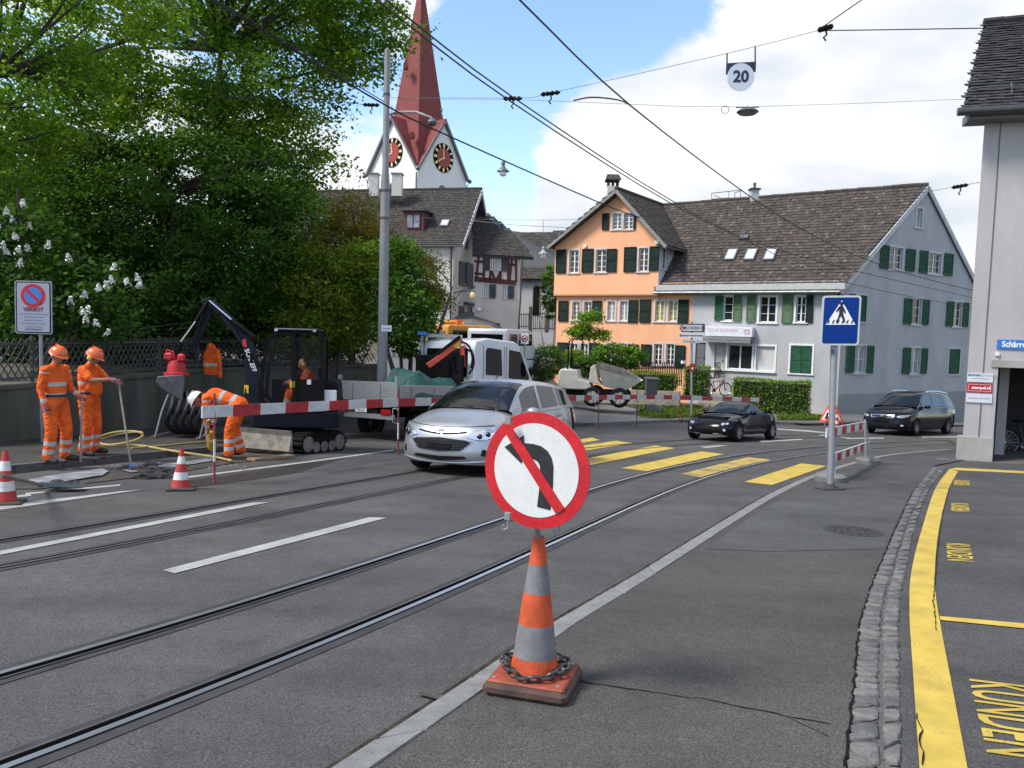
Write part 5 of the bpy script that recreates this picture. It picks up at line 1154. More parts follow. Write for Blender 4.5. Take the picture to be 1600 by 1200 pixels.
# ---- planting in front of the houses
def bush(name,px,py,zc,r,label,mats,mw,n=120,per=36,size=.09,cat='bush',group=None,**k):
    c = WP(px,py,zc); b = Vector((c.x,c.y,float(gz(c.x,c.y)))); return tree(name,b,label,[((c.x,c.y,c.z),r)],n,per,.16,size,mats,mw,.04,c,cat,14,group,stems=2,**k)
gb = lambda x,y: float(gz(x,y))
p = WP(921,560,44); tree('young_tree',(p.x,p.y,gb(p.x,p.y)),'small bright green tree in front of the peach house',[blob(921,505,44,.75,.7,.55),blob(908,520,44,.6,.5,.35),blob(938,524,44,.7,.5,.3),blob(925,490,44,.4,.4,.35)],70,40,.2,.13,[LG[0],LG[2]],[3,2],.05,WP(921,510,44),nbr=30)
bush('garden_bush',965,558,42.5,(1.5,.9,.65),'broad light green bush under the peach house windows',[LG[1],LG[0]],[2,2],130,40,.12)
bush('garden_bush',915,575,42,(1.0,.8,.6),'green bush left of the broad one, behind the dumper',[LG[1],DG[1]],[2,1],80,40,.12)
bush('rosemary_bush',852,565,39,(1.0,.7,.9),'dark narrow-leaved bush between white truck and dumper',DG + [LG[1]],[2,2,1],110,40,.13,elong=3.0)
bush('rosemary_bush',835,590,38,(.8,.6,.5),'low dark bush at the truck front',DG,[2,2],60,40,.12,elong=2.5)
bush('ivy_tree',861,455,60,(.7,.6,2.2),'slim green climber between peach house and church nave',[LG[1],LG[0]],[2,2],80,36,.16,cat='climber')
bush('yellow_bush',897,556,43.5,(.55,.5,.35),'yellow-green bush left of the broad green bush',[LG[2],AC[0]],[2,2],40,36,.1)
def hedge(name,a,b,w,h,zb_,label,px=True):
    A,B = a,b; t = thing(name,Vector(((A.x + B.x) / 2,(A.y + B.y) / 2,zb_)),label,'hedge'); d = (B - A); d.z = 0; L = d.length; d.normalize(); nn = Vector((-d.y,d.x,0))
    C = []
    n_ = int((L * h * 2 + L * w + 2 * w * h) * 330)
    for _ in range(n_):
        k = rng.random() * (2 * L * h + L * w + 2 * w * h); s,q,z = rng.random() * L,rng.random() * w - w / 2,rng.random() * h
        if k < 2 * L * h: q = w / 2 * (1 if rng.random() < .5 else -1)
        elif k < 2 * L * h + L * w: z = h
        else: s = 0 if rng.random() < .5 else L
        j = rng.normal(size=3) * .045; P = A + d * s + nn * q; C.append((P.x + j[0],P.y + j[1],zb_ + z + j[2] + .05 * math.sin(s * 2.1) * (z / h)))
    mb = MB(); mb.hexa([A + nn * (w / 2 - .08) * k + d * e + Vector((0,0,zb_ - A.z - .1)) for e,k in ((.08,-1),(L - .08,-1),(L - .08,1),(.08,1))] + [A + nn * (w / 2 - .08) * k + d * e + Vector((0,0,zb_ - A.z + h - .1)) for e,k in ((.08,-1),(L - .08,-1),(L - .08,1),(.08,1))]); mb.build('inner_twigs',mat('hedge_inside',(.012,.02,.007),.95),t,world=True)
    leaf_mesh('foliage',C,.075,[leafmat('leaf_hedge',(.15,.25,.03),.3),leafmat('leaf_hedge_dark',(.09,.17,.02),.3)],rng.integers(0,2,len(C)),.6,t)
def hz(px0,px1,ytop,ybot,zc0,zc1): 
    a,b = WP(px0,ybot,zc0),WP(px1,ybot,zc1); return a,b
a,b = WP(1146,648,39.5),WP(1262,648,37.8); hedge('box_hedge',a,b,1.1,1.85,min(a.z,b.z),'long clipped green hedge in front of the grey house')
a,b = WP(1071,620,40.5),WP(1106,620,40); hedge('box_hedge',a,b,1.0,1.55,min(a.z,b.z),'short clipped hedge block beside the direction sign post')
a,b = WP(985,605,41),WP(1056,605,40.5); hedge('box_hedge',a,b,.8,.8,min(a.z,b.z),'low clipped hedge in front of the dark picket fence')
# grass and weeds on the verge by the barrier
C = []
for _ in range(5200):
    px,py = rng.uniform(1000,1095),0; t = rng.random(); g_ = GP(1005 + 85 * t + rng.normal() * 6,633 + 19 * rng.random() + 4 * t,.05); C.append((g_.x,g_.y,g_.z + abs(rng.normal()) * .08))
for _ in range(900): t = rng.random(); g_ = GP(1215 + 70 * t,653 + 4 * rng.random(),.1); C.append((g_.x,g_.y,g_.z + abs(rng.normal()) * .1))
go = leaf_mesh('verge_grass',np.array(C),.16,[leafmat('grass_blade',(.1,.16,.03),.35)],None,.0,None,2.2); tag(go,'tufts of grass and weeds on the verge behind the barrier','grass',kind='stuff')
# picket fence before the peach house
pf = thing('picket_fence',WP(1000,590,43),'low dark iron picket fence in front of the peach house','fence'); a,b = WP(965,588,43.5),WP(1065,588,42); h_ = 1.25
for i in range(38):
    p = a.lerp(b,i / 37); mb = MB(); mb.box(p + Vector((0,0,.1)),(.05,.03,h_)); mb.add([p + Vector((-.04,0,.1 + h_ / 2)),p + Vector((.04,0,.1 + h_ / 2)),p + Vector((0,0,.22 + h_ / 2))],[(0,1,2)]); mb.build('picket',M_IRON,pf,world=True,fix=False)
for z in (-.25,.45): mb = MB(); mb.beam(a + Vector((0,0,z)),b + Vector((0,0,z)),.04,.05); mb.build('rail',M_IRON,pf,world=True)
lw = thing('garden_wall',WP(1000,615,41),'low grey garden kerb wall along the yard before the hedges','wall')
mb = MB(); a,b = WP(925,612,41),WP(1062,617,39.5); mb.beam(a - Vector((0,0,.2)),b - Vector((0,0,.2)),.25,.75)
mb.build('wall_body',M_STONE,lw,world=True)
# ================================================================ tram mast, overhead lines, hanging things
M_MAST = mat('grey_mast_paint',(.23,.23,.235),.55,.1,var=.12,vscale=3)
M_CABLE = mat('dark_cable',(.02,.02,.022),.5,.4); M_CABLE2 = mat('steel_cable',(.1,.1,.105),.5,.6)
mp_ = WP(597,580,21.5); mz = float(gz(mp_.x,mp_.y)) + .1; B_ = Vector((mp_.x,mp_.y,mz))
mast = thing('tram_mast',B_,'tall grey tapered tram mast standing behind the truck','mast')
zm1 = WP(597,278,21.5).z; zt_ = WP(597,90,21.5).z
mb = MB(); mb.lathe([(.145,mz),(.122,zm1 - .2),(.088,zm1 + .2),(.08,zt_),(.0,zt_ + .05)],24,(B_.x,B_.y,0),caps=False); mb.build('shaft',M_MAST,mast,smooth=True,world=True)
mb = MB()
for y in (158,303,345): mb = MB(); z = WP(597,y,21.5).z; mb.lathe([(.097 if y < 270 else .135,z),(.097 if y < 270 else .135,z + .06)],20,(B_.x,B_.y,0),caps=False); mb.build('clamp_band',M_CABLE2,mast,world=True)
mb = MB(); q = [WP(608,179,21.3),WP(625,175,21),WP(650,175,20.6),WP(674,184,20.4),WP(676,188,20.4)]; mb.tube(q,.035,8); arm = mb.build('lamp_arm',M_MAST,mast,smooth=True,world=True)
mb = MB(); mb.ball(q[-1] - Vector((0,0,.05)),(.13,.13,.1),10,6); mb.build('lamp_head',M_GUT,arm,world=True)
c = WP(604,513,21); mb = MB(); mb.box(c,(.28,.02,.17)); pl = mb.build('name_plate',M_PLATE,mast,world=True); text_mesh('Limmattal',.055,frame_mat(c + Vector((0,-.012,0)),(1,0,0),(0,0,1)),M_INKB,'lettering',pl)
def wire(name,pts,r,label,m=None,cat='wire',n=6,cr=4):
    P = crom(pts,cr) if len(pts) > 2 else [Vector(p) for p in pts]; mb = MB(); mb.tube(P,r * .82,5); o = mb.build(name,m or M_CABLE,smooth=True,fix=False); return tag(o,label,cat,'overhead tram lines')
A = lambda l,h: [AT(x,y,h) for x,y in l]
wA = A([(640,-168),(812,0),(985,165),(1165,302),(1262,363),(1355,406),(1448,436),(1560,463)],5.6)
wire('contact_wire',wA,.014,'contact wire crossing from top centre past the 20 sign to the grey gable')
wB = A([(420,-140),(603,0),(800,151),(1042,309),(1180,378),(1340,424),(1560,474)],5.7)
wire('contact_wire',wB,.013,'upper of two parallel wires passing right of the red spire')
wB2 = A([(405,-132),(588,0),(800,160),(1042,314),(1180,382),(1320,441),(1560,490)],5.55)
wire('contact_wire',wB2,.013,'lower of two parallel wires passing right of the red spire')
wC = A([(180,-80),(330,0),(430,60),(600,163),(700,212),(940,318),(1000,340)],5.6)
wire('feeder_wire',wC,.016,'heavy wire from the maple crown past the mast to the peach gable')
wire('feeder_wire',A([(330,-4),(430,55),(600,159)],5.62),.009,'thin wire running just above the heavy wire to the mast')
j1 = WP(1277,48,15); pm = Vector((B_.x,B_.y,0)); t0 = WP(606,152,21.4)
s1 = [t0,WP(803,153,18.5),WP(862,145,17.8),WP(1143,82,16.2),j1]
wire('span_wire',s1,.007,'thin span wire from the mast to the fork above the 20 sign',M_CABLE2,cr=2)
wire('span_wire',[j1,WP(1352,-4,14),WP(1480,-90,12.5)],.013,'span wire leaving the fork upwards out of the picture')
wire('span_wire',[j1,WP(1420,46,14.5),WP(1720,41,13.5)],.013,'span wire leaving the fork level to the right roof')
s2 = [t0 - Vector((0,0,.05)),WP(803,155.5,18.6),WP(985,163,18),WP(1168,167,18.5),WP(1505,155,20)]
wire('span_wire',s2,.006,'thin span wire carrying the flat lamp',M_CABLE2,cr=2)
wire('span_wire',[WP(340,153,19),WP(480,154,20.2),WP(590,166,21.3)],.01,'span wire coming out of the maple to the mast')
wire('span_wire',[WP(1527,286,20.2),WP(1480,294,22),WP(1170,352,34)],.008,'anchor wire from corner building towards the brown roof',M_CABLE2,cr=2)
wire('span_wire',[WP(740,345,52),WP(810,352,51),WP(900,356,50)],.02,'far thin wire between white house and peach gable',M_CABLE2,cr=2)
wire('span_wire',[WP(600,300,21.2),WP(500,215,19.5),WP(440,170,18.5)],.006,'slack thin wire dropping from the maple to the mast',M_CABLE2,cr=2)
wire('span_wire',[WP(640,340,50),WP(860,344,49),WP(1000,339,48)],.014,'far wire with lantern before the white house',M_CABLE2,cr=2)
def insul(px,py,zc,L,rot,label):
    c = WP(px,py,zc); d = Vector((math.cos(rot),0,math.sin(rot))); mb = MB()
    mb.tube([c - d * L / 2,c - d * L * .3,c - d * L * .28,c,c + d * L * .28,c + d * L * .3,c + d * L / 2],[.02,.045,.03,.04,.03,.045,.02],8)
    for k in (-.35,-.15,.1,.33): mb.ball(c + d * L * k,(.055,.055,.055),8,6)
    mb.tube([c + Vector((0,0,-.03)),c + Vector((.03,0,-.12)),c + Vector((-.03,0,-.18)),c + Vector((.02,0,-.24))],.018,6)
    tag(mb.build('line_insulator',M_BLACK),label,'insulator','overhead tram lines')
insul(580,164,21.1,.46,0,'black insulator just left of the mast'); insul(801,154,18.5,.46,.05,'black insulator where two parallel wires cross the span wire'); insul(860,146,17.8,.46,.15,'black insulator right of the parallel wires')
insul(1290,44,14.9,.3,.3,'black wire fork above the 20 sign')
insul(1500,291,21.0,.45,.2,'slim black insulator at the corner building wall')
mb = MB(); q = [WP(896,157,17.6),WP(925,152,17.6),WP(965,156,17.4),WP(985,164,16.8)]; mb.tube(crom(q,4),.018,6); tag(mb.build('pull_off_arm',M_CABLE2,smooth=True),'curved steel pull-off arm holding the contact wire','bracket')
# sign 20
zc = 16.2; h20 = thing('speed_sign',WP(1157,142,zc),'hanging round white sign reading 20 under a navy bar','sign')
M_NAVY = mat('navy_sign',(.012,.022,.045),.5); M_SGW = mat('sign_grey_white',(.55,.6,.68),.5)
X_,Z_ = Vector((math.cos(R_(1.6)),0,.0)),Vector((0,0,1)); mb = MB(); ppx = zc / 1200
cc = WP(1157,121,zc); mb.plate([(-.31,.28 - .0),(.31,.33),(.31,.12),(-.31,.05)],cc,(1,0,0),(0,0,1),.03); mb.build('bar',M_NAVY,h20,world=True)
mb = MB(); mb.plate([(.285 * math.cos(t),.285 * math.sin(t)) for t in np.linspace(0,6.2832,33)[:-1]],cc + Vector((0,-.02,0)),(1,0,0),(0,0,1),.02); dsc = mb.build('disc',M_SGW,h20,world=True)
text_mesh('20',.33,frame_mat(cc + Vector((0,-.032,0)),(1,0,.03),(0,0,1)),M_NAVY,'lettering',dsc,bold=.012)
for a,y0,y1 in ((1136,110,83),(1180,108,72)): mb = MB(); mb.beam(WP(a,y0,zc),WP(a,y1,zc),.03,.015); mb.build('hanger',M_GUT,h20,world=True)
# flat lamp on the span wire
lp_ = thing('span_lamp',WP(1168,168,18.5),'flat dark street lamp hanging on the span wire','street lamp'); c = WP(1168,175,18.5)
mb = MB(); mb.lathe([(.0,-.05),(.2,-.05),(.26,0),(.2,.05),(.08,.09),(.0,.1)],18,c,caps=False); mb.build('housing',M_GUT,lp_,smooth=True,world=True)
mb = MB(); mb.cyl(c + Vector((0,0,.08)),WP(1168,166,18.5),.02,n=6); mb.beam(WP(1150,168,18.5),WP(1186,167.5,18.5),.02,.02); mb.build('hanger',M_CABLE2,lp_,world=True)
mb = MB(); mb.tube([WP(1133 + 6 * math.cos(t),171.5 + 6 * math.sin(t),18.4) for t in np.linspace(0,6.28,17)[:-1]],.008,5,closed=True); tag(mb.build('cable_loop',M_CABLE2),'small coiled cable loop left of the flat lamp','cable')
def lantern(px,py,zc,s,label,ytop):
    t = thing('pendant_lantern',WP(px,py,zc),label,'street lamp'); c = WP(px,py,zc); mb = MB()
    mb.lathe([(.04,.42 * s),(.09 * s,.34 * s),(.07 * s,.24 * s),(.14 * s,.14 * s),(.27 * s,.03 * s),(.28 * s,0),(.2 * s,.0)],16,c,caps=False); mb.build('shade',mat('pale_lamp_shade',(.3,.31,.31),.5) if s > 1 else M_GUT,t,smooth=True,world=True)
    mb = MB(); mb.lathe([(.15 * s,0),(.16 * s,-.14 * s),(.11 * s,-.2 * s),(0,-.21 * s)],14,c,caps=False); mb.build('globe',M_PW,t,smooth=True,world=True)
    mb = MB(); mb.cyl(c + Vector((0,0,.4 * s)),WP(px,ytop,zc),.012,n=5); mb.build('hanger',M_CABLE2,t,world=True)
lantern(786,268,16.5,.48,'small pendant lantern hanging in the sky right of the spire',250); lantern(849,397,47,1.1,'far pale lantern before the church nave roof',344)
# ================================================================ cars
def paintm(name,c,metal=.6,rough=.3,coat=.5,spec=.5): return mat(name,c,rough,metal,coat=coat,var=.06,vscale=3,spec=spec)
M_CGLASS = mat('car_glass',(.006,.007,.008),.03,spec=.5); M_TYRE = mat('tyre_rubber',(.011,.011,.011),.85,var=.2,vscale=20,bump=.2,spec=.15); M_RIM = mat('alloy_rim',(.45,.45,.46),.3,.9); M_RIMD = mat('dark_alloy',(.12,.12,.125),.35,.8)
M_CHROME = mat('chrome',(.7,.7,.72),.12,1); M_TRIMB = mat('black_plastic',(.009,.009,.01),.55,spec=.2); M_LAMP = mat('lamp_lens',(.6,.62,.65),.08,spec=.9,coat=1); M_LAMPIN = mat('lamp_reflector',(.75,.76,.78),.15,.9); M_RED = mat('tail_lamp_red',(.3,.01,.012),.15,coat=1)
M_PLATEN = mat('number_plate',(.75,.75,.73),.4)
def interp(tab,x): return float(np.interp(x,[p[0] for p in tab],[p[1] for p in tab]))
def sm(tab,n=6):                          # smooth a profile table
    P = crom([(a,b,0) for a,b in tab],n); return [(p.x,p.y) for p in P]
def wheel(parent,c,r,w,side,rimm,spokes=5):
    mb = MB(); cx,cy,cz = c; n = 32
    mb.lathe([(r * .66,-w / 2),(r * .9,-w / 2),(r * .975,-w * .42),(r,-w * .25),(r,w * .25),(r * .975,w * .42),(r * .9,w / 2),(r * .66,w / 2)],n,c,'Y',caps=False)
    t = mb.build('wheel',M_TYRE,parent,smooth=True,sharp=50)
    mb = MB(); f = side * w * .5
    mb.lathe([(r * .67,-w * .45),(r * .67,w * .45),(r * .6,w * .45),(r * .58,-w * .3),(r * .1,-w * .3)] if side < 0 else [(r * .67,w * .45),(r * .67,-w * .45),(r * .6,-w * .45),(r * .58,w * .3),(r * .1,w * .3)],n,c,'Y',caps=False)
    for i in range(spokes):
        for d in (-.11,.11):
            a = 2 * math.pi * i / spokes + .3 + d; b = 2 * math.pi * i / spokes + .3 + d * 1.5
            p0 = Vector((cx + r * .12 * math.cos(a),cy + f * .75,cz + r * .12 * math.sin(a))); p1 = Vector((cx + r * .63 * math.cos(b),cy + f * .86,cz + r * .63 * math.sin(b))); mb.beam(p0,p1,r * .1,.03,up=(0,1,0))
    mb.cyl((cx,cy + f * .5,cz),(cx,cy + f * .85,cz),r * .17,r * .14,16)
    mb.build('rim',rimm,t,smooth=True,sharp=35)
    return t
def car(name,label,M,P,paint):
    t = thing(name,M,label,'car'); L,W,H = P['L'],P['W'],P['H']; hw = W / 2; a,pw = P['a'],2.6; X0 = L / 2
    top = sm(P['roof']); belt = sm(P['belt']); fr = sm(P['front'])      # x measured from the nose
    fx = lambda th,z: a * (1 - max(0,math.cos(th)) ** (2 / pw)) + interp(fr,z); fy = lambda th: hw * math.copysign(abs(math.sin(th)) ** (2 / pw),th)
    tw = P['tw']                            # wheel x positions, radius
    ar = P['arch']; r = P['r']
    def side_y(x,z):                       # body side half width
        zs,zb = .18,interp(belt,x); k = (z - zs) / max(.01,zb - zs); b = 1 - .10 * (1 - min(1,k * 2.2)) ** 2 - P.get('tuck',.07) * max(0,(k - .55) / .45) ** 2
        plan = 1 - .07 * max(0,(x - .72 * L) / (.28 * L)) ** 2 - .04 * max(0,(.25 * L - x) / (.25 * L)) ** 2
        fl = sum(P.get('flare',.03) * math.exp(-((x - q) / .42) ** 2) * (1 if z < zb * .96 else .4) for q in tw); return hw * b * plan + fl - P.get('flare',.03)
    thm = P['thm']; xs0 = a * (1 - math.cos(thm) ** (2 / pw)) + interp(fr,.5)
    # sides with wheel openings
    mb = MB(); st = sorted(set(list(np.linspace(xs0 - .02,L - P['ra'],50)) + [q + ar * c for q in tw for c in np.cos(np.linspace(0,math.pi,15))])); nz = 9
    def bot(x):
        z = .2
        for q in tw:
            if abs(x - q) < ar: z = max(z,r + math.sqrt(max(0,ar * ar - (x - q) ** 2)) - .02)
        return z
    for sg in (1,-1):
        vs = []
        for x in st:
            z0,z1 = bot(x),interp(belt,x)
            for k in range(nz): z = z0 + (max(z1,z0 + .02) - z0) * k / (nz - 1); vs.append((X0 - x,sg * side_y(x,z),z))
        mb.add(vs,[(i * nz + k,(i + 1) * nz + k,(i + 1) * nz + k + 1,i * nz + k + 1) for i in range(len(st) - 1) for k in range(nz - 1)])
    # nose
    ths = np.linspace(-thm,thm,33); zf = [p for p in np.linspace(.2,P['zn'],12)]; ztop = lambda th: P['zn'] + (interp(belt,xs0) - P['zn']) * (abs(th) / thm) ** 2
    vs = []
    for th in ths:
        for z in zf: zz = .2 + (ztop(th) - .2) * (z - .2) / (P['zn'] - .2); vs.append((X0 - fx(th,z),fy(th) * (1 - .03 * max(0,.4 - z)),zz))
    nf = len(zf); mb.add(vs,[(i * nf + k,(i + 1) * nf + k,(i + 1) * nf + k + 1,i * nf + k + 1) for i in range(len(ths) - 1) for k in range(nf - 1)])
    # bonnet
    nh = 10; cow = P['cowl']; vs = []
    for th in ths:
        x0,y0,z0 = fx(th,P['zn']),fy(th) * 1.0,ztop(th); s = th / thm; yb = s * side_y(cow[0],interp(belt,cow[0])) * 1.0; x1 = cow[0] + .22 * s * s; z1 = cow[1] - (cow[1] - interp(belt,cow[0] + .2)) * s ** 4
        for k in range(nh):
            q = k / (nh - 1); z = z0 + (z1 - z0) * (1 - (1 - q) ** P.get('hb',1.5)); vs.append((X0 - (x0 + (x1 - x0) * q),y0 + (yb - y0) * q ** .8,z + .02 * math.sin(math.pi * q) * math.cos(s * 1.4)))
    mb.add(vs,[(i * nh + k,(i + 1) * nh + k,(i + 1) * nh + k + 1,i * nh + k + 1) for i in range(len(ths) - 1) for k in range(nh - 1)])
    # greenhouse
    g0,g1 = cow[0],P['gend']; gs = sorted(set(list(np.linspace(g0,g1,44)) + [e for w in P['win'] for e in w])); yr = P['yr']; ring = []
    for x in gs:
        zb = interp(belt,x); zr = max(interp(top,x),zb + .012); yb = side_y(x,zb)
        wy = lambda z: yb + (yr * P.get('rt',lambda x: 1)(x) - yb) * (z - zb) / (H - zb); hgt = zr - zb; e = min(.07,hgt * .35)
        cr = .035 * min(1,hgt / .3)
        ring.append([(yb,zb),(wy(zb + hgt * .12),zb + hgt * .12),(wy(zr - e),zr - e),(wy(zr) * .965 - .01,zr - e * .3),(wy(zr) * .88,zr + cr * .25),(wy(zr) * .5,zr + cr * .8),(0,zr + cr)])
    nr = 7; gl = {'windscreen': [],'rear_window': []}; sw = {}
    body = []
    for i in range(len(gs) - 1):
        xm = (gs[i] + gs[i + 1]) / 2
        for k in range(nr - 1):
            kind = None
            if k == 1 and interp(top,xm) - interp(belt,xm) > .13:
                for wi,(w0,w1) in enumerate(P['win']):
                    if w0 < xm < w1: kind = 'side%d' % wi
            if k >= 3 and g0 < xm < P['ws']: kind = 'windscreen'
            if k >= 3 and xm > P['rw']: kind = 'rear_window'
            for sg in (1,-1):
                q = [(X0 - gs[i],sg * ring[i][k][0],ring[i][k][1]),(X0 - gs[i + 1],sg * ring[i + 1][k][0],ring[i + 1][k][1]),(X0 - gs[i + 1],sg * ring[i + 1][k + 1][0],ring[i + 1][k + 1][1]),(X0 - gs[i],sg * ring[i][k + 1][0],ring[i][k + 1][1])]
                if kind is None: body.append(q)
                elif kind.startswith('side'): sw.setdefault((kind,sg),[]).append(q)
                else: gl[kind].append(q)
    for q in body: mb.add(q,[(0,1,2,3)])
    # tail
    ra = P['ra']; ths2 = np.linspace(-1.35,1.35,21); zt = interp(top,g1); zs_ = np.linspace(.25,max(zt,interp(belt,L - ra)),9); vs = []
    for th in ths2:
        for z in zs_: k = (z - .25) / (zs_[-1] - .25); vs.append((-X0 + ra - ra * max(0,math.cos(th)) ** .75 * (1 - .35 * max(0,k - .5) ** 1.3 - P.get('tailcut',0) * k),math.copysign(abs(math.sin(th)) ** .8,th) * side_y(L - ra,z) / math.sin(1.35) ** .8,z))
    mb.add(vs,[(i * 9 + k,(i + 1) * 9 + k,(i + 1) * 9 + k + 1,i * 9 + k + 1) for i in range(20) for k in range(8)])
    bo = mb.build('body',paint,None); bo.parent = t; me = bo.data; off = bo.location.copy(); me.transform(Matrix.Translation(off)); bo.location = (0,0,0)
    bm = bmesh.new(); bm.from_mesh(me); bmesh.ops.remove_doubles(bm,verts=bm.verts,dist=.004); bmesh.ops.recalc_face_normals(bm,faces=bm.faces); bm.to_mesh(me); bm.free()
    me.polygons.foreach_set('use_smooth',[True] * len(me.polygons)); me.set_sharp_from_angle(angle=R_(38))
    WM[t.name] = M; WM[bo.name] = M
    def gmesh(nm,qs):
        m2 = MB()
        for q in qs: m2.add(q,[(0,1,2,3)])
        o = m2.build(nm,M_CGLASS,t,smooth=True,fix=False); b2 = bmesh.new(); b2.from_mesh(o.data); bmesh.ops.remove_doubles(b2,verts=b2.verts,dist=.003); bmesh.ops.recalc_face_normals(b2,faces=b2.faces); b2.to_mesh(o.data); b2.free(); o.data.polygons.foreach_set('use_smooth',[True] * len(o.data.polygons)); return o
    for k,q in gl.items():
        if q: gmesh(k,q)
    for k,q in sw.items(): gmesh('side_window',q)
    # dark under-body and wheel housings
    mb = MB(); mb.box((0,0,.34),(L * .86,W * .72,.3)); mb.box((X0 - (tw[0] + tw[1]) / 2,0,.45),(tw[1] - tw[0] - 2 * ar,W * .86,.5)); mb.box((0,0,.55),(L * .8,W * .6,.4)); mb.build('underbody',M_BLACK,t)
    for i,q in enumerate(tw):
        for sg in (1,-1): wheel(t,(X0 - q,sg * (hw - .10 - P.get('win_',.0)),r),r,.2,sg,P.get('rim',M_RIM),P.get('spokes',5))
    def nose_patch(nm,poly,m,out=.008,par=None,th=None):   # outline in (y, z) laid on the nose
        m2 = MB(); P3 = []; cy = sum(p[0] for p in poly) / len(poly); cz = sum(p[1] for p in poly) / len(poly)
        def pt(y,z,o):
            th_ = math.asin(min(1,abs(y) / hw) ** (pw / 2)); th_ = math.copysign(min(th_,thm),y); x = fx(th_,z); nx = math.cos(th_ * .8); ny = math.sin(th_ * .8); return (X0 - x + o * nx,y + o * ny,z)
        den = []
        for i,p in enumerate(poly):
            q = poly[(i + 1) % len(poly)]; n = max(1,int(math.hypot(q[0] - p[0],q[1] - p[1]) / .05))
            den += [(p[0] + (q[0] - p[0]) * j / n,p[1] + (q[1] - p[1]) * j / n) for j in range(n)]
        rings = [[pt(cy + (y - cy) * s,cz + (z - cz) * s,o) for y,z in den] for s,o in ((1,-.015),(1,out),(.84,out),(.68,out),(.5,out),(.3,out))]; n = len(den)
        m2.add([p for rg in rings for p in rg] + [pt(cy,cz,out)],[(r_ * n + i,r_ * n + (i + 1) % n,(r_ + 1) * n + (i + 1) % n,(r_ + 1) * n + i) for r_ in range(5) for i in range(n)] + [(5 * n + i,5 * n + (i + 1) % n,6 * n) for i in range(n)])
        return m2.build(nm,m,par or t,smooth=True,sharp=50),pt
    def seam(xz,nm='door_seam',w=.008,out=.003,m=None,sides=(1,-1)):
        for sg in sides:
            m2 = MB(); vs = []
            for i,(x,z) in enumerate(xz):
                dx,dz = (xz[min(i + 1,len(xz) - 1)][0] - xz[max(i - 1,0)][0],xz[min(i + 1,len(xz) - 1)][1] - xz[max(i - 1,0)][1]); l = math.hypot(dx,dz); nx_,nz_ = -dz / l * w / 2,dx / l * w / 2
                for e in (-1,1): vs.append((X0 - x - nx_ * e,sg * (side_y(x,z) + out),z + nz_ * e))
            m2.add(vs,[(2 * i,2 * i + 1,2 * i + 3,2 * i + 2) for i in range(len(xz) - 1)]); m2.build(nm,m or M_TRIMB,t,fix=False)
    def mirror(x,z):
        for sg in (1,-1):
            m2 = MB(); y = side_y(x,interp(belt,x)); c = Vector((X0 - x,sg * (y + .13),z)); m2.ball(c,(.09,.12,.075),12,8); m2.beam(c + Vector((0,-sg * .14,-.05)),c,.06,.04); mm = m2.build('wing_mirror',paint,t,smooth=True)
            m2 = MB(); m2.box(c + Vector((-.075,0,0)),(.02,.18,.1)); m2.build('mirror_glass',M_CHROME,mm)
    return t,nose_patch,seam,mirror,side_y,X0,belt,top,fx
def by_wheel(px,py,heading,local):       # place a car so that the wheel contact at local (x, y) stands at a pixel
    p = GP(px,py); M0 = slope_frame(p.x,p.y,heading); off = M0.to_3x3() @ Vector((local[0],local[1],0)); return slope_frame(p.x - off.x,p.y - off.y,heading)
# ---- silver compact van driving towards us
P1 = dict(L=4.08,W=1.76,H=1.60,a=.62,thm=1.28,zn=.84,ra=.42,r=.315,arch=.36,tw=(.83,3.32),cowl=(.98,1.075),gend=4.0,ws=1.83,rw=3.72,yr=.60,hb=1.5,
          front=[(.18,.1),(.28,.02),(.42,.0),(.6,.03),(.72,.07),(.84,.16)],roof=[(.95,1.06),(1.2,1.24),(1.55,1.45),(1.83,1.54),(2.3,1.585),(2.9,1.57),(3.4,1.52),(3.74,1.45),(3.92,1.2),(4.02,1.02)],
          belt=[(.3,.8),(.7,.92),(1.1,1.0),(1.8,1.01),(2.6,1.04),(3.4,1.09),(4.08,1.08)],win=((1.42,2.2),(2.3,3.08),(3.13,3.55)))
FP = Vector((-1.2,12.75)); hd1 = math.atan2(-.905,-.425); Mf = slope_frame(FP.x + .425 * 2.14,FP.y + .905 * 2.14,hd1) @ Matrix.Diagonal((1.05,1.09,1.03,1))
M_SILV = paintm('silver_car_paint',(.4,.41,.43),.65,.32,.3)
t,npz,seam,mirror,sy,X0,belt,top,fx = car('silver_car','silver compact car driving towards the camera beside the no-left-turn sign',Mf,P1,M_SILV)
gr,pt = npz('grille',[(-.44,.60),(-.5,.56),(-.36,.43),(0,.405),(.36,.43),(.5,.56),(.44,.60),(0,.63)],M_TRIMB,.016)
for z in (.46,.5,.54,.58):
    w_ = .40 + (.12 if z > .45 else 0) * (z - .43) / .13; mb = MB(); mb.tube([pt(y,z,.019) for y in np.linspace(-w_,w_,13)],.006,5); mb.build('grille_bar',mat('dark_grille_bar',(.012,.012,.013),.4),gr)
def strip(nm,f,y1,r,m,o=.004): mb = MB(); mb.tube([pt(y,f(y),o) for y in np.linspace(-y1,y1,25)],r,6); mb.build(nm,m,t,smooth=True)
strip('bonnet_gap',lambda y: .80 + .05 * (y / .74) ** 2,.76,.005,M_TRIMB,.002)
npz('lower_grille',[(-.42,.345),(-.47,.3),(0,.255),(.47,.3),(.42,.345),(0,.33)],M_TRIMB,.016)
strip('upper_slot',lambda y: .69 + .04 * (y / .42) ** 2,.42,.017,M_TRIMB,-.004)
bd_,_ = npz('badge',[(.085 * math.cos(q),.735 + .036 * math.sin(q)) for q in np.linspace(0,6.28,17)[:-1]],M_CHROME,.018)
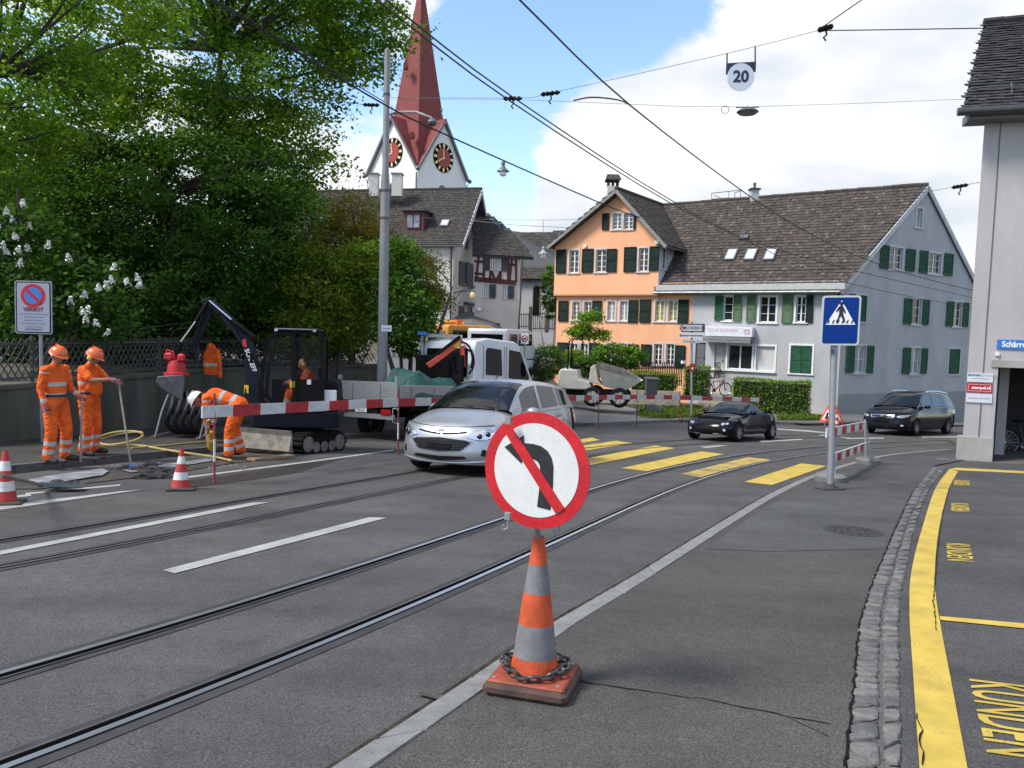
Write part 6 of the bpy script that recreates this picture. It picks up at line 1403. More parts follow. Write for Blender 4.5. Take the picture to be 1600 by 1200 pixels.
npz('badge_field',[(.072 * math.cos(q),.735 + .027 * math.sin(q)) for q in np.linspace(0,6.28,17)[:-1]],mat('badge_blue',(.01,.03,.14),.3),.0205,bd_)
c = Vector(pt(0,.735,.0225)); text_mesh('Ford',.045,frame_mat(c,(0,1,0),(.0,0,1)),M_CHROME,'lettering',bd_,world=False)
for s in (1,-1):
    hl,_ = npz('headlight',[(s * y,z) for y,z in ((.43,.66),(.58,.615),(.72,.625),(.81,.69),(.85,.80),(.835,.84),(.74,.81),(.58,.745))][::s],M_LAMPIN,.016)
    mb = MB(); c = Vector(pt(s * .62,.672,.012)); mb.ball(c,(.035,.05,.045),12,8); c = Vector(pt(s * .72,.705,.008)); mb.ball(c,(.04,.045,.045),12,8); mb.build('projector',M_CGLASS,hl,smooth=True)
    npz('headlight_trim',[(s * y,z) for y,z in ((.455,.66),(.6,.61),(.75,.63),(.75,.642),(.6,.626),(.47,.668))][::s],M_TRIMB,.012)
    npz('fog_lamp',[(s * y,z) for y,z in ((.66,.36),(.72,.35),(.735,.45),(.68,.47))][::s],M_TRIMB,.004)
strip('bumper_lip',lambda y: .225 + .05 * (y / .74) ** 2,.74,.013,M_SILV,.006)
npz('plate_cover',[(-.2,.545),(-.22,.46),(.2,.455),(.22,.535)],M_BLACK,.03)
seam([(1.28,.99),(1.2,.7),(1.22,.35),(1.3,.25)]); seam([(2.24,1.03),(2.24,.6),(2.26,.25)]); seam([(3.1,1.06),(3.05,.75),(2.95,.5),(2.9,.3)]); seam([(1.2,.84),(2.0,.87),(3.0,.93),(3.7,.95)],'crease',.01,.002,M_SILV); seam([(1.15,.24),(2.0,.23),(2.95,.24)],'sill',.05,.004)
for x,z in ((2.08,.9),(2.95,.94)): seam([(x - .1,z),(x + .1,z + .01)],'door_handle',.03,.025,M_SILV)
seam([(1.35,1.012),(2.2,1.035),(3.1,1.07),(3.6,1.09)],'window_trim',.014,.004,M_CHROME); mirror(1.5,1.06)
for s in (1,-1): seam([(3.86,.8),(3.9,.95),(3.88,1.04)],'tail_lamp',.14,.006,M_RED,(s,))
mb = MB(); a0_ = Vector((X0 - 1.95,.0,1.585)); mb.tube([a0_,a0_ + Vector((-.18,0,.16))],.008,5); mb.build('aerial',M_TRIMB,t)
for s,y0,y1 in ((1,.45,-.12),(-1,.05,-.5)): mb = MB(); mb.tube([(X0 - 1.0,y0,1.115),(X0 - 1.05,(y0 + y1) / 2,1.135),(X0 - 1.08,y1,1.12)],.012,5); mb.build('wiper',M_TRIMB,t)
for y in (.3,-.25):
    mb = MB(); mb.ball((X0 - .78,y,1.035),(.018,.025,.012),8,6); mb.build('washer_jet',M_TRIMB,t)
# ---- black roadster
P2 = dict(L=3.43,W=1.62,H=1.19,a=.55,thm=1.25,zn=.62,ra=.45,r=.29,arch=.345,tw=(.62,2.98),cowl=(1.12,.84),gend=2.55,ws=1.75,rw=2.2,yr=.52,hb=1.25,flare=.06,tuck=.09,
          front=[(.15,.12),(.25,.04),(.4,.0),(.52,.05),(.62,.14)],roof=[(1.1,.84),(1.4,1.0),(1.75,1.14),(2.0,1.175),(2.2,1.15),(2.4,1.02),(2.6,.88)],
          belt=[(.3,.62),(.6,.72),(1.0,.79),(1.6,.81),(2.2,.85),(2.8,.86),(3.2,.8),(3.43,.74)],win=((1.4,2.1),),rim=M_RIM,spokes=6,tailcut=.12)
hd2 = math.atan2(-.735,-.678); M2 = by_wheel(1149,690.5,hd2,(1.715 - .62,.68))
M_BLKP = paintm('black_car_paint',(.008,.009,.012),0,.14,0,.22)
t,npz,seam,mirror,sy,X0,belt,top,fx = car('black_roadster','small low black two-seat roadster driving past the zebra crossing',M2,P2,M_BLKP)
npz('grille',[(-.42,.42),(-.46,.34),(-.3,.3),(.3,.3),(.46,.34),(.42,.42),(0,.44)],M_TRIMB,.006); npz('lower_intake',[(-.5,.24),(.5,.24),(.42,.2),(-.42,.2)],M_CHROME,.012)
npz('plate_cover',[(-.2,.28),(.2,.28),(.2,.21),(-.2,.21)],M_BLACK,.03)
for s in (1,-1):
    for yy,zz,rr in ((.5,.545,.05),(.6,.56,.04)):
        npz('headlight',[(s * yy + rr * math.cos(q),zz + rr * .8 * math.sin(q)) for q in np.linspace(0,6.28,11)[:-1]],M_LAMPIN,.012)
    npz('fog_lamp',[(s * .56 + .04 * math.cos(q),.36 + .04 * math.sin(q)) for q in np.linspace(0,6.28,11)[:-1]],M_LAMP,.01)
seam([(1.32,.79),(1.28,.5),(1.3,.22)]); seam([(2.15,.83),(2.2,.55),(2.12,.25)]); seam([(1.0,.24),(1.7,.22),(2.5,.24)],'sill',.05,.004); mirror(1.5,.88)
mb = MB(); mb.box((X0 - 3.0,0,.88),(.5,1.1,.05)); mb.build('rear_deck',M_BLKP,t)
for s in (1,-1): seam([(2.45,.7),(2.5,.76)],'side_intake',.12,.006,M_TRIMB,(s,)); seam([(1.18,.52),(1.22,.53)],'side_repeater',.03,.006,M_LAMP,(s,))
mb = MB(); c = Vector((X0 - 1.9,.3,.75)); mb.ball(c + Vector((0,0,.18)),(.08,.08,.11),10,8); mb.ball(c - Vector((0,0,.1)),(.12,.2,.22),10,8); mb.build('seat',M_TRIMB,t,smooth=True)
# ---- black people carrier
P3 = dict(L=4.85,W=1.90,H=1.72,a=.7,thm=1.27,zn=.86,ra=.4,r=.335,arch=.385,tw=(.95,3.87),cowl=(1.12,1.1),gend=4.78,ws=2.0,rw=4.5,yr=.64,hb=1.45,
          front=[(.18,.1),(.3,.02),(.45,.0),(.65,.03),(.78,.08),(.86,.16)],roof=[(1.1,1.1),(1.4,1.32),(1.75,1.55),(2.05,1.65),(2.6,1.7),(3.4,1.7),(4.1,1.65),(4.5,1.57),(4.68,1.3),(4.8,1.05)],
          belt=[(.3,.82),(.8,.95),(1.3,1.03),(2.0,1.06),(3.0,1.08),(4.0,1.1),(4.85,1.08)],win=((1.6,2.55),(2.65,3.6),(3.68,4.45)),rim=M_RIMD,spokes=7)
hd3 = math.atan2(-.63,-.776); M3 = by_wheel(1427,681.5,hd3,(2.425 - .95,.82))
t,npz,seam,mirror,sy,X0,belt,top,fx = car('black_people_carrier','black people carrier with chrome grille in front of the blue-grey gable wall',M3,P3,paintm('blue_black_car_paint',(.008,.009,.015),0,.14,0,.25))
gr,pt = npz('grille',[(-.46,.76),(-.42,.66),(.42,.66),(.46,.76),(0,.78)],M_CHROME,.008); npz('grille_mesh',[(-.41,.745),(-.38,.675),(.38,.675),(.41,.745),(0,.762)],M_TRIMB,.012,gr); npz('badge',[(-.06,.745),(.06,.745),(.05,.68),(-.05,.68)],M_CHROME,.02,gr)
npz('lower_grille',[(-.6,.45),(-.55,.33),(.55,.33),(.6,.45)],M_TRIMB,.006); npz('plate_cover',[(-.26,.58),(.26,.58),(.26,.5),(-.26,.5)],M_BLACK,.02)
for s in (1,-1):
    npz('headlight',[(s * y,z) for y,z in ((.52,.7),(.7,.66),(.86,.72),(.92,.8),(.8,.79),(.6,.76))][::s],M_LAMPIN,.006); npz('fog_lamp',[(s * .72 + .05 * math.cos(q),.38 + .035 * math.sin(q)) for q in np.linspace(0,6.28,9)[:-1]],M_LAMP,.008)
seam([(1.5,1.03),(1.4,.7),(1.42,.25)]); seam([(2.6,1.06),(2.6,.25)]); seam([(3.64,1.08),(3.55,.6),(3.45,.3)]); seam([(1.55,1.055),(2.6,1.085),(3.6,1.1),(4.5,1.115)],'window_trim',.02,.006,M_CHROME); mirror(1.75,1.12)
for s in (1,-1):
    mb = MB(); mb.tube([(X0 - x,s * .66,z) for x,z in ((2.3,1.69),(2.5,1.745),(3.4,1.745),(4.2,1.7),(4.35,1.65))],.018,6); mb.build('roof_rail',M_CHROME,t,smooth=True); seam([(4.55,.85),(4.6,1.05)],'tail_lamp',.2,.006,M_RED,(s,))
# ================================================================ signs, cones, barriers
M_SRED = mat('sign_red',(.5,.012,.02),.45,var=.2,vscale=12,fine=.12,fscale=60); M_SWHITE = mat('sign_white_face',(.62,.63,.6),.5,var=.06,vscale=8,fine=.06,fscale=90); M_SBLACK = mat('sign_black',(.015,.015,.016),.6,var=.5,vscale=20)
M_CONEO = mat('cone_orange',(.5,.07,.016),.7,var=.35,vscale=7,fine=.12,fscale=70,bump=.15,bscale=40); M_CONEW = mat('cone_grey_white',(.155,.155,.16),.65,var=.3,vscale=10,fine=.1,fscale=70); M_CONER = mat('cone_red',(.42,.03,.025),.65,var=.25,vscale=9); M_CONEWW = mat('cone_white',(.6,.59,.57),.6,var=.25,vscale=12)
M_GALV = mat('galvanised_steel',(.3,.31,.32),.5,.5,var=.15,vscale=6); M_RUBB = mat('dirty_rubber',(.05,.045,.04),.85,var=.4,vscale=10); M_CONC = mat('concrete',(.15,.148,.14),.95,var=.25,vscale=6,bump=.4,bscale=40)
def bandcone(par,zs,rs,mats,n=28):
    for k in range(len(mats)):
        mb = MB(); mb.lathe([(rs[k],zs[k]),(rs[k + 1],zs[k + 1])],n,caps=False); mb.build('cone_band',mats[k],par,smooth=True)
# ---- cone with the no-left-turn sign, right in front
pa,pb,pc = GP(760,1081,KH),GP(868,1098,KH),GP(905,1063,KH); bc = (pa + pc) / 2; ang = math.atan2(pb.y - pa.y,pb.x - pa.x); Lb = max((pb - pa).length,(pc - pb).length) * 1.2
cs = thing('cone_with_turn_sign',slope_frame(bc.x,bc.y,ang,KH),'round no-left-turn sign mounted on an orange and grey cone with a chained foot','traffic cone')
mb = MB(); mb.box((0,0,.035),(Lb,Lb,.07),bev=.022); mb.build('foot',mat('foot_rubber',(.1,.05,.035),.85,col2=(.035,.028,.024),vscale=8,bump=.3,bscale=50),cs,smooth=True,sharp=30)
mb = MB(); mb.box((0,0,.072),(Lb - .035,Lb - .035,.022),bev=.01); mb.build('foot_top',mat('foot_orange',(.36,.06,.025),.75,col2=(.13,.045,.03),vscale=9),cs,smooth=True,sharp=30)
mb = MB()
for sx,sy in ((1,1),(-1,1),(1,-1),(-1,-1)):
    m2 = MB(); m2.cyl((sx * Lb * .38,sy * Lb * .38,.08),(sx * Lb * .38,sy * Lb * .38,.087),.012,n=10); m2.build('bolt',M_GALV,cs)
bandcone(cs,[.08,.17,.34,.505,.655,.8],[.132,.116,.094,.072,.05,.03],[M_CONEO,M_CONEW,M_CONEO,M_CONEW,M_CONEO])
M_CHAIN = mat('chain_steel',(.1,.1,.1),.45,.8,var=.3,vscale=20)
nl = 19
for i in range(nl):
    t = 2 * math.pi * i / nl; rr = .168 + .012 * math.sin(3 * t); c = Vector((rr * math.cos(t),rr * math.sin(t),.115 + .012 * math.sin(2 * t + 1))); tg = Vector((-math.sin(t),math.cos(t),.05)); ot = Vector((0,0,1)) if i % 2 else Vector((math.cos(t),math.sin(t),0)); ot = (ot * .8 + Vector((math.cos(t),math.sin(t),.3)) * .5).normalized()
    mb = MB(); mb.tube([c + tg * (.036 * math.copysign(abs(math.cos(q)) ** .7,math.cos(q))) + ot * .02 * math.sin(q) for q in np.linspace(0,2 * math.pi,13)[:-1]],.0085,7,closed=True); mb.build('chain_link',M_CHAIN,cs,smooth=True)
# the disc: drawn from its own outline, turned a little away from the camera
RD = .3; zc0 = 3.92; dc = WP(837,735,zc0); yaw = R_(-29); uD = Vector((math.cos(yaw),math.sin(yaw),0)); rl = R_(-1.6); Zv = Vector((0,0,1)); u1 = (uD * math.cos(rl) + Zv * math.sin(rl)).normalized(); v1 = (Zv * math.cos(rl) - uD * math.sin(rl)).normalized(); nD = u1.cross(v1)
circ = lambda r,n=64: [(r * math.cos(q),r * math.sin(q)) for q in np.linspace(0,2 * math.pi,n + 1)[:-1]]
def lay(poly,o,m,nm,par,th=.0025): q = MB(); q.plate(poly,dc + nD * o,u1,v1,th); return q.build(nm,m,par,world=True)
sgn_ = lay(circ(RD),0,M_SRED,'sign_disc',cs,.004); lay(circ(RD + .001),-.004,M_GALV,'sign_back',sgn_,.003)
lay(circ(RD * .805),.0035,M_SWHITE,'sign_field',sgn_)
A2 = lambda L_: [(((x / 2.4 + 700) - 837) / 78 * RD,-((y / 2.4 + 620) - 735) / 90 * RD) for x,y in L_]
lay(A2([(213,205),(281,152),(285,180),(318,179),(345,183),(368,197),(384,220),(392,250),(394,325),(390,412),(343,408),(348,330),(348,285),(345,255),(335,240),(318,233),(285,234),(278,258)]),.0065,M_SBLACK,'arrow',sgn_)
lay(A2([(212,150),(238,128),(440,396),(410,420)]),.0095,M_SRED,'bar',sgn_)
for px,py,b in ((795,657,0),(877,658,0),(794,806,1),(874,812,1)):
    c = WP(px,py,zc0) + nD * .004; mb = MB(); mb.box(c,(.03,.02,.036),yaw)
    if b: mb.tube([c - Vector((0,0,.01)),c - Vector((-.004,0,.06)),c - Vector((.02,0,.072)),c - Vector((.022,0,.045))],.007,6)
    mb.build('clip',M_GALV,cs,world=True)
mb = MB(); Mi = WM[cs.name].inverted(); mb.cyl((0,0,.78),Mi @ (dc - v1 * .2 - nD * .012),.016,n=10); mb.build('sign_stem',M_GALV,cs,smooth=True)
# ---- small red and white cones
def small_cone(px,py,h,label,zc=None):
    p = GP(px,py); c = thing('traffic_cone',slope_frame(p.x,p.y,.4),label,'traffic cone','red and white cones'); mb = MB(); mb.box((0,0,.018),(.36 * h / .55,.36 * h / .55,.035),bev=.012); mb.build('foot',M_RUBB,c)
    zs = [.03,.03 + h * .2,.03 + h * .38,.03 + h * .58,.03 + h * .76,h]; k = h / .55; bandcone(c,zs,[.125 * k,.1 * k,.08 * k,.058 * k,.04 * k,.022 * k],[M_CONER,M_CONEWW,M_CONER,M_CONEWW,M_CONER],20); return c
small_cone(282,765,.56,'red and white cone in front of the bending worker'); small_cone(6,787,.62,'red and white cone cut by the left picture edge'); small_cone(1306,668,.7,'far red and white cone beside the triangular warning sign')
# ---- sign boards on posts
def rrect(w,h,r,n=5):
    out = []
    for cx,cy,a0 in ((w / 2 - r,h / 2 - r,0),(-w / 2 + r,h / 2 - r,90),(-w / 2 + r,-h / 2 + r,180),(w / 2 - r,-h / 2 + r,270)): out += [(cx + r * math.cos(R_(a0 + 90 * i / n)),cy + r * math.sin(R_(a0 + 90 * i / n))) for i in range(n + 1)]
    return out
def plate(par,poly,c,u,m,nm,off,th=.003,v=(0,0,1)):
    u = Vector(u).normalized(); v = Vector(v); n = u.cross(v); q = MB(); q.plate(poly,Vector(c) + n * off,u,v,th); return q.build(nm,m,par,world=True)
p0 = GP(66,690,LKH); c = WP(65,481,(RC.T @ (np.array(p0) - CAM))[2]); s = thing('no_parking_sign',p0,'no-parking sign board reading VERBOT on a post by the lattice fence','sign'); u = (math.cos(R_(6)),math.sin(R_(6)),.0)
k = (c - Vector(CAM)).length / 1200; w_,h_ = 46 * k,69 * k
mb = MB(); mb.cyl(p0,(p0.x,p0.y,c.z + h_ / 2),.035,n=12); mb.build('post',M_GALV,s,smooth=True,world=True)
c.y = p0.y - .07; b = plate(s,rrect(w_,h_,.05),c,u,M_GALV,'board',0,.02); plate(s,rrect(w_ * .93,h_ * .955,.04),c,u,M_BLACK,'board_edge',.012); plate(s,rrect(w_ * .87,h_ * .92,.03),c,u,mat('shaded_board_white',(.34,.36,.43),.6,spec=.2),'board_face',.015)  # white board face greyed in its colour for the shade it hangs in
cc = c + Vector((0,0,h_ * .22)); plate(b,circ(w_ * .33,32),cc,u,M_SRED,'sign_ring',.018); plate(b,circ(w_ * .235,32),cc,u,M_BLUE,'sign_blue',.021); r_ = w_ * .28; plate(b,[(-r_ * .82,r_ * .6),(-r_ * .6,r_ * .82),(r_ * .82,-r_ * .6),(r_ * .6,-r_ * .82)],cc,u,M_SRED,'sign_bar',.024)
tm = lambda t_,sz,dz,m,par,cc,u,o=.017,sx=1,bold=0,dx=0: text_mesh(t_,sz,frame_mat(Vector(cc) + Vector((0,0,dz)) + Vector(u) * dx + Vector(u).cross(Vector((0,0,1))) * o,u,(0,0,1)),m,'lettering',par,sx=sx,bold=bold)
tm('VERBOT',.1,-h_ * .04,mat('dull_red_ink',(.16,.02,.03),.7),b,c,u,bold=.004); M_INK = mat('dark_ink',(.06,.06,.08),.7)
for i,t_ in enumerate(('Das Parkieren von Fahrzeugen','ist auf diesem Areal','gerichtlich verboten.','Zuwiderhandelnde werden','mit Busse bestraft.')): tm(t_,.042,-h_ * (.12 + .06 * i),M_INKG,b,c,u)
tm('Stadtrichteramt',.05,-h_ * .41,M_INK,b,c,u)
# pedestrian crossing sign
p0 = GP(1297,765,KH); zc = (RC.T @ (np.array(p0) - CAM))[2]; c = WP(1306.5,501,zc); s = thing('crossing_sign',p0,'blue pedestrian crossing sign on a grey post at the kerb','sign'); k = zc / 1200 * 1.02; w_,h_ = 55 * k,75 * k; u = (math.cos(R_(-12)),math.sin(R_(-12)),.028); tp = WP(1304,540,zc)
mb = MB(); mb.cyl(p0,WP(1304.5,485,zc),.052,n=16); mb.build('post',M_GALV,s,smooth=True,world=True)
mb = MB(); mb.box(p0 + Vector((0,0,.02)),(.45,.22,.02),.3); mb.lathe([(.1,.02),(.06,.1),(.052,.1)],14,p0,caps=False); mb.build('base_plate',mat('rusty_plate',(.05,.042,.037),.8,var=.3),s,world=True)
c.y = p0.y + (tp.y - p0.y) - .14; b = plate(s,rrect(w_,h_,.05),c,u,mat('pale_grey_edge',(.5,.52,.53),.5),'board',0,.02); plate(s,rrect(w_ * .9,h_ * .925,.035),c,u,mat('sign_blue_face',(.0025,.033,.2),.5,spec=.15),'board_face',.012)
cc = c - Vector((0,0,h_ * .06)); T_ = w_ * .38; plate(b,[(-T_,-.02 * 1),(T_,-.02),(0,T_ * 1.66)],cc,u,M_PW,'triangle',.015)
for i in range(6): x = -T_ * .8 + T_ * 1.6 * i / 5; plate(b,[(x - .016 - .01,.0),(x + .012 - .01,.0),(x + .022 * (1 - abs(i - 2.5) / 5),.06),(x - .002,.06)],cc,u,M_SBLACK,'stripe',.018)
man = [(-.015,.305),(.02,.30),(.06,.23),(.075,.17),(.06,.165),(.035,.215),(.03,.17),(.055,.1),(.075,.02),(.045,.02),(.02,.09),(.0,.13),(-.025,.08),(-.055,.02),(-.08,.025),(-.045,.1),(-.03,.17),(-.035,.235),(-.07,.19),(-.085,.205),(-.045,.28)]
plate(b,[(x * w_ / .62,z * w_ / .62) for x,z in man],cc,u,M_SBLACK,'walker',.02); plate(b,circ(.032 * w_ / .62,14),cc + Vector((0,0,.335 * w_ / .62)),u,M_SBLACK,'walker_head',.02)
plate(s,rrect(.06,.06,.006),WP(1298,549,zc) + Vector((0,-.07,0)),u,M_INKB,'sticker',0)
# direction signs beyond the crossing
p0 = GP(1080,652,.1); zc = (RC.T @ (np.array(p0) - CAM))[2]; s = thing('direction_sign_post',p0,'post with white street direction signs beside the short hedge block','sign'); k = zc / 1200
mb = MB(); mb.cyl(p0,WP(1081,502,zc),.05,n=12); mb.build('post',M_GALV,s,smooth=True,world=True); u = (1,.05,.02)
c = WP(1080.5,512.5,zc) + Vector((0,-.1,0)); w_,h_ = 40 * k,13.5 * k
b = plate(s,[(-w_ / 2,0),(-w_ * .38,h_ / 2),(w_ / 2,h_ / 2),(w_ / 2,-h_ / 2),(-w_ * .38,-h_ / 2)],c,u,mat('slate_sign',(.07,.08,.1),.5),'arrow_board',0,.03); plate(b,[(-w_ * .47,0),(-w_ * .36,h_ * .36),(w_ * .4,h_ * .36),(w_ * .4,-h_ * .36),(-w_ * .36,-h_ * .36)],c,u,M_PLATE,'arrow_face',.018); tm('POLY-RAND AG',.15,0,M_INK,b,c,u,.021,bold=.003,dx=.06); plate(b,circ(.07,14),c - Vector(u) * w_ * .32,u,M_CONEO,'dot',.021)
c = WP(1079,524,zc) + Vector((0,-.1,0)); b = plate(s,rrect(36 * k,7.5 * k,.02),c,u,M_PW,'name_board',0,.02); tm('Bauherrenstrasse',.15,0,M_INK,b,c,u,.012,bold=.003)
c = WP(1079,533.5,zc) + Vector((0,-.1,0)); b = plate(s,rrect(28 * k,5 * k,.02),c,u,M_PLATE,'name_board',0,.02); tm('K 12 Höngg',.11,0,M_INK,b,c,u,.012,dx=-.08); plate(b,[(-.02,-.03),(.03,.02),(.0,.04),(.06,.05),(.055,-.01),(.035,.01),(-.01,-.04)],c + Vector(u) * .28,u,M_INK,'arrow',.013)
c = WP(1081,574,zc) + Vector((0,-.1,0)); b = plate(s,rrect(7 * k,12 * k,.02),c,u,M_PLRED,'hydrant_plate',0,.02); plate(b,rrect(3 * k,3 * k,.02),c - Vector((0,0,.04)),u,M_PW,'symbol',.013)
c = WP(1068,566,zc); mb = MB(); mb.box(c,(.2,.12,.13),.5); mb.build('lamp_box',M_PW,s,world=True)
# small no-entry-for-lorries disc in the distance
p0 = WP(820,545,36); p0.z = float(gz(p0.x,p0.y)); s = thing('far_prohibition_sign',p0,'small round red-ringed sign seen above the white truck cab','sign'); c = WP(820,529,36); mb = MB(); mb.cyl(p0,c + Vector((0,.03,.3)),.03,n=8); mb.build('post',M_GALV,s,world=True)
b = plate(s,rrect(.36,.5,.03),c,(1,0,0),M_PW,'board',0,.02); plate(b,circ(.16,24),c,(1,0,0),M_SRED,'ring',.012); plate(b,circ(.11,24),c,(1,0,0),M_PW,'disc',.015); plate(b,[(-.07,-.05),(-.07,.03),(.0,.03),(.02,.06),(.07,.06),(.07,-.05)],c,(1,0,0),M_SBLACK,'vehicle',.018)
# folding triangle with the roadworks symbol
p0 = GP(1301,666); s = thing('warning_triangle',p0,'folding orange-red triangular roadworks sign by the far kerb','sign'); zc = (RC.T @ (np.array(p0) - CAM))[2]; M_TRI = mat('fluorescent_red',(.75,.1,.04),.5)
for k_,(c0,r_) in enumerate(((WP(1305,647,zc),0),(WP(1293,647,zc + .5),-1.05))):
    u = (math.cos(r_),-math.sin(r_) * -1,0); b = plate(s,[(-.42,-.36),(.42,-.36),(0,.42)],c0,u,M_TRI,'panel',0,.01); plate(b,[(-.27,-.27),(.27,-.27),(0,.22)],c0,u,M_PW,'panel_face',.008); plate(b,[(-.14,-.24),(.02,-.24),(.18,-.24),(.1,-.12),(.03,-.08),(.07,.04),(0,.1),(-.06,.0),(-.09,-.12)],c0,u,M_SBLACK,'symbol',.011)
for px in (1289,1299,1316): mb = MB(); mb.cyl(WP(px,661,zc),GP(px,666.5),.014,n=6); mb.build('leg',M_GALV,s,world=True)
# ---- barrier boards of the works, on thin steel pins
M_BRED = mat('barrier_red',(.38,.015,.025),.55,var=.3,vscale=8); M_BWH = mat('barrier_white',(.55,.55,.55),.55,var=.2,vscale=8); M_PIN = mat('barrier_pin_red',(.22,.03,.03),.6)
def board(a,b,h,n,first,label,group='red and white barrier boards'):
    t = thing('barrier_board',(a + b) / 2,label,'barrier',group)
    for i in range(n):
        p,q = a.lerp(b,i / n),a.lerp(b,(i + 1) / n); mb = MB(); mb.beam(p,q,.025,h); mb.build('board_stripe',M_BRED if (i + first) % 2 else M_BWH,t,world=True)
    return t
def onpin(px,py,by): p = GP(px,py); zc = (RC.T @ (np.array(p) - CAM))[2]; return p,WP(px,by,zc)
pins = [(335,757,642.5),(622,712,628.5),(935,672,621),(995,668,620),(1062,665,621)]
names = ['left of the bending worker','behind the silver car','left of the gravel yard','in the middle of the gravel yard','left of the black roadster']
tops = []
for (px,py,by),nm in zip(pins,names):
    g_,tp = onpin(px,py,by); tops.append(tp); t = thing('barrier_pin',g_,'thin steel pin carrying the barrier board ' + nm,'barrier post'); n_ = 4; topz = tp + Vector((0,0,.26))
    for i in range(n_): mb = MB(); mb.cyl(g_.lerp(topz,i / n_),g_.lerp(topz,(i + 1) / n_),.017,n=8); mb.build('pin_section',M_BWH if i == 1 and px < 700 else M_PIN,t,smooth=True,world=True)
    mb = MB(); mb.box(tp + Vector((0,-.03,-.14)),(.05,.05,.04)); mb.tube([tp + Vector((-.04,-.04,-.12)),tp + Vector((-.1,-.04,-.14)),tp + Vector((-.1,-.04,-.42)),tp + Vector((-.02,-.03,-.44))],.011,6); mb.build('hook',M_GALV,t,world=True)
e0_ = tops[0] + (tops[0] - tops[1]).normalized() * .22 + Vector((0,-.04,0)); yv = Vector((0,-.04,0))
board(e0_,tops[1] + yv,.17,9,0,'long barrier board in front of the excavator'); m_ = tops[1].lerp(tops[2],.47); board(tops[1] + yv,m_ + yv,.17,9,1,'barrier board running behind the silver car to the truck'); board(m_ + yv,tops[2] + yv,.17,9,0,'barrier board hidden mostly by the silver car'); board(tops[2] + yv,tops[3] + yv,.17,5,1,'short barrier board left of the yard, before the dumper'); board(tops[3] + yv,tops[4] + yv,.17,5,0,'short barrier board in front of the grey bin')
lastp = WP(1186,624.5,36); board(tops[4] + yv,lastp,.19,8,1,'barrier board passing behind the black roadster')
g_ = lastp.copy(); g_.z = float(gz(g_.x,g_.y)); t = thing('barrier_pin',g_,'far steel pin behind the black roadster','barrier post'); mb = MB(); mb.cyl(g_,lastp + Vector((0,0,.3)),.02,n=8); mb.build('pin_section',M_PIN,t,world=True)
# ---- barricade with two planks on concrete feet
f1,f2 = GP(1297,752,KH),GP(1356,725,KH); s = thing('plank_barricade',(f1 + f2) / 2,'small barricade of two red-white planks on round concrete feet by the crossing sign','barricade')
for f,r_ in ((f1,.27),(f2,.26)): mb = MB(); mb.lathe([(0,0),(r_,0),(r_,.1),(r_ * .85,.135),(0,.14)],24,f,caps=False); mb.build('concrete_foot',M_CONC,s,smooth=True,sharp=40,world=True)
z1 = (RC.T @ (np.array(f1) - CAM))[2]; z2 = (RC.T @ (np.array(f2) - CAM))[2]
q1,q2 = WP(1302,655,z1),WP(1351.5,655,z2)
for f,q in ((f1,q1),(f2,q2)):
    mb = MB(); mb.cyl(f + Vector((-.06,0,.12)),q,.02,n=8); mb.cyl(f + Vector((.09,.03,.12)),q + Vector((.02,.02,-.05)),.02,n=8); mb.cyl(f + Vector((-.04,0,.5)),f + Vector((.07,0,.5)),.014,n=6); mb.build('post',M_GALV,s,smooth=True,world=True)
for a,b in ((WP(1291,677.5,z1 - .06),WP(1352.5,664.5,z2 - .06)),(WP(1300,717,z1 - .06),WP(1353.5,697.5,z2 - .06))):
    for i in range(9): mb = MB(); mb.beam(a.lerp(b,i / 9),a.lerp(b,(i + 1) / 9),.022,.15 if a.z > f1.z + .6 else .14); mb.build('plank_stripe',M_BRED if i % 2 else M_CONEWW,s,world=True)
    mb = MB(); mb.beam(a + Vector((0,0,.085)),b + Vector((0,0,.085)),.03,.018); mb.build('plank_edge',M_BWH,s,world=True)
# ---- grey bin on a concrete block, bicycles
p0 = WP(1021,637,36.5); p0.z = float(gz(p0.x,p0.y)) + .02; s = thing('concrete_block',p0,'tapered concrete barrier block under the grey bin','block'); mb = MB(); mb.hexa([p0 + Vector(v) for v in ((-.45,-.25,0),(.45,-.25,0),(.45,.25,0),(-.45,.25,0),(-.38,-.16,.45),(.38,-.16,.45),(.38,.16,.45),(-.38,.16,.45))]); mb.build('block_body',M_CONC,s,world=True,bevel=.02)
p1 = WP(1017,622,38.6); p1.z = float(gz(p1.x,p1.y)); p1.z = WP(1017,621,38.6).z; s = thing('wheeled_bin',p1,'dark grey wheeled waste bin by the low hedge','bin'); mb = MB(); M_BIN = mat('bin_grey',(.06,.065,.075),.5)
mb.hexa([p1 + Vector(v) for v in ((-.26,-.25,.06),(.26,-.25,.06),(.24,.25,.06),(-.24,.25,.06),(-.31,-.33,.92),(.31,-.33,.92),(.31,.33,.92),(-.31,.33,.92))]); mb.build('bin_body',M_BIN,s,world=True,bevel=.03); mb = MB(); mb.hexa([p1 + Vector(v) for v in ((-.34,-.36,.93),(.34,-.36,.93),(.34,.36,.93),(-.34,.36,.93),(-.3,-.3,.98),(.3,-.3,.98),(.3,.36,1.02),(-.3,.36,1.02))]); mb.build('lid',M_BIN,s,world=True)
for e in (-1,1): mb = MB(); mb.lathe([(0,-.03),(.1,-.03),(.1,.03),(0,.03)],14,p1 + Vector((e * .25,.25,.1)),'X',caps=False); mb.build('wheel',M_TYRE,s,world=True)
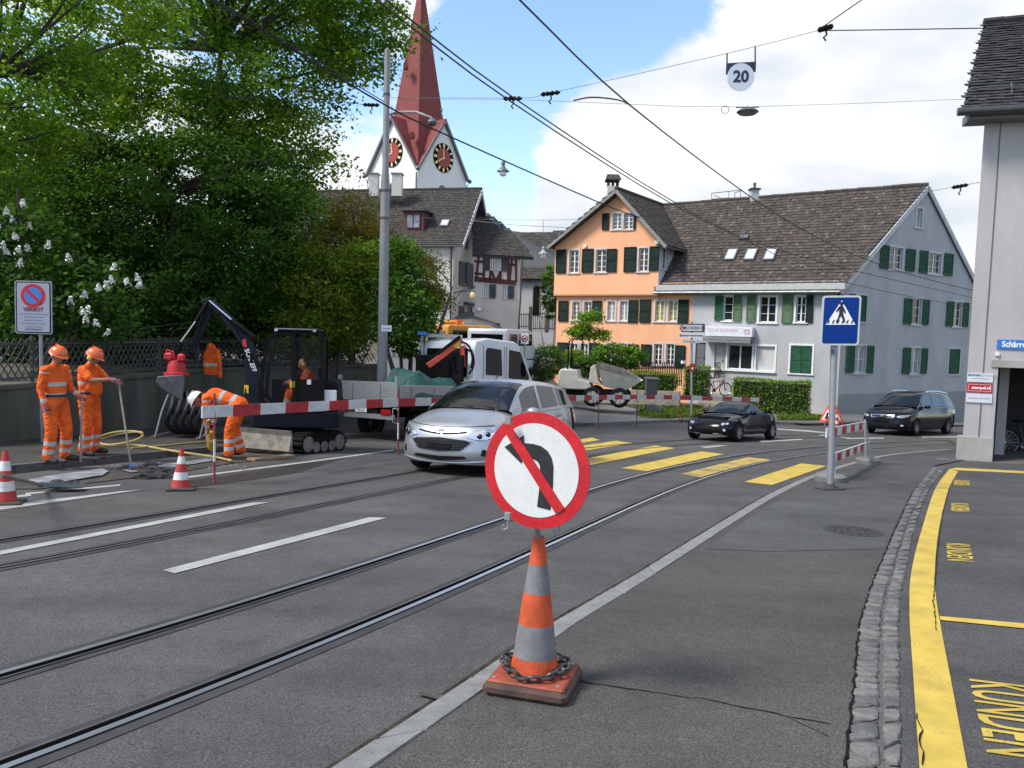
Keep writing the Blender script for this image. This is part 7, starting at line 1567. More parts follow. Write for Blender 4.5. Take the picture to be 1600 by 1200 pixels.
def bicycle(M,label,col,k=1.0):
    t = thing('bicycle',M,label,'bicycle'); m_ = mat('bike_paint_%s' % col[0],col[1],.35,.3); R = .34 * k
    for x in (-.52 * k,.52 * k):
        mb = MB(); mb.tube([(x + R * math.cos(q),0,R + R * math.sin(q)) for q in np.linspace(0,6.283,25)[:-1]],.022,7,closed=True); w = mb.build('wheel',M_TYRE,t,smooth=True); mb = MB()
        for q in np.linspace(0,math.pi,10)[:-1]: mb.cyl((x - R * math.cos(q),0,R - R * math.sin(q)),(x + R * math.cos(q),0,R + R * math.sin(q)),.003,n=4)
        mb.cyl((x,-.04,R),(x,.04,R),.03,n=10); mb.tube([(x + R * .93 * math.cos(q),0,R + R * .93 * math.sin(q)) for q in np.linspace(0,6.283,25)[:-1]],.01,6,closed=True); mb.build('spokes',M_RIM,w)
    mb = MB(); bb,hd,st,rr,fr = Vector((-.08,0,.28)) * k,Vector((.38,0,.78)) * k,Vector((-.2,0,.75)) * k,Vector((-.52,0,.34)) * k,Vector((.52,0,.34)) * k
    for a,b,r in ((bb,hd,.03),(bb,st,.022),(st,hd,.02),(bb,rr,.014),(st,rr,.014),(hd + Vector((-.02,0,.1)),fr,.018),(hd,hd + Vector((-.04,0,.2)),.018),(st,st + Vector((-.03,0,.14)),.014)): mb.cyl(a,b,r,n=8)
    mb.build('frame',m_,t,smooth=True); mb = MB(); mb.ball(st + Vector((-.05,0,.17)),(.13,.07,.035),10,6); mb.build('saddle',M_TRIMB,t,smooth=True)
    mb = MB(); h = hd + Vector((-.04,0,.2)); mb.tube([h + Vector((-.1,.28,.02)),h + Vector((.03,.15,.03)),h,h + Vector((.03,-.15,.03)),h + Vector((-.1,-.28,.02))],.014,7); mb.build('handlebar',M_TRIMB,t,smooth=True)
    mb = MB(); mb.lathe([(.09 * k,-.005),(.09 * k,.005)],16,bb + Vector((0,.04,0)),'Y'); mb.cyl(bb + Vector((0,.06,0)),bb + Vector((.1,.06,-.12)),.01,n=6); mb.build('crank',M_RIMD,t); return t
q_ = GP(1593,712,KH); bicycle(Matrix.Translation((q_.x + .15,q_.y - .1,q_.z)) @ Matrix.Rotation(R_(-28),4,'Z') @ Matrix.Rotation(R_(-6),4,'X'),'dark bicycle leaning in the passage of the corner building',('dark',(.05,.052,.055)),1.06)
q_ = WP(1119,614,39.6); bicycle(Matrix.Translation(q_ - Vector((0,0,.15))) @ Matrix.Rotation(R_(15),4,'Z'),'red bicycle parked between the two hedges',('red',(.3,.02,.02)))
# ================================================================ people
M_ORANGE = mat('hi_vis_orange',(.85,.13,.02),.8,var=.28,vscale=5,bump=1.0,bscale=13,bdist=.07,spec=.2); M_REFL = mat('reflective_band',(.42,.43,.42),.45,var=.15,vscale=20); M_SKIN = mat('skin',(.33,.17,.11),.6,var=.12,vscale=9); M_BOOT = mat('work_boot',(.03,.025,.022),.8,var=.3,vscale=15); M_HAIR = mat('short_dark_hair',(.02,.015,.012),.9)
M_HELO = mat('helmet_orange',(.7,.12,.02),.35,coat=.4); M_HELW = mat('helmet_white',(.7,.7,.68),.35,coat=.4); M_MUFF = mat('ear_muff_yellow',(.65,.42,.02),.45); M_GLOVE = mat('glove_red_grey',(.4,.05,.05),.8,var=.5,vscale=18,col2=(.16,.15,.15)); M_SLATE = mat('trouser_dark',(.03,.035,.05),.8)
PM = [M_ORANGE,M_REFL,M_SKIN,M_BOOT,M_HAIR,M_SLATE]
def smooth_union(caps,name,vox=.016,it=3):
    # caps: (p0, p1, r0, r1, material index, [(t0, t1) reflective bands], flatten). One closed skin grown round all of them
    mb = MB()
    for p0,p1,r0,r1,m,bands,fl in caps:
        p0,p1 = Vector(p0),Vector(p1); d = p1 - p0; L = d.length
        if L < 1e-5: mb.ball(p0,r0 if not fl else tuple(r0 * f for f in fl),16,12); continue
        z = d / L; x = z.orthogonal().normalized()
        if abs(z.z) > .3 or True:
            y0 = Vector((0,1,0)); y0 = (y0 - z * y0.dot(z)); y = y0.normalized() if y0.length > .2 else x; x = y.cross(z)
        fx_,fy_ = fl or (1,1); vs = []; n = 16; k = 10
        prof = [(-math.cos(a) * r0,math.sin(a) * r0) for a in np.linspace(0,math.pi / 2,5)] + [(L * t,r0 + (r1 - r0) * t) for t in np.linspace(0,1,k)[1:-1]] + [(L + math.sin(a) * r1,math.cos(a) * r1) for a in np.linspace(0,math.pi / 2,5)]
        for s,r in prof:
            for i in range(n): a = 2 * math.pi * i / n; vs.append(p0 + z * s + (x * math.cos(a) * fx_ + y * math.sin(a) * fy_) * max(r,.0005))
        mb.add(vs,[(j * n + i,j * n + (i + 1) % n,(j + 1) * n + (i + 1) % n,(j + 1) * n + i) for j in range(len(prof) - 1) for i in range(n)] + [tuple(range(n - 1,-1,-1)),tuple(range((len(prof) - 1) * n,len(prof) * n))])
    me = mb.mesh(name,PM); o = bpy.data.objects.new(name,me); COL.objects.link(o); md = o.modifiers.new('r','REMESH'); md.mode = 'VOXEL'; md.voxel_size = vox
    dg_ = bpy.context.evaluated_depsgraph_get(); m2 = bpy.data.meshes.new_from_object(o.evaluated_get(dg_)); bpy.data.objects.remove(o); bpy.data.meshes.remove(me)
    bm = bmesh.new(); bm.from_mesh(m2)
    for _ in range(it): bmesh.ops.smooth_vert(bm,verts=bm.verts,factor=.5,use_axis_x=True,use_axis_y=True,use_axis_z=True)
    bm.to_mesh(m2); bm.free(); m2.materials.clear()
    for m in PM: m2.materials.append(m)
    n = len(m2.polygons); C = np.zeros(n * 3); m2.polygons.foreach_get('center',C); C = C.reshape(-1,3); best = np.full(n,9.); mi = np.zeros(n,int)
    for p0,p1,r0,r1,m,bands,fl in caps:
        a,b = np.array(p0),np.array(p1); d = b - a; L2 = max(1e-9,d @ d); t = np.clip((C - a) @ d / L2,0,1); dist = np.linalg.norm(C - (a + t[:,None] * d),axis=1) - (r0 + (r1 - r0) * t); w = dist < best; best[w] = dist[w]
        mm = np.full(n,m)
        for t0,t1 in bands or (): mm[(t > t0) & (t < t1)] = 1
        mi[w] = mm[w]
    m2.polygons.foreach_set('material_index',mi.astype(np.int32)); m2.polygons.foreach_set('use_smooth',[True] * n); m2.update(); m2.name = name; return m2
def hand(par,wrist,dirv,palm_n,grip,m,s=1.0):
    # palm, four unequal curled fingers and a thumb from the palm's side
    w,d,n = Vector(wrist),Vector(dirv).normalized(),Vector(palm_n); n = (n - d * n.dot(d)).normalized(); sd = d.cross(n); mb = MB()
    mb.tube([w - d * .05,w,w + d * .05 * s,w + d * .085 * s],[.034,.032,.042,.038],10)
    for k,(o,L) in enumerate(((-.03,.068),(-.01,.078),(.011,.072),(.031,.055))):
        b = w + d * .085 * s + sd * o * s; c1 = b + (d * math.cos(grip * .5) + n * math.sin(grip * .5)) * L * .45 * s; c2 = c1 + (d * math.cos(grip * 1.3) + n * math.sin(grip * 1.3)) * L * .35 * s; c3 = c2 + (d * math.cos(grip * 2.0) + n * math.sin(grip * 2.0)) * L * .3 * s; mb.tube([b - d * .01,c1,c2,c3],[.0115,.0112,.0105,.0085],7)
    b = w + d * .025 * s - sd * .035 * s; mb.tube([b,b - sd * .022 * s + d * .025 * s + n * .012,b - sd * .018 * s + d * .05 * s + n * .035],[.014,.0125,.0095],7)
    return mb.build('glove',m,par,smooth=True,sharp=60)
def face_head(caps,hc,look,R=.098):
    # skull, jaw, nose, ears; look = unit forward of the face
    h,f = Vector(hc),Vector(look).normalized(); upv = Vector((0,0,1)); upv = (upv - f * upv.dot(f)).normalized(); l = upv.cross(f)
    caps += [(h + upv * .02 - f * .01,h + upv * .02 - f * .0101,R,R,2,None,None),(h + upv * .035 - f * .04,h + upv * .0 - f * .045,R * .86,R * .8,4,None,None),(h - upv * .05 + f * .03,h - upv * .075 + f * .035,.066,.05,2,None,None),(h + f * .045 + upv * .0,h + f * .045 - upv * .03,.062,.058,2,None,None),(h + f * .1 + upv * .01,h + f * .118 - upv * .02,.012,.017,2,None,None),(h + f * .088 - upv * .062,h + f * .09 - upv * .066,.02,.018,2,None,None)]
    for s in (1,-1): caps.append((h + l * s * .088 + upv * .0,h + l * s * .09 - upv * .03,.016,.014,2,None,None))
    return upv,l
def helmet(par,hc,f,upv,l,m,muff=None,visor=False):
    mb = MB(); h = Vector(hc) + upv * .035; vs = []; n = 20; k = 7
    for j in range(k + 1):
        a = math.pi / 2 * j / k
        for i in range(n):
            t = 2 * math.pi * i / n; r = .128 * math.cos(a) ** .8; vs.append(h + (f * math.cos(t) * 1.12 + l * math.sin(t) * .95) * r + upv * (.125 * math.sin(a)))
    mb.add(vs,[(j * n + i,j * n + (i + 1) % n,(j + 1) * n + (i + 1) % n,(j + 1) * n + i) for j in range(k) for i in range(n)])
    rim = [h + (f * math.cos(t) * (1.12 + (.32 if math.cos(t) > 0 else .06) * abs(math.cos(t)) ** 2) + l * math.sin(t) * 1.0) * .13 - upv * (.008 + .012 * max(0,math.cos(t))) for t in np.linspace(0,6.283,25)[:-1]]; inn = [h + (f * math.cos(t) * 1.1 + l * math.sin(t) * .94) * .128 + upv * .004 for t in np.linspace(0,6.283,25)[:-1]]
    mb.add(rim + inn,[(i,(i + 1) % 24,24 + (i + 1) % 24,24 + i) for i in range(24)])
    mb.beam(h + upv * .128 - f * .09,h + upv * .128 + f * .09,.03,.012,up=upv); hm = mb.build('helmet',m,par,smooth=True,sharp=50)
    if muff:
        for s in (1,-1):
            mb = MB(); c = Vector(hc) + l * s * .105 - upv * .015; mb.ball(c,(.045,.03,.05),14,10,rot=Matrix((f,l,upv)).transposed()); mb.tube([c,c + l * s * .012 + upv * .05,c - l * s * .0 + upv * .085],.008,6); mb.build('ear_muff',muff,hm,smooth=True)
    if visor:
        mb = MB(); mb.add([h + f * (.16 + .02 * j) + l * y * .1 + upv * (.0 - .12 * j) for j in (0,1) for y in (-1,-.5,0,.5,1)],[(i,i + 1,i + 6,i + 5) for i in range(4)]); mb.build('mesh_visor',mat('visor_mesh',(.03,.03,.03),.5,alpha=.45),hm,fix=False)
B_ARM = [(.5,.68)]; B_LEG = [(.42,.54),(.72,.84)]
def person(label,M,J,helm,group=None,muff=None,visor=False,gl=(M_GLOVE,M_GLOVE),belly=0,bands=True,short=False,seat=False):
    t = thing('person',M,label,'person',group); V = Vector; c = []
    pel,ch,nk,hd,lk = V(J['pel']),V(J['chest']),V(J['neck']),V(J['head']),V(J['look']).normalized()
    sp_ = (ch - pel); mid = pel.lerp(ch,.5)
    c.append((pel,mid,.155,.155,0,[(.3,.62)],(.86,1.12))); c.append((mid,ch,.16,.165,0,[(.28,.58)],(.85,1.15)))
    if belly: c.append((mid + V(J['fwd']) * .06,mid + V(J['fwd']) * .07 - V((0,0,.04)),.13 + belly,.12 + belly,0,None,None))
    c.append((ch,nk - (nk - ch) * .2,.15,.085,0,None,(.8,1.3))); c.append((nk - (hd - nk) * .15,hd,.055,.052,2,None,None))
    for s in ('l','r'):
        sh,el,wr = V(J['sh' + s]),V(J['el' + s]),V(J['wr' + s]); c.append((ch.lerp(nk,.6),sh,.085,.078,0,None,None)); c.append((sh,el,.074,.058,0,[(.0,.16)],None))
        if short: c[-1] = (sh,sh.lerp(el,.72),.078,.072,0,None,None); c.append((sh.lerp(el,.6),el,.05,.045,2,None,None))
        c.append((el,wr,.054 if not short else .045,.042 if not short else .033,2 if short else 0,None if short else [(.6,.85)],None))
        hp,kn,an,to = V(J['hp' + s]),V(J['kn' + s]),V(J['an' + s]),V(J['to' + s]); c.append((pel.lerp(hp,.7),hp,.12,.115,0,None,None)); c.append((hp,kn,.112,.09,0,None,None)); c.append((kn,an,.09,.085,0,[(.38,.54),(.72,.88)],None))
        c.append((an - V((0,0,.02)),an.lerp(to,.25) - V((0,0,.03)),.062,.058,3,None,None)); c.append((an.lerp(to,.15) - V((0,0,.035)),to,.052,.045,3,None,None))
    upv,l = face_head(c,hd,lk)
    me = smooth_union(c,'body'); o = bpy.data.objects.new('body',me); COL.objects.link(o); o.parent = t
    for s,g in zip(('l','r'),gl):
        if g: d = V(J.get('hd' + s,(V(J['wr' + s]) - V(J['el' + s])))); hand(t,V(J['wr' + s]),d,V(J.get('pn' + s,J['fwd'])),J.get('grip' + s,.7),g)
    if helm: helmet(t,hd,lk,upv,l,helm,muff,visor)
    for s in (1,-1): mb = MB(); mb.ball(hd + lk * .092 + l * s * .032 + upv * .012,(.011,.013,.008),8,6); mb.build('eye',M_HAIR,t)
    mb = MB(); w = pel + V((0,0,.08)) if not seat else pel
    if not seat and J.get('belt',True): mb.lathe([(.172,-.02),(.172,.02)],20,(0,0,0),caps=False); mb.v = [(x * .95 + w.x,y * 1.15 + w.y,z + w.z) for x,y,z in mb.v]; mb.build('belt',M_BOOT,t)
    return t
def legs(sp=.11,f=0.0,k=.0): return dict(hpl=(0,sp,.92),hpr=(0,-sp,.92),knl=(.03 + f,sp + .01,.5),knr=(.03,-sp - .01,.5),anl=(f - .02,sp + .03,.11),anr=(-.02,-sp - .03,.11),tol=(f + .16,sp + .07,.05),tor=(.16,-sp - .07,.05))
# two men watching, one with a shovel
p = GP(88,722,LKH); aA = R_(-12)
JA = dict(pel=(0,0,.98),chest=(-.01,0,1.34),neck=(.0,0,1.54),head=(.05,0,1.68),look=(.95,-.1,-.34),fwd=(1,0,0),shl=(0,.2,1.46),shr=(0,-.2,1.46),ell=(.02,.27,1.18),wrl=(.24,.22,1.03),elr=(-.03,-.26,1.17),wrr=(.05,-.27,.93),hdl=(.7,-.2,-.4),gripl=1.1,gripr=.6,**legs(.11,.06))
person('worker in orange suit and orange helmet standing nearest the left edge, arms low',up_frame(p,aA) @ Matrix.Scale(1.0,4),JA,M_HELO,'road workers in orange')
p2 = GP(140,711,LKH); aB = R_(-4)
JB = dict(pel=(0,0,.98),chest=(-.02,0,1.33),neck=(.02,0,1.53),head=(.09,0,1.66),look=(.9,0,-.42),fwd=(1,0,0),shl=(0,.19,1.45),shr=(.02,-.2,1.45),ell=(.18,.24,1.25),wrl=(.42,.1,1.27),elr=(.2,-.24,1.28),wrr=(.44,-.1,1.3),hdl=(.8,-.25,-.2),hdr=(.8,.25,-.2),gripl=1.2,gripr=1.2,pnl=(0,0,-1),pnr=(0,0,-1),**legs(.1,.02))
person('stout worker with yellow ear muffs and visor leaning on a shovel',up_frame(p2,aB) @ Matrix.Scale(1.02,4),JB,M_HELO,'road workers in orange',M_MUFF,True,belly=.04,short=True)
# man bending down with the breaker
p3 = GP(368,716,.02); aC = R_(183)
JC = dict(pel=(-.06,0,.95),chest=(.33,0,1.08),neck=(.52,0,1.06),head=(.64,0,1.0),look=(.55,0,-.83),fwd=(.3,0,-.95),shl=(.44,.19,1.04),shr=(.44,-.19,1.04),ell=(.42,.24,.74),wrl=(.44,.12,.52),elr=(.4,-.22,.76),wrr=(.42,-.1,.56),hpl=(-.06,.12,.9),hpr=(-.04,-.12,.9),knl=(.06,.15,.5),knr=(.08,-.17,.5),anl=(.06,.17,.12),anr=(-.04,-.2,.12),tol=(.25,.2,.05),tor=(.16,-.23,.05),hdl=(.1,-.1,-1),hdr=(.1,.1,-1),gripl=1.2,gripr=1.2,belt=False)
person('worker in orange with white helmet bending over the yellow breaker',up_frame(p3,aC) @ Matrix.Scale(1.07,4),JC,M_HELW,'road workers in orange')
# ================================================================ excavator, truck, dumper and the things of the works
M_NAVYP = mat('navy_machine_paint',(.008,.0105,.018),.5,var=.2,vscale=5,spec=.2); M_MBLACK = mat('machine_black',(.007,.007,.008),.65,var=.3,vscale=8,spec=.12); M_STEELP = mat('worn_steel',(.2,.2,.2),.45,.7,var=.4,vscale=8); M_ROD = mat('hydraulic_rod',(.6,.6,.62),.15,1); M_RROT = mat('rotator_red',(.45,.012,.02),.45,var=.25,vscale=9); M_MUD = mat('muddy_steel',(.2,.185,.16),.8,var=.5,vscale=6,bump=.4,bscale=30); M_TINT = mat('cab_glass',(.02,.024,.024),.04,spec=.6,alpha=.3)
M_BUCK = mat('bucket_steel',(.07,.072,.078),.5,.5,var=.4,vscale=9)
xo = GP(462,703); XP = Vector((xo.x,xo.y,xo.z)); zcX = (RC.T @ (np.array(XP) - CAM))[2]
ex_ = thing('mini_excavator',XP,'dark compact excavator with raised arm, red rotator and bucket','excavator')
uc = slope_frame(XP.x,XP.y,math.atan2(-.9,-.43))
for s in (1,-1):                           # crawler tracks
    mb = MB(); mb.T = uc; pr = [(.72,.2),(.66,.34),(.5,.42),(-.5,.42),(-.66,.34),(-.74,.2),(-.66,.06),(-.5,0),(.5,0),(.66,.06)]
    mb.prism(pr,lambda p: (p[0],s * .6 - .16,p[1]),lambda p: (p[0],s * .6 + .16,p[1]))
    P = resample([Vector((x,0,z)) for x,z in pr + pr[:1]],.1)
    for i in range(len(P) - 1): mb.beam(Vector((P[i].x * 1.02,s * .6 - .165,.21 + (P[i].z - .21) * 1.06)),Vector((P[i].x * 1.02,s * .6 + .165,.21 + (P[i].z - .21) * 1.06)),.05,.03)
    mb.T = None; tr_ = mb.build('track',M_TYRE,ex_,world=True)
    for x in (-.5,-.25,0,.25,.5): mb = MB(); mb.T = uc; mb.lathe([(0,-.17),(.11 if abs(x) < .4 else .16,-.17),(.11 if abs(x) < .4 else .16,.17),(0,.17)],16,(x,s * .6,.13 if abs(x) < .4 else .2),'Y',caps=False); mb.T = None; mb.build('roller',M_MUD,tr_,world=True)
mb = MB(); mb.T = uc; mb.box((0,0,.3),(1.1,.9,.22)); mb.box((0,0,.46),(.8,.8,.14)); mb.build('undercarriage',M_MBLACK,ex_,world=True)
mb = MB(); mb.T = uc
mb.prism([(1.06,.06),(1.14,.1),(1.1,.25),(1.08,.4),(1.12,.5),(1.06,.5),(1.03,.38),(1.04,.22),(1.0,.08)],lambda p: (p[0],-.82,p[1]),lambda p: (p[0],.82,p[1]))
for s in (.35,-.35): mb.beam((.6,s,.25),(1.06,s,.25),.1,.1)
mb.build('dozer_blade',M_MUD,ex_,world=True)
hA = R_(188); H0 = up_frame(XP + Vector((0,0,.56)),hA); hm = lambda: (lambda q: (setattr(q,'T',H0),q)[1])(MB())
# upper house: x forward (towards the boom), y to its left
mb = hm(); pl = [(-.95,-.62),(-.8,-.72),(.75,-.72),(.85,-.5),(.85,.5),(.75,.72),(-.8,.72),(-.95,.62)]; mb.prism(pl,lambda p: (p[0],p[1],.0),lambda p: (p[0],p[1],.34)); mb.build('house',M_NAVYP,ex_,world=True,bevel=.03)
mb = hm(); mb.prism([(-.95,-.6),(-.2,-.7),(-.2,.7),(-.95,.6)],lambda p: (p[0],p[1],.35),lambda p: (p[0] * .95,p[1] * .92,.95)); mb.build('engine_cover',M_MBLACK,ex_,world=True,bevel=.05)
mb = hm(); mb.box((-.75,.66,.62),(.3,.06,.34),bev=.02); mb.build('rear_panel',M_PLATE,ex_,world=True)
def cabpts(): return [(-.62,.36),(.42,.36),(.62,.62),(.56,1.3),(.4,1.86),(.25,1.95),(-.5,1.95),(-.62,1.85)]
y0,y1 = -.02,.7
cab = None; mb = hm(); cp = cabpts()
for y in (y0,y1):
    for i in range(len(cp)): a,b = cp[i],cp[(i + 1) % len(cp)]; mb.beam((a[0],y,a[1]),(b[0],y,b[1]),.07,.07,up=(0,1,0))
    mb.beam((-.08,y,.36),(-.02,y,1.93),.09,.07,up=(0,1,0))
for a in cp: mb.beam((a[0],y0,a[1]),(a[0],y1,a[1]),.06,.06)
mb.T = H0; cab = mb.build('cab_frame',M_MBLACK,ex_,world=True)
mb = hm(); mb.box((-.13,.34,1.99),(.86,.84,.09),bev=.04); mb.build('cab_roof',M_MBLACK,ex_,world=True)
mb = hm(); mb.prism([(.0,.4),(.42,.4),(.58,.62),(.55,.95),(.02,.95)],lambda p: (p[0],y1 - .005,p[1]),lambda p: (p[0],y1 + .02,p[1])); mb.T = H0; mb.prism([(-.58,.4),(-.1,.4),(-.1,1.0),(-.58,1.0)],lambda p: (p[0],y1 - .005,p[1]),lambda p: (p[0],y1 + .02,p[1])); 
mb.v = mb.v[10:]; mb.f = [tuple(i - 10 for i in f) for f in mb.f[7:]]; mb.mi = mb.mi[7:]; mb.build('door_panel',M_MBLACK,cab,world=True)
for poly in ([(.02,.45),(.4,.45),(.56,.65),(.5,1.3),(.36,1.84),(.02,1.86)],[(-.56,1.0),(-.12,1.0),(-.08,1.86),(-.56,1.86)]):
    mb = hm(); mb.add([(x,y1 + .012,z) for x,z in poly],[tuple(range(len(poly)))]); mb.build('window',M_TINT,cab,world=True,fix=False)
mb = hm(); mb.add([(.6,y0 + .03,.64),(.6,y1 - .03,.64),(.43,y1 - .03,1.84),(.43,y0 + .03,1.84)],[(0,1,2,3)]); mb.build('windscreen',M_TINT,cab,world=True,fix=False)
mb = hm(); mb.box((-.05,y0 - .01,.66),(1.1,.02,.56)); mb.build('far_cab_wall',M_MBLACK,cab,world=True)
mb = hm(); mb.box((-.6,.34,1.1),(.03,.6,1.4)); mb.box((-.35,.34,.5),(.5,.5,.2)); mb.box((-.56,.34,.85),(.12,.46,.7)); mb.build('seat',M_MBLACK,cab,world=True)
for x,z,c_,s_ in ((-.02,.9,M_MUFF,.12),(-.35,.95,M_PLATE,.1),(-.82,.5,M_MUFF,.1)): mb = hm(); mb.box((x,y1 + .03,z),(s_ * .8,.01,s_)); mb.build('sticker',c_,cab,world=True)
for a_,b_ in (((.33,2.02),(-.5,2.02)),): mb = hm(); mb.beam((a_[0],y1 + .06,a_[1]),(b_[0],y1 + .06,b_[1]),.012,.02); mb.build('roof_edge_highlight',M_GALV,cab,world=True)  # pale strip stands in for the highlight along the roof edge
for x in (.3,-.45): mb = hm(); mb.box((x,y1 + .03,2.0),(.06,.06,.05)); mb.build('work_lamp',M_PW,cab,world=True)
mb = hm(); mb.tube([(.55,y1,1.5),(.75,y1 + .05,1.6),(.78,y1 + .05,1.5)],.012,6); mb.box((.78,y1 + .05,1.42),(.04,.12,.2)); mb.build('mirror',M_MBLACK,cab,world=True)
# boom, arm, rotator and bucket: laid out in the plane of the photo's side view
WX = lambda px,py,dz=0: WP(px,py,zcX - .35 + dz)
def link(path,w0,w1,th,m,nm,par=None):
    P = [WX(*p) for p in path]; vd = (P[0] - Vector(CAM)).normalized(); mb = MB(); n = len(P); L_ = []; R__ = []
    for i,p in enumerate(P):
        d = (P[min(i + 1,n - 1)] - P[max(i - 1,0)]).normalized(); s = d.cross(vd).normalized(); w = (w0 + (w1 - w0) * i / (n - 1)); L_.append(p + s * w / 2); R__.append(p - s * w / 2)
    out = L_ + R__[::-1]; mb.prism(list(range(len(out))),lambda i: out[i] - vd * th / 2,lambda i: out[i] + vd * th / 2); return mb.build(nm,m,par or ex_,world=True,bevel=.012)
boom = link([(395,628),(393,600),(393,570),(391,548),(384,532),(368,512),(348,490),(330,474)],.3,.17,.2,M_NAVYP,'boom')
arm_ = link([(322,466),(328,480),(318,505),(307,530),(299,552)],.2,.14,.16,M_NAVYP,'arm')
for path,r0,nm in (([(398,527),(362,500)],.045,'cylinder'),([(362,500),(327,470)],.024,'piston_rod'),([(326,470),(306,502)],.04,'cylinder'),([(306,502),(283,534)],.022,'piston_rod'),([(410,628),(407,590)],.045,'cylinder')):
    a,b = [WX(*p,-.16) for p in path]; mb = MB(); mb.cyl(a,b,r0,n=12); mb.build(nm,M_ROD if 'rod' in nm else M_MBLACK,boom,smooth=True,world=True)
mb = MB()
for path in ([(330,484),(336,494),(345,488),(360,505),(378,530)],[(318,500),(312,508),(300,512),(276,515),(268,525),(270,540)],[(322,478),(316,500),(306,528),(296,545)]): mb.tube(crom([WX(*p,-.13) for p in path],4),.014,6)
mb.build('hydraulic_hose',M_MBLACK,arm_,smooth=True,world=True)
M_WL = mat('machine_lettering',(.7,.7,.7),.5); c = WX(391.5,563); vd_ = (c - Vector(CAM)).normalized(); c = c - vd_ * .155; du = (WX(395,576) - WX(384,546)).normalized(); text_mesh('SCHAEFF',.125,frame_mat(c,du,(-vd_).cross(du)),M_WL,'lettering',boom,bold=.003)
mb = MB(); mb.box(WX(385,608,-.13),(.09,.01,.17)); mb.build('sticker',M_MUFF,boom,world=True); mb = MB(); mb.prism([0,1,2,3],lambda i: [WX(378,531,-.125),WX(384,529,-.125),WX(386,543,-.125),WX(380,541,-.125)][i],lambda i: [WX(378,531,-.13),WX(384,529,-.13),WX(386,543,-.13),WX(380,541,-.13)][i]); mb.build('red_mark',M_RROT,boom,world=True)
rt_ = MB(); cx = WX(276,572)
rt_.lathe([(.0,-.2),(.25,-.2),(.25,-.14),(.19,-.12),(.17,.03),(.14,.12),(.1,.14),(0,.14)],18,cx,caps=False); ro = rt_.build('rotator',M_RROT,ex_,smooth=True,sharp=40,world=True)
mb = MB(); mb.box(cx + Vector((-.12,-.05,.2)),(.18,.2,.16),bev=.03); mb.box(cx + Vector((.14,-.05,.18)),(.16,.2,.16),bev=.03); mb.tube([cx + Vector((-.2,-.1,.2)),cx + Vector((-.15,-.1,.33)),cx + Vector((-.02,-.1,.3)),cx + Vector((.0,-.1,.15))],.025,7); mb.build('rotator_head',M_RROT,ro,world=True)
mb = MB(); mb.beam(WX(299,552),WX(283,560),.12,.14); mb.beam(WX(284,535),WX(272,560),.08,.06); mb.build('linkage',M_MBLACK,arm_,world=True)
bp = [(246,588),(286,585),(288,592),(287,604),(284,618),(283,627),(272,619),(258,611),(249,604),(243,597)]; P = [WX(*p) for p in bp]; vd = (P[0] - Vector(CAM)).normalized()
mb = MB(); n = len(P); wv = vd * .34; mb.add([p - wv for p in P] + [p + wv for p in P],[tuple(range(n)),tuple(range(2 * n - 1,n - 1,-1))] + [(i,(i + 1) % n,n + (i + 1) % n,n + i) for i in range(n) if i not in (3,4)]); mb.build('bucket',M_BUCK,ex_,world=True,bevel=.015)
# operator seated in the cab
So = H0 @ Matrix.Translation((-.36,.36,-.02)); JO_ = dict(pel=(0,0,.68),chest=(.06,0,1.02),neck=(.1,0,1.2),head=(.17,0,1.32),look=(.9,.1,-.42),fwd=(1,0,0),shl=(.08,.19,1.13),shr=(.08,-.19,1.13),ell=(.2,.26,.9),wrl=(.42,.2,.92),elr=(.2,-.25,.9),wrr=(.42,-.2,.92),hpl=(.05,.1,.66),hpr=(.05,-.1,.66),knl=(.42,.14,.74),knr=(.42,-.12,.74),anl=(.5,.15,.34),anr=(.5,-.14,.34),tol=(.64,.16,.28),tor=(.64,-.15,.28),gripl=1.2,gripr=1.2)
person('machine operator in orange with ear muffs seated in the excavator cab',So,JO_,None,'road workers in orange',M_MUFF,seat=True); 
o_ = [o for o in COL.objects if o.name.startswith('person') and o.type == 'EMPTY'][-1]
for s in (1,-1): mb = MB(); mb.ball(Vector((.16,s * .105,1.31)),(.045,.03,.05),12,8); mb.build('ear_muff',M_MUFF,o_,smooth=True)
mb = MB(); mb.tube([(.15,.11,1.34),(.12,.08,1.43),(.12,0,1.46),(.12,-.08,1.43),(.15,-.11,1.34)],.012,6); mb.build('headband',M_MBLACK,o_,smooth=True)
# ---------------------------------------------------------------- white works truck
tr = GP(617,692); th_ = math.atan2(.8,.6); T0 = slope_frame(tr.x,tr.y,th_); M_TW = mat('truck_white',(.62,.64,.67),.35,var=.08,vscale=3,coat=.3); M_ALU = mat('aluminium_board',(.31,.315,.32),.45,.5,var=.2,vscale=4,stretch=(1,1,6))
tk = thing('works_truck',T0,'white crew-cab works truck with dropside bed, red crane and green tarpaulin','truck'); TW = 2.15; tmb = MB     # x forward from the tail, y left; the right side is y = 0
mb = MB(); mb.box((3.1,TW / 2,.68),(6.1,.8,.22)); mb.box((1.35,TW / 2,.93),(2.75,TW,.12)); mb.build('chassis',M_MBLACK,tk)
def tpanel(nm,c,d,ribs,ax): 
    mb = MB(); mb.box(c,d,bev=.012); o = mb.build(nm,M_ALU,tk)
    for i in range(ribs):
        q = list(c); f = (i + .5) / ribs - .5; q[ax] += d[ax] * f; dd = [.03,.03,d[2] * .8]; q[1 - ax] += -(d[1 - ax] / 2 + .006) if True else 0; mb = MB(); mb.box(q,dd); mb.build('latch',M_GALV,o)
tpanel('tailgate',(0,TW / 2,1.24),(.04,TW - .1,.5),2,1); tpanel('side_board',(1.35,.0,1.22),(2.5,.04,.42),3,0); tpanel('side_board',(1.35,TW,1.22),(2.5,.04,.42),3,0)
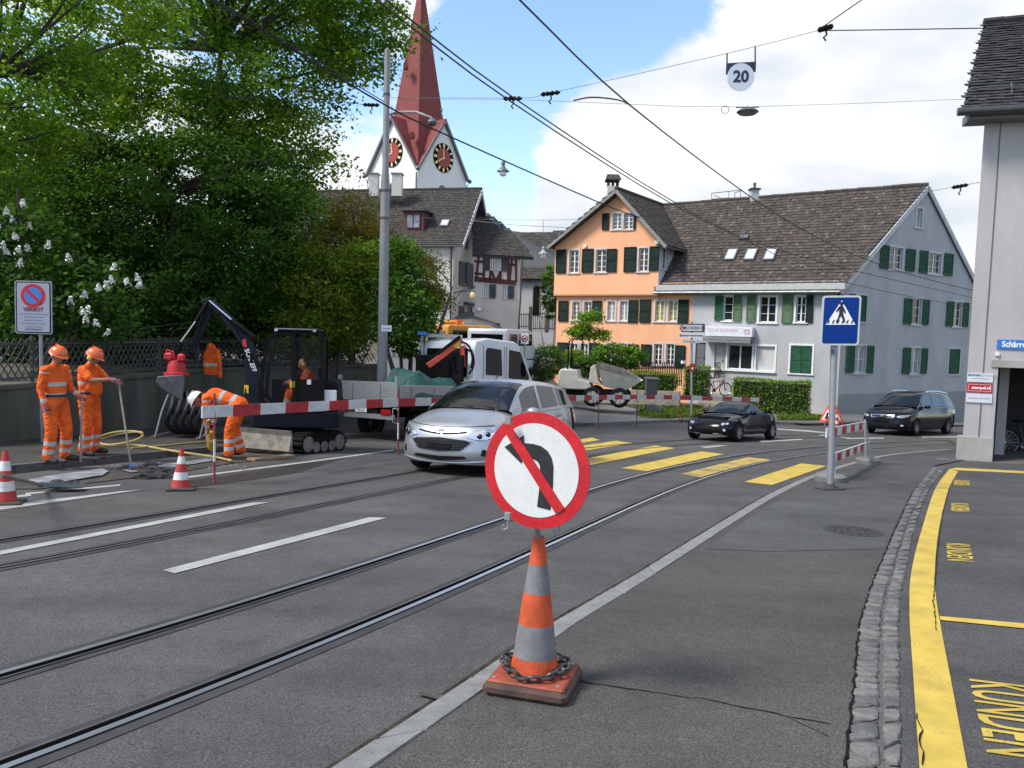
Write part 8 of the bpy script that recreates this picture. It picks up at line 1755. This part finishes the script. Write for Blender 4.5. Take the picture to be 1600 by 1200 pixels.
for x,y in ((.02,.02),(.02,TW - .02),(2.66,.02),(2.66,TW - .02)): mb = MB(); mb.box((x,y,1.28),(.08,.08,.72)); mb.build('stake',M_GALV,tk)
mb = MB(); mb.box((-.02,TW / 2,.62),(.08,TW * .96,.12)); bmp = mb.build('rear_bumper',M_GALV,tk)
for y in (.28,TW - .28): mb = MB(); mb.box((-.075,y,.74),(.04,.34,.14),bev=.01); mb.build('tail_lamp',M_RED,tk)
mb = MB(); mb.box((-.075,TW * .55,.78),(.015,.42,.15)); npl = mb.build('number_plate',M_PLATEN,tk); text_mesh('ZH',.085,frame_mat((-.084,TW * .55,.81),(0,-1,0),(0,0,1)),M_INK,'lettering',npl,world=False); text_mesh('106 648',.085,frame_mat((-.084,TW * .55,.745),(0,-1,0),(0,0,1)),M_INK,'lettering',npl,world=False)
mb = MB(); mb.lathe([(0,-.004),(.1,-.004),(.1,.004),(0,.004)],18,(-.078,TW * .83,.86),'X',caps=False); mb.build('round_marker',M_PW,tk)
for x in (1.0,5.2):
    for s,y in ((-1,.2),(1,TW - .2)): wheel(tk,(x,y,.38),.38,.34,s,M_RIMD,6)
for y in (.12,TW - .12): mb = MB(); mb.box((1.0,y,.82),(1.0,.3,.04)); mb.build('mudguard',M_MBLACK,tk)
# crew cab: side profile pushed across the width
cpz = [(3.02,.7),(3.02,2.5),(3.12,2.72),(3.6,2.82),(4.9,2.8),(5.25,2.66),(5.75,1.75),(6.0,1.5),(6.08,.95),(6.02,.55),(5.72,.52),(5.55,.8),(5.2,.9),(4.85,.8),(4.72,.55),(3.4,.55)]
mb = MB(); mb.prism(cpz,lambda p: (p[0],.02 + .06 * max(0,p[1] - 1.6),p[1]),lambda p: (p[0],TW - .02 - .06 * max(0,p[1] - 1.6),p[1])); cabt = mb.build('cab',M_TW,tk,bevel=.05)
def pane(poly,nm='side_window'):
    mb = MB(); mb.prism(poly,lambda p: (p[0],.02 + .06 * max(0,p[1] - 1.6) - .012,p[1]),lambda p: (p[0],.06 + .06 * max(0,p[1] - 1.6),p[1])); return mb.build(nm,M_CGLASS,cabt)
mb = MB(); mb.box((3.005,TW / 2,2.1),(.03,TW * .72,.8)); mb.build('rear_window',M_CGLASS,cabt)
pane([(3.55,1.78),(4.28,1.76),(4.25,2.52),(3.62,2.55),(3.55,2.45)]); pane([(4.62,1.72),(5.32,1.55),(5.55,1.62),(5.62,1.75),(5.18,2.5),(4.65,2.54)])
mb = MB(); mb.prism([(5.28,2.62),(5.77,1.73)],lambda p: (p[0] + .02,.2,p[1]),lambda p: (p[0] + .02,TW - .2,p[1])) if False else mb.add([(5.3,.16,2.58),(5.3,TW - .16,2.58),(5.79,TW - .14,1.74),(5.79,.14,1.74)],[(0,1,2,3)]); mb.build('windscreen',M_CGLASS,cabt,fix=False)
for x0,x1 in ((3.42,4.4),(4.5,5.6)):
    for a,b in (((x0,.8),(x0 + .02,2.62)),((x1,.85 if x1 < 5 else 1.45),(x1 + .0 if x1 < 5 else 5.2,2.6))):
        mb = MB(); mb.beam((a[0],.02 + .06 * max(0,a[1] - 1.6) - .004,a[1]),(b[0],.02 + .06 * max(0,b[1] - 1.6) - .004,b[1]),.014,.012,up=(0,1,0)); mb.build('door_seam',M_GUT,cabt)
for x in (4.3,4.62): mb = MB(); mb.box((x,-.0,1.5),(.14,.04,.05),bev=.01); mb.build('door_handle',M_MBLACK,cabt)
mb = MB(); mb.box((5.62,-.2,2.0),(.12,.16,.42),bev=.04); mb.tube([(5.5,.06,2.3),(5.6,-.16,2.3),(5.62,-.2,2.2)],.02,6); mb.build('wing_mirror',M_MBLACK,cabt)
M_ORSQ = mat('orange_reflex_square',(.75,.13,.02),.5)
for i,(x,z) in enumerate(((3.6,1.62),(3.8,1.5),(3.9,1.62),(3.72,1.38),(4.02,1.5) ,(3.52,1.46))):
    mb = MB(); mb.hexa([(x,.012,z - .06),(x + .14,.012,z - .09),(x + .14,.025,z - .09),(x,.025,z - .06),(x,.012,z + .06),(x + .14,.012,z + .03),(x + .14,.025,z + .03),(x,.025,z + .06)]); mb.build('reflex_square',M_ORSQ,cabt)
# crane behind the cab
mb = MB(); mb.box((2.8,TW * .54,1.62),(.12,TW * .84,1.36),bev=.03); mb.build('bulkhead',M_MBLACK,tk)
mb = MB(); mb.box((2.86,TW / 2,1.3),(.2,.5,.9)); mb.cyl((2.86,TW / 2,1.6),(2.86,TW / 2,2.4),.14,n=14); crn = mb.build('crane_column',M_MBLACK,tk)
M_CRR = mat('crane_red',(.6,.06,.025),.4,var=.15,vscale=5); wpx = lambda px,py,zc: T0.inverted() @ WP(px,py,zc)
a_,b_,c_ = wpx(668,572,21.3),wpx(722,532,21.6),wpx(725,574,21.6)
mb = MB(); mb.beam(a_,b_,.14,.16); mb.build('crane_boom',M_CRR,crn,bevel=.01); mb = MB(); mb.beam(b_ + Vector((0,0,-.15)),c_,.12,.13); mb.build('crane_arm',M_CRR,crn,bevel=.01)
mb = MB(); mb.beam(a_ + Vector((0,0,.12)),b_ + Vector((-.1,0,.1)),.1,.09); mb.build('crane_cylinder',M_MBLACK,crn); mb = MB(); q = a_.lerp(b_,.72); mb.beam(q + Vector((0,-.085,.02)),q.lerp(b_,.6) + Vector((0,-.085,.02)),.01,.1); mb.build('yellow_marking',M_MUFF,crn)
for pts_ in ([(728,545),(738,552),(740,570),(733,585)],[(722,534),(732,540),(738,556),(736,575)],[(715,545),(705,560),(712,580)]): mb = MB(); mb.tube(crom([wpx(x,y,21.4) for x,y in pts_],4),.03,6); mb.build('crane_hose',M_MBLACK,crn,smooth=True)
mb = MB(); mb.box(wpx(745,566,21.9),(.4,.4,1.0),bev=.1); mb.box(wpx(732,572,21.8),(.4,.5,.7),bev=.08); mb.build('crane_controls',M_MBLACK,crn)
mb = MB(); mb.beam(wpx(660,524,22.6),wpx(722,526,22.2),.08,.1)
for x in (660,684,706): mb.beam(wpx(x,524,22.5),wpx(x,580,22.5),.07,.07)
mb.build('ladder_rack',M_GALV,tk); mb = MB(); mb.box(wpx(660,521,22.4),(.3,.1,.1)); mb.build('blue_lamp',M_BLUE,tk)
# tarpaulin heap on the bed
tp_ = thing('tarpaulin',T0 @ Matrix.Translation((1.6,.6,1.0)),'crumpled dark green tarpaulin lying over the truck bed','tarpaulin'); nx,ny = 34,18; vs = []
for i in range(nx):
    for j in range(ny):
        u_,v_ = i / (nx - 1),j / (ny - 1); e = min(1,6 * min(u_,1 - u_)) * min(1,5 * min(v_,1 - v_)); z = .75 * e ** .5 * (1.0 - .45 * u_ + .1 * math.sin(9 * u_)) + .06 * math.sin(17 * u_ + 5 * v_) * e + .04 * math.sin(31 * v_ + 11 * u_) + random.uniform(-.012,.012); vs.append((-1.05 + 2.1 * u_ + .03 * math.sin(20 * v_),-.66 + 1.4 * v_ - .0,z + .05))
mb = MB(); mb.add(vs,[(i * ny + j,(i + 1) * ny + j,(i + 1) * ny + j + 1,i * ny + j + 1) for i in range(nx - 1) for j in range(ny - 1)]); mb.build('sheet',mat('tarp_green',(.012,.085,.07),.65,var=.3,vscale=6,bump=.6,bscale=14,bdist=.03),tp_,smooth=True,sharp=60)
# vehicles parked up the side street behind the truck
def boxvan(name,label,px,zc,ang,W,L,Hh,m,ytop,tall=True):
    g0 = WP(px,560,zc); t = thing(name,up_frame(Vector((g0.x,g0.y,WP(px,ytop,zc).z - Hh)),ang),label,'van' if tall else 'machine'); pr = [(-L / 2,.35),(-L / 2,Hh - .1),(-L / 2 + .1,Hh),(L * .18,Hh),(L * .3,Hh - .1),(L * .42,Hh * .58),(L / 2,Hh * .5),(L / 2,.35)]
    mb = MB(); mb.prism(pr,lambda p: (p[0],-W / 2,p[1]),lambda p: (p[0],W / 2,p[1])); b = mb.build('body',m,t,bevel=.06)
    for s in (-1,1):
        for x0,x1 in ((-L * .42,-L * .18),(-L * .14,L * .06),(L * .1,L * .3)): mb = MB(); mb.box(((x0 + x1) / 2,s * (W / 2 + .001),Hh * .78),(x1 - x0,.02,Hh * .24),bev=.008); mb.build('side_window',M_CGLASS,b)
    mb = MB(); mb.box((-L / 2 - .002,0,Hh * .76),(.02,W * .8,Hh * .26)); mb.build('rear_window',M_CGLASS,b)
    for x in (-L * .32,L * .32):
        for s in (-1,1): wheel(t,(x,s * (W / 2 - .12),.34),.34,.22,s,M_RIMD)
    return t,b
boxvan('parked_white_van','white van roof showing behind the works truck cab',787,37,math.atan2(.9,.3),1.9,4.8,2.3,M_TW,514)
mo,bo_ = boxvan('orange_works_vehicle','orange works machine showing above the truck crane',728,37.5,math.atan2(.6,.8),2.0,3.4,2.6,mat('machine_orange',(.62,.25,.02),.45,var=.15,vscale=5),508,False)
mb = MB(); iv = WM[mo.name].inverted(); mb.tube([iv @ WP(683,512,37),iv @ WP(690,504,37),iv @ WP(712,503,37),iv @ WP(724,507,37)],.1,8); mb.box(iv @ WP(686,514,37),(.5,.3,.35)); mb.build('folded_arm',MATS['machine_orange'],mo)
mb = MB(); mb.box(iv @ WP(716,503,37),(.3,.3,.2)); mb.build('beacon',M_ORSQ,mo)
# ---------------------------------------------------------------- site dumper
dp = WP(926,632,36.6); dz = WP(926,633,36.6).z; dA = R_(-12); D0 = up_frame(Vector((dp.x + .15,dp.y,dz)),dA); M_CRM = mat('cream_machine_paint',(.55,.53,.46),.5,var=.15,vscale=4)
dm_ = thing('site_dumper',D0,'cream site dumper with tipping skip standing on the gravel yard','dumper')
for x,r in ((-.1,.46),(1.15,.46)):
    for y,s in ((-.7,-1),(.7,1)): wheel(dm_,(x,y,r),r,.34,s,M_CRM,6)
mb = MB(); mb.box((-.1,0,.62),(2.6,.8,.3)); mb.build('chassis',M_MBLACK,dm_)
mb = MB(); mb.prism([(-1.75,.75),(-1.75,1.55),(-1.65,1.7),(-.85,1.68),(-.8,1.3),(-.3,1.1),(-.1,.75)],lambda p: (p[0],-.6,p[1]),lambda p: (p[0],.6,p[1])); mb.build('engine_cover',M_CRM,dm_,bevel=.06)
mb = MB(); mb.prism([(-.35,1.1),(-.25,1.85),(-.05,1.95),(.12,1.2),(.3,1.0)],lambda p: (p[0],-.45,p[1]),lambda p: (p[0],.45,p[1])); mb.build('front_cowl',M_CRM,dm_,bevel=.03)
mb = MB(); tp4 = [(.15,-.75,1.75),(2.15,-.6,1.28),(2.15,.6,1.28),(.15,.75,1.75)]; lo4 = [(.35,-.5,.95),(1.35,-.42,.75),(1.35,.42,.75),(.35,.5,.95)]; in4 = [(.22,-.68,1.74),(2.05,-.54,1.29),(2.05,.54,1.29),(.22,.68,1.74)]; ib4 = [(.4,-.44,1.02),(1.3,-.36,.84),(1.3,.36,.84),(.4,.44,1.02)]
mb.add(tp4 + lo4,[(0,1,5,4),(1,2,6,5),(2,3,7,6),(3,0,4,7),(7,6,5,4)],0); mb.add(in4 + ib4,[(4,5,1,0),(5,6,2,1),(6,7,3,2),(7,4,0,3),(4,5,6,7)],1); mb.add(tp4 + in4,[(0,1,5,4),(1,2,6,5),(2,3,7,6),(3,0,4,7)],0); mb.build('skip',[M_CRM,M_MUD],dm_,fix=False)
mb = MB(); bk4 = [(.15,-.75,1.75),(.15,.75,1.75),(.05,.75,2.05),(.05,-.75,2.05)]; mb.prism([0,1,2,3],lambda i: bk4[i],lambda i: (bk4[i][0] + .03,bk4[i][1],bk4[i][2])); 
for s in (-.72,.72): mb.add([(.12,s,1.74),(.05,s,2.04),(1.2,s * .95,1.78),(2.1,s * .85,1.32)],[(0,1,2,3)])
mb.build('skip_rim',M_MUD,dm_,fix=False)
mb = MB(); mb.tube([(-1.35,-.5,1.2),(-1.3,-.5,3.0),(-1.2,-.5,3.12),(-.75,-.5,3.12),(-.65,-.5,3.0),(-.7,-.5,2.6)],.035,8); mb.tube([(-1.35,.5,1.2),(-1.3,.5,3.0),(-1.2,.5,3.12),(-.75,.5,3.12)],.035,8); mb.cyl((-1.2,-.5,3.12),(-1.2,.5,3.12),.03,n=8); mb.build('roll_bar',M_MBLACK,dm_,smooth=True)
mb = MB(); mb.box((-1.0,0,1.78),(.45,.5,.14),bev=.04); mb.box((-1.22,0,2.05),(.12,.48,.5),bev=.04); mb.build('seat',M_MBLACK,dm_); mb = MB(); mb.tube([(-.45 + .16 * math.cos(q) * .5,.16 * math.sin(q),2.02 + .14 * math.cos(q)) for q in np.linspace(0,6.28,17)[:-1]],.018,6,closed=True); mb.cyl((-.45,0,2.02),(-.25,0,1.8),.025,n=8); mb.build('steering_wheel',M_MBLACK,dm_)
# ---------------------------------------------------------------- dug-up kerb, tools, hoses
def rubble(name,pts,smin,smax,label,m,seed=3,cat='rubble'):
    rr = random.Random(seed); base = sum((Vector(p) for p in pts),Vector()) / len(pts); t = thing(name,base,label,cat)
    for p in pts:
        s = rr.uniform(smin,smax); mb = MB(); vs = []; n = 7
        for j,(zz,k) in enumerate(((0,.85),(.35,1.0),(.75,.75))):
            for i in range(n): a = 6.283 * i / n + rr.uniform(-.25,.25); r = s * k * rr.uniform(.65,1.2); vs.append(Vector(p) + Vector((r * math.cos(a) * 1.25,r * math.sin(a),s * zz * rr.uniform(.55,1.0) - .01)))
        mb.add(vs,[tuple(range(14,21))] + [(j * n + i,j * n + (i + 1) % n,(j + 1) * n + (i + 1) % n,(j + 1) * n + i) for j in (0,1) for i in range(n)]); mb.build('lump',m,t,world=True,fix=False)
M_CHUNK = mat('broken_asphalt',(.03,.028,.027),.9,var=.5,vscale=14,bump=.8,bscale=40,bdist=.02); rr = random.Random(5)
rubble('asphalt_rubble',[GP(238 + rr.gauss(0,16),738 + rr.gauss(0,4)) for _ in range(36)],.05,.15,'heap of broken black asphalt behind the nearer cone',M_CHUNK)
rubble('asphalt_rubble',[GP(205 + rr.uniform(-26,20),736 + rr.gauss(0,3)) for _ in range(30)],.02,.07,'low spill of dark crumbs left of the asphalt heap',M_CHUNK,8)
rubble('stone_rubble',[GP(rr.uniform(150,390),716 + 18 * rr.random() + (390 - rr.uniform(150,390)) * .02) for _ in range(110)],.012,.04,'scattered small stones along the dug-up kerb',M_CONC,9)
tr_ = struct(sheet('kerb_trench',px_poly([(20,752),(160,738),(250,728),(350,716),(440,706),(455,714),(360,725),(265,741),(170,752),(60,765),(20,765)]),.012,mat('trench_soil',(.07,.06,.048),.95,col2=(.025,.022,.02),vscale=4,bump=.9,bscale=22,bdist=.04)))
sheet('gutter_slab',px_poly([(44,753),(75,747),(160,735),(170,739),(160,746),(110,754),(62,763)]),.035,mat('pale_wet_concrete',(.33,.36,.4),.5,col2=(.1,.1,.1),vscale=5,detail=7,bump=.5,bscale=20),tr_); sheet('gutter_slab',px_poly([(190,737),(262,727),(300,722),(330,718),(335,722),(268,733),(205,741)]),.03,MATS['pale_wet_concrete'],tr_)
def stick(name,a,b,r,label,m,cat,extra=None):
    t = thing(name,Vector(b),label,cat); mb = MB(); mb.cyl(a,b,r,n=8); mb.build('handle',m,t,smooth=True,world=True)
    if extra: extra(t)
M_WOODH = mat('worn_wood_handle',(.2,.17,.14),.8,var=.3,vscale=8)
def blade(c,d,w,L,m,nm='blade'):
    def f(t):
        d_ = Vector(d).normalized(); s = d_.cross(Vector((0,0,1))).normalized(); mb = MB(); mb.add([c + s * w / 2,c - s * w / 2,c - s * w / 2 * .9 + d_ * L,c + s * w / 2 * .9 + d_ * L,c + Vector((0,0,.03)),c + d_ * L * .5 - Vector((0,0,.02))],[(0,4,5,3),(4,1,2,5),(5,2,3)]); mb.build(nm,m,t,world=True,fix=False)
    return f
zs = (RC.T @ (np.array(p2) - CAM))[2]; sa = (up_frame(p2,aB) @ Vector((.53,0,1.26))); sb_ = GP(205,727,.03); stick('shovel',sa,sb_,.018,'shovel with blue-tipped blade held by the stout worker',M_WOODH,'shovel',blade(sb_,(.5,-.2,-.1),.1,.14,M_BLUE))
ha = up_frame(p,aA) @ Vector((.34,.16,1.0)); hb = GP(126,722,LKH); stick('scraper_pole',ha,hb,.017,'dark pole tool held by the worker nearest the left edge',M_GALV,'tool')
stick('shovel',GP(2,742,.62),GP(62,757,.1),.02,'shovel lying against the cone at the left picture edge',M_WOODH,'shovel',blade(GP(62,757,.09),(.9,.3,-.06),.3,.5,mat('shovel_blade',(.06,.09,.1),.5,.5,var=.4,vscale=8)))
rubble('tar_load',[GP(98 + rr.uniform(-20,24),755 + rr.uniform(-3,4),.06) for _ in range(40)],.02,.05,'dark asphalt load on the lying shovel blade',M_CHUNK,11)
M_HOSE = mat('yellow_hose',(.4,.3,.1),.6,var=.25,vscale=10)
def hose(pts,r,label,m=M_HOSE): mb = MB(); mb.tube(crom(pts,6),r,8); return tag(mb.build('air_hose',m,smooth=True,fix=False),label,'hose')
G = lambda x,y,h=.13: GP(x,y,h)
lp = [G(188,694) + Vector((.42 * math.cos(q),.3 * math.sin(q),.12 + .1 * math.sin(q * .9 + 1))) for q in np.linspace(.2,11.6,22)]
hose(lp + [G(225,697),G(260,703),G(320,712,.08),G(345,716,.05),G(362,720,.05)],.022,'yellow air hose coiled in a loop by the stout worker'); hose([G(205,700),G(250,697),G(300,692),G(350,689),G(420,690)],.02,'second yellow hose running along the pavement to the excavator')
# breaker
bp_ = GP(333,713,.02); bk_ = thing('road_breaker',bp_,'yellow pneumatic road breaker under the bending worker','breaker'); ta = up_frame(p3,aC) @ Vector((.46,0,.58)); d_ = (ta - bp_)
mb = MB(); M_BYEL = mat('breaker_yellow',(.55,.3,.02),.5,var=.3,vscale=9); mb.tube([bp_ + d_ * .2,bp_ + d_ * .3,bp_ + d_ * .55,bp_ + d_ * .85],[.05,.085,.09,.06],12); mb.build('housing',M_BYEL,bk_,smooth=True,world=True); mb = MB(); mb.cyl(bp_ - Vector((0,0,.03)),bp_ + d_ * .25,.02,n=8); mb.build('chisel',M_STEELP,bk_,world=True); mb = MB(); sd_ = Vector((0,1,0)); mb.tube([ta - sd_ * .2,ta,ta + sd_ * .2],.02,8); mb.build('handle',M_MBLACK,bk_,world=True)
# hose reel by the wall
rc_ = GP(297,684,LKH); rl_ = thing('hose_reel',rc_,'black hose reel in a steel frame against the concrete wall','reel'); c0 = rc_ + Vector((0,.2,.55)); M_HBL = mat('black_hose',(.016,.016,.017),.5)
for k in range(5):
    mb = MB(); mb.tube([c0 + Vector((-.36 + k * .17,0,0)) + Vector((.07 * math.sin(3 * q),.46 * math.cos(q),.46 * math.sin(q))) for q in np.linspace(0,6.283,25)[:-1]],.055,7,closed=True); mb.build('hose_coil',M_HBL,rl_,smooth=True,world=True)
for x in (-.5,.48):
    mb = MB(); mb.tube([rc_ + Vector((x - .1,-.4,.05)),rc_ + Vector((x,-.3,.6)),rc_ + Vector((x + .05,-.1,.95)),rc_ + Vector((x + .05,.4,1.0))],.022,7); mb.tube([rc_ + Vector((x - .15,-.45,.06)),rc_ + Vector((x - .1,.5,.06))],.022,7); mb.build('frame',M_GALV,rl_,smooth=True,world=True)
mb = MB(); mb.cyl(c0 + Vector((-.6,0,0)),c0 + Vector((.6,0,0)),.05,n=10); mb.build('axle',M_MBLACK,rl_,world=True)
rubble('tool_pile',[GP(150 + rr.uniform(-8,16),683 + rr.uniform(-2,2),LKH) for _ in range(14)],.06,.12,'dark tools heaped at the foot of the concrete wall',M_MBLACK,21,'tools')
pk = MB(); a,b = GP(392,718,.03),GP(455,712,.03); pk.beam(a,b,.22,.045); tag(pk.build('timber_plank',mat('raw_timber',(.3,.2,.12),.8,var=.3,vscale=5)),'short timber plank lying in front of the excavator track','plank')
# orange jacket on the fence
jc = WP(331,560,20.4); jk = thing('hung_jacket',jc,'orange hi-vis jacket hanging on the lattice fence','jacket'); vs = []; nu,nv_ = 7,12
for j in range(nv_):
    v = j / (nv_ - 1); w = .1 + .16 * min(1,v * 2.2) - .04 * v
    for i in range(nu): u_ = i / (nu - 1) * 2 - 1; vs.append(jc + Vector((u_ * w + .05 * v,-.05 - .06 * (1 - u_ * u_) + .025 * math.sin(5 * u_ + 3 * v),.42 - .85 * v - .06 * abs(u_) * (1 if v < .2 else 0))))
mb = MB()
for j in range(nv_ - 1):
    for i in range(nu - 1): mb.add([vs[j * nu + i],vs[j * nu + i + 1],vs[(j + 1) * nu + i + 1],vs[(j + 1) * nu + i]],[(0,1,2,3)],1 if j in (7,) else 0)
mb.build('jacket_body',[M_ORANGE,M_REFL],jk,smooth=True,world=True,fix=False)
mb = MB(); mb.tube([jc + Vector((.16,-.08,.25)),jc + Vector((.24,-.1,-.05)),jc + Vector((.27,-.1,-.5))],[.07,.06,.05],10); mb.build('sleeve',M_ORANGE,jk,smooth=True,world=True)
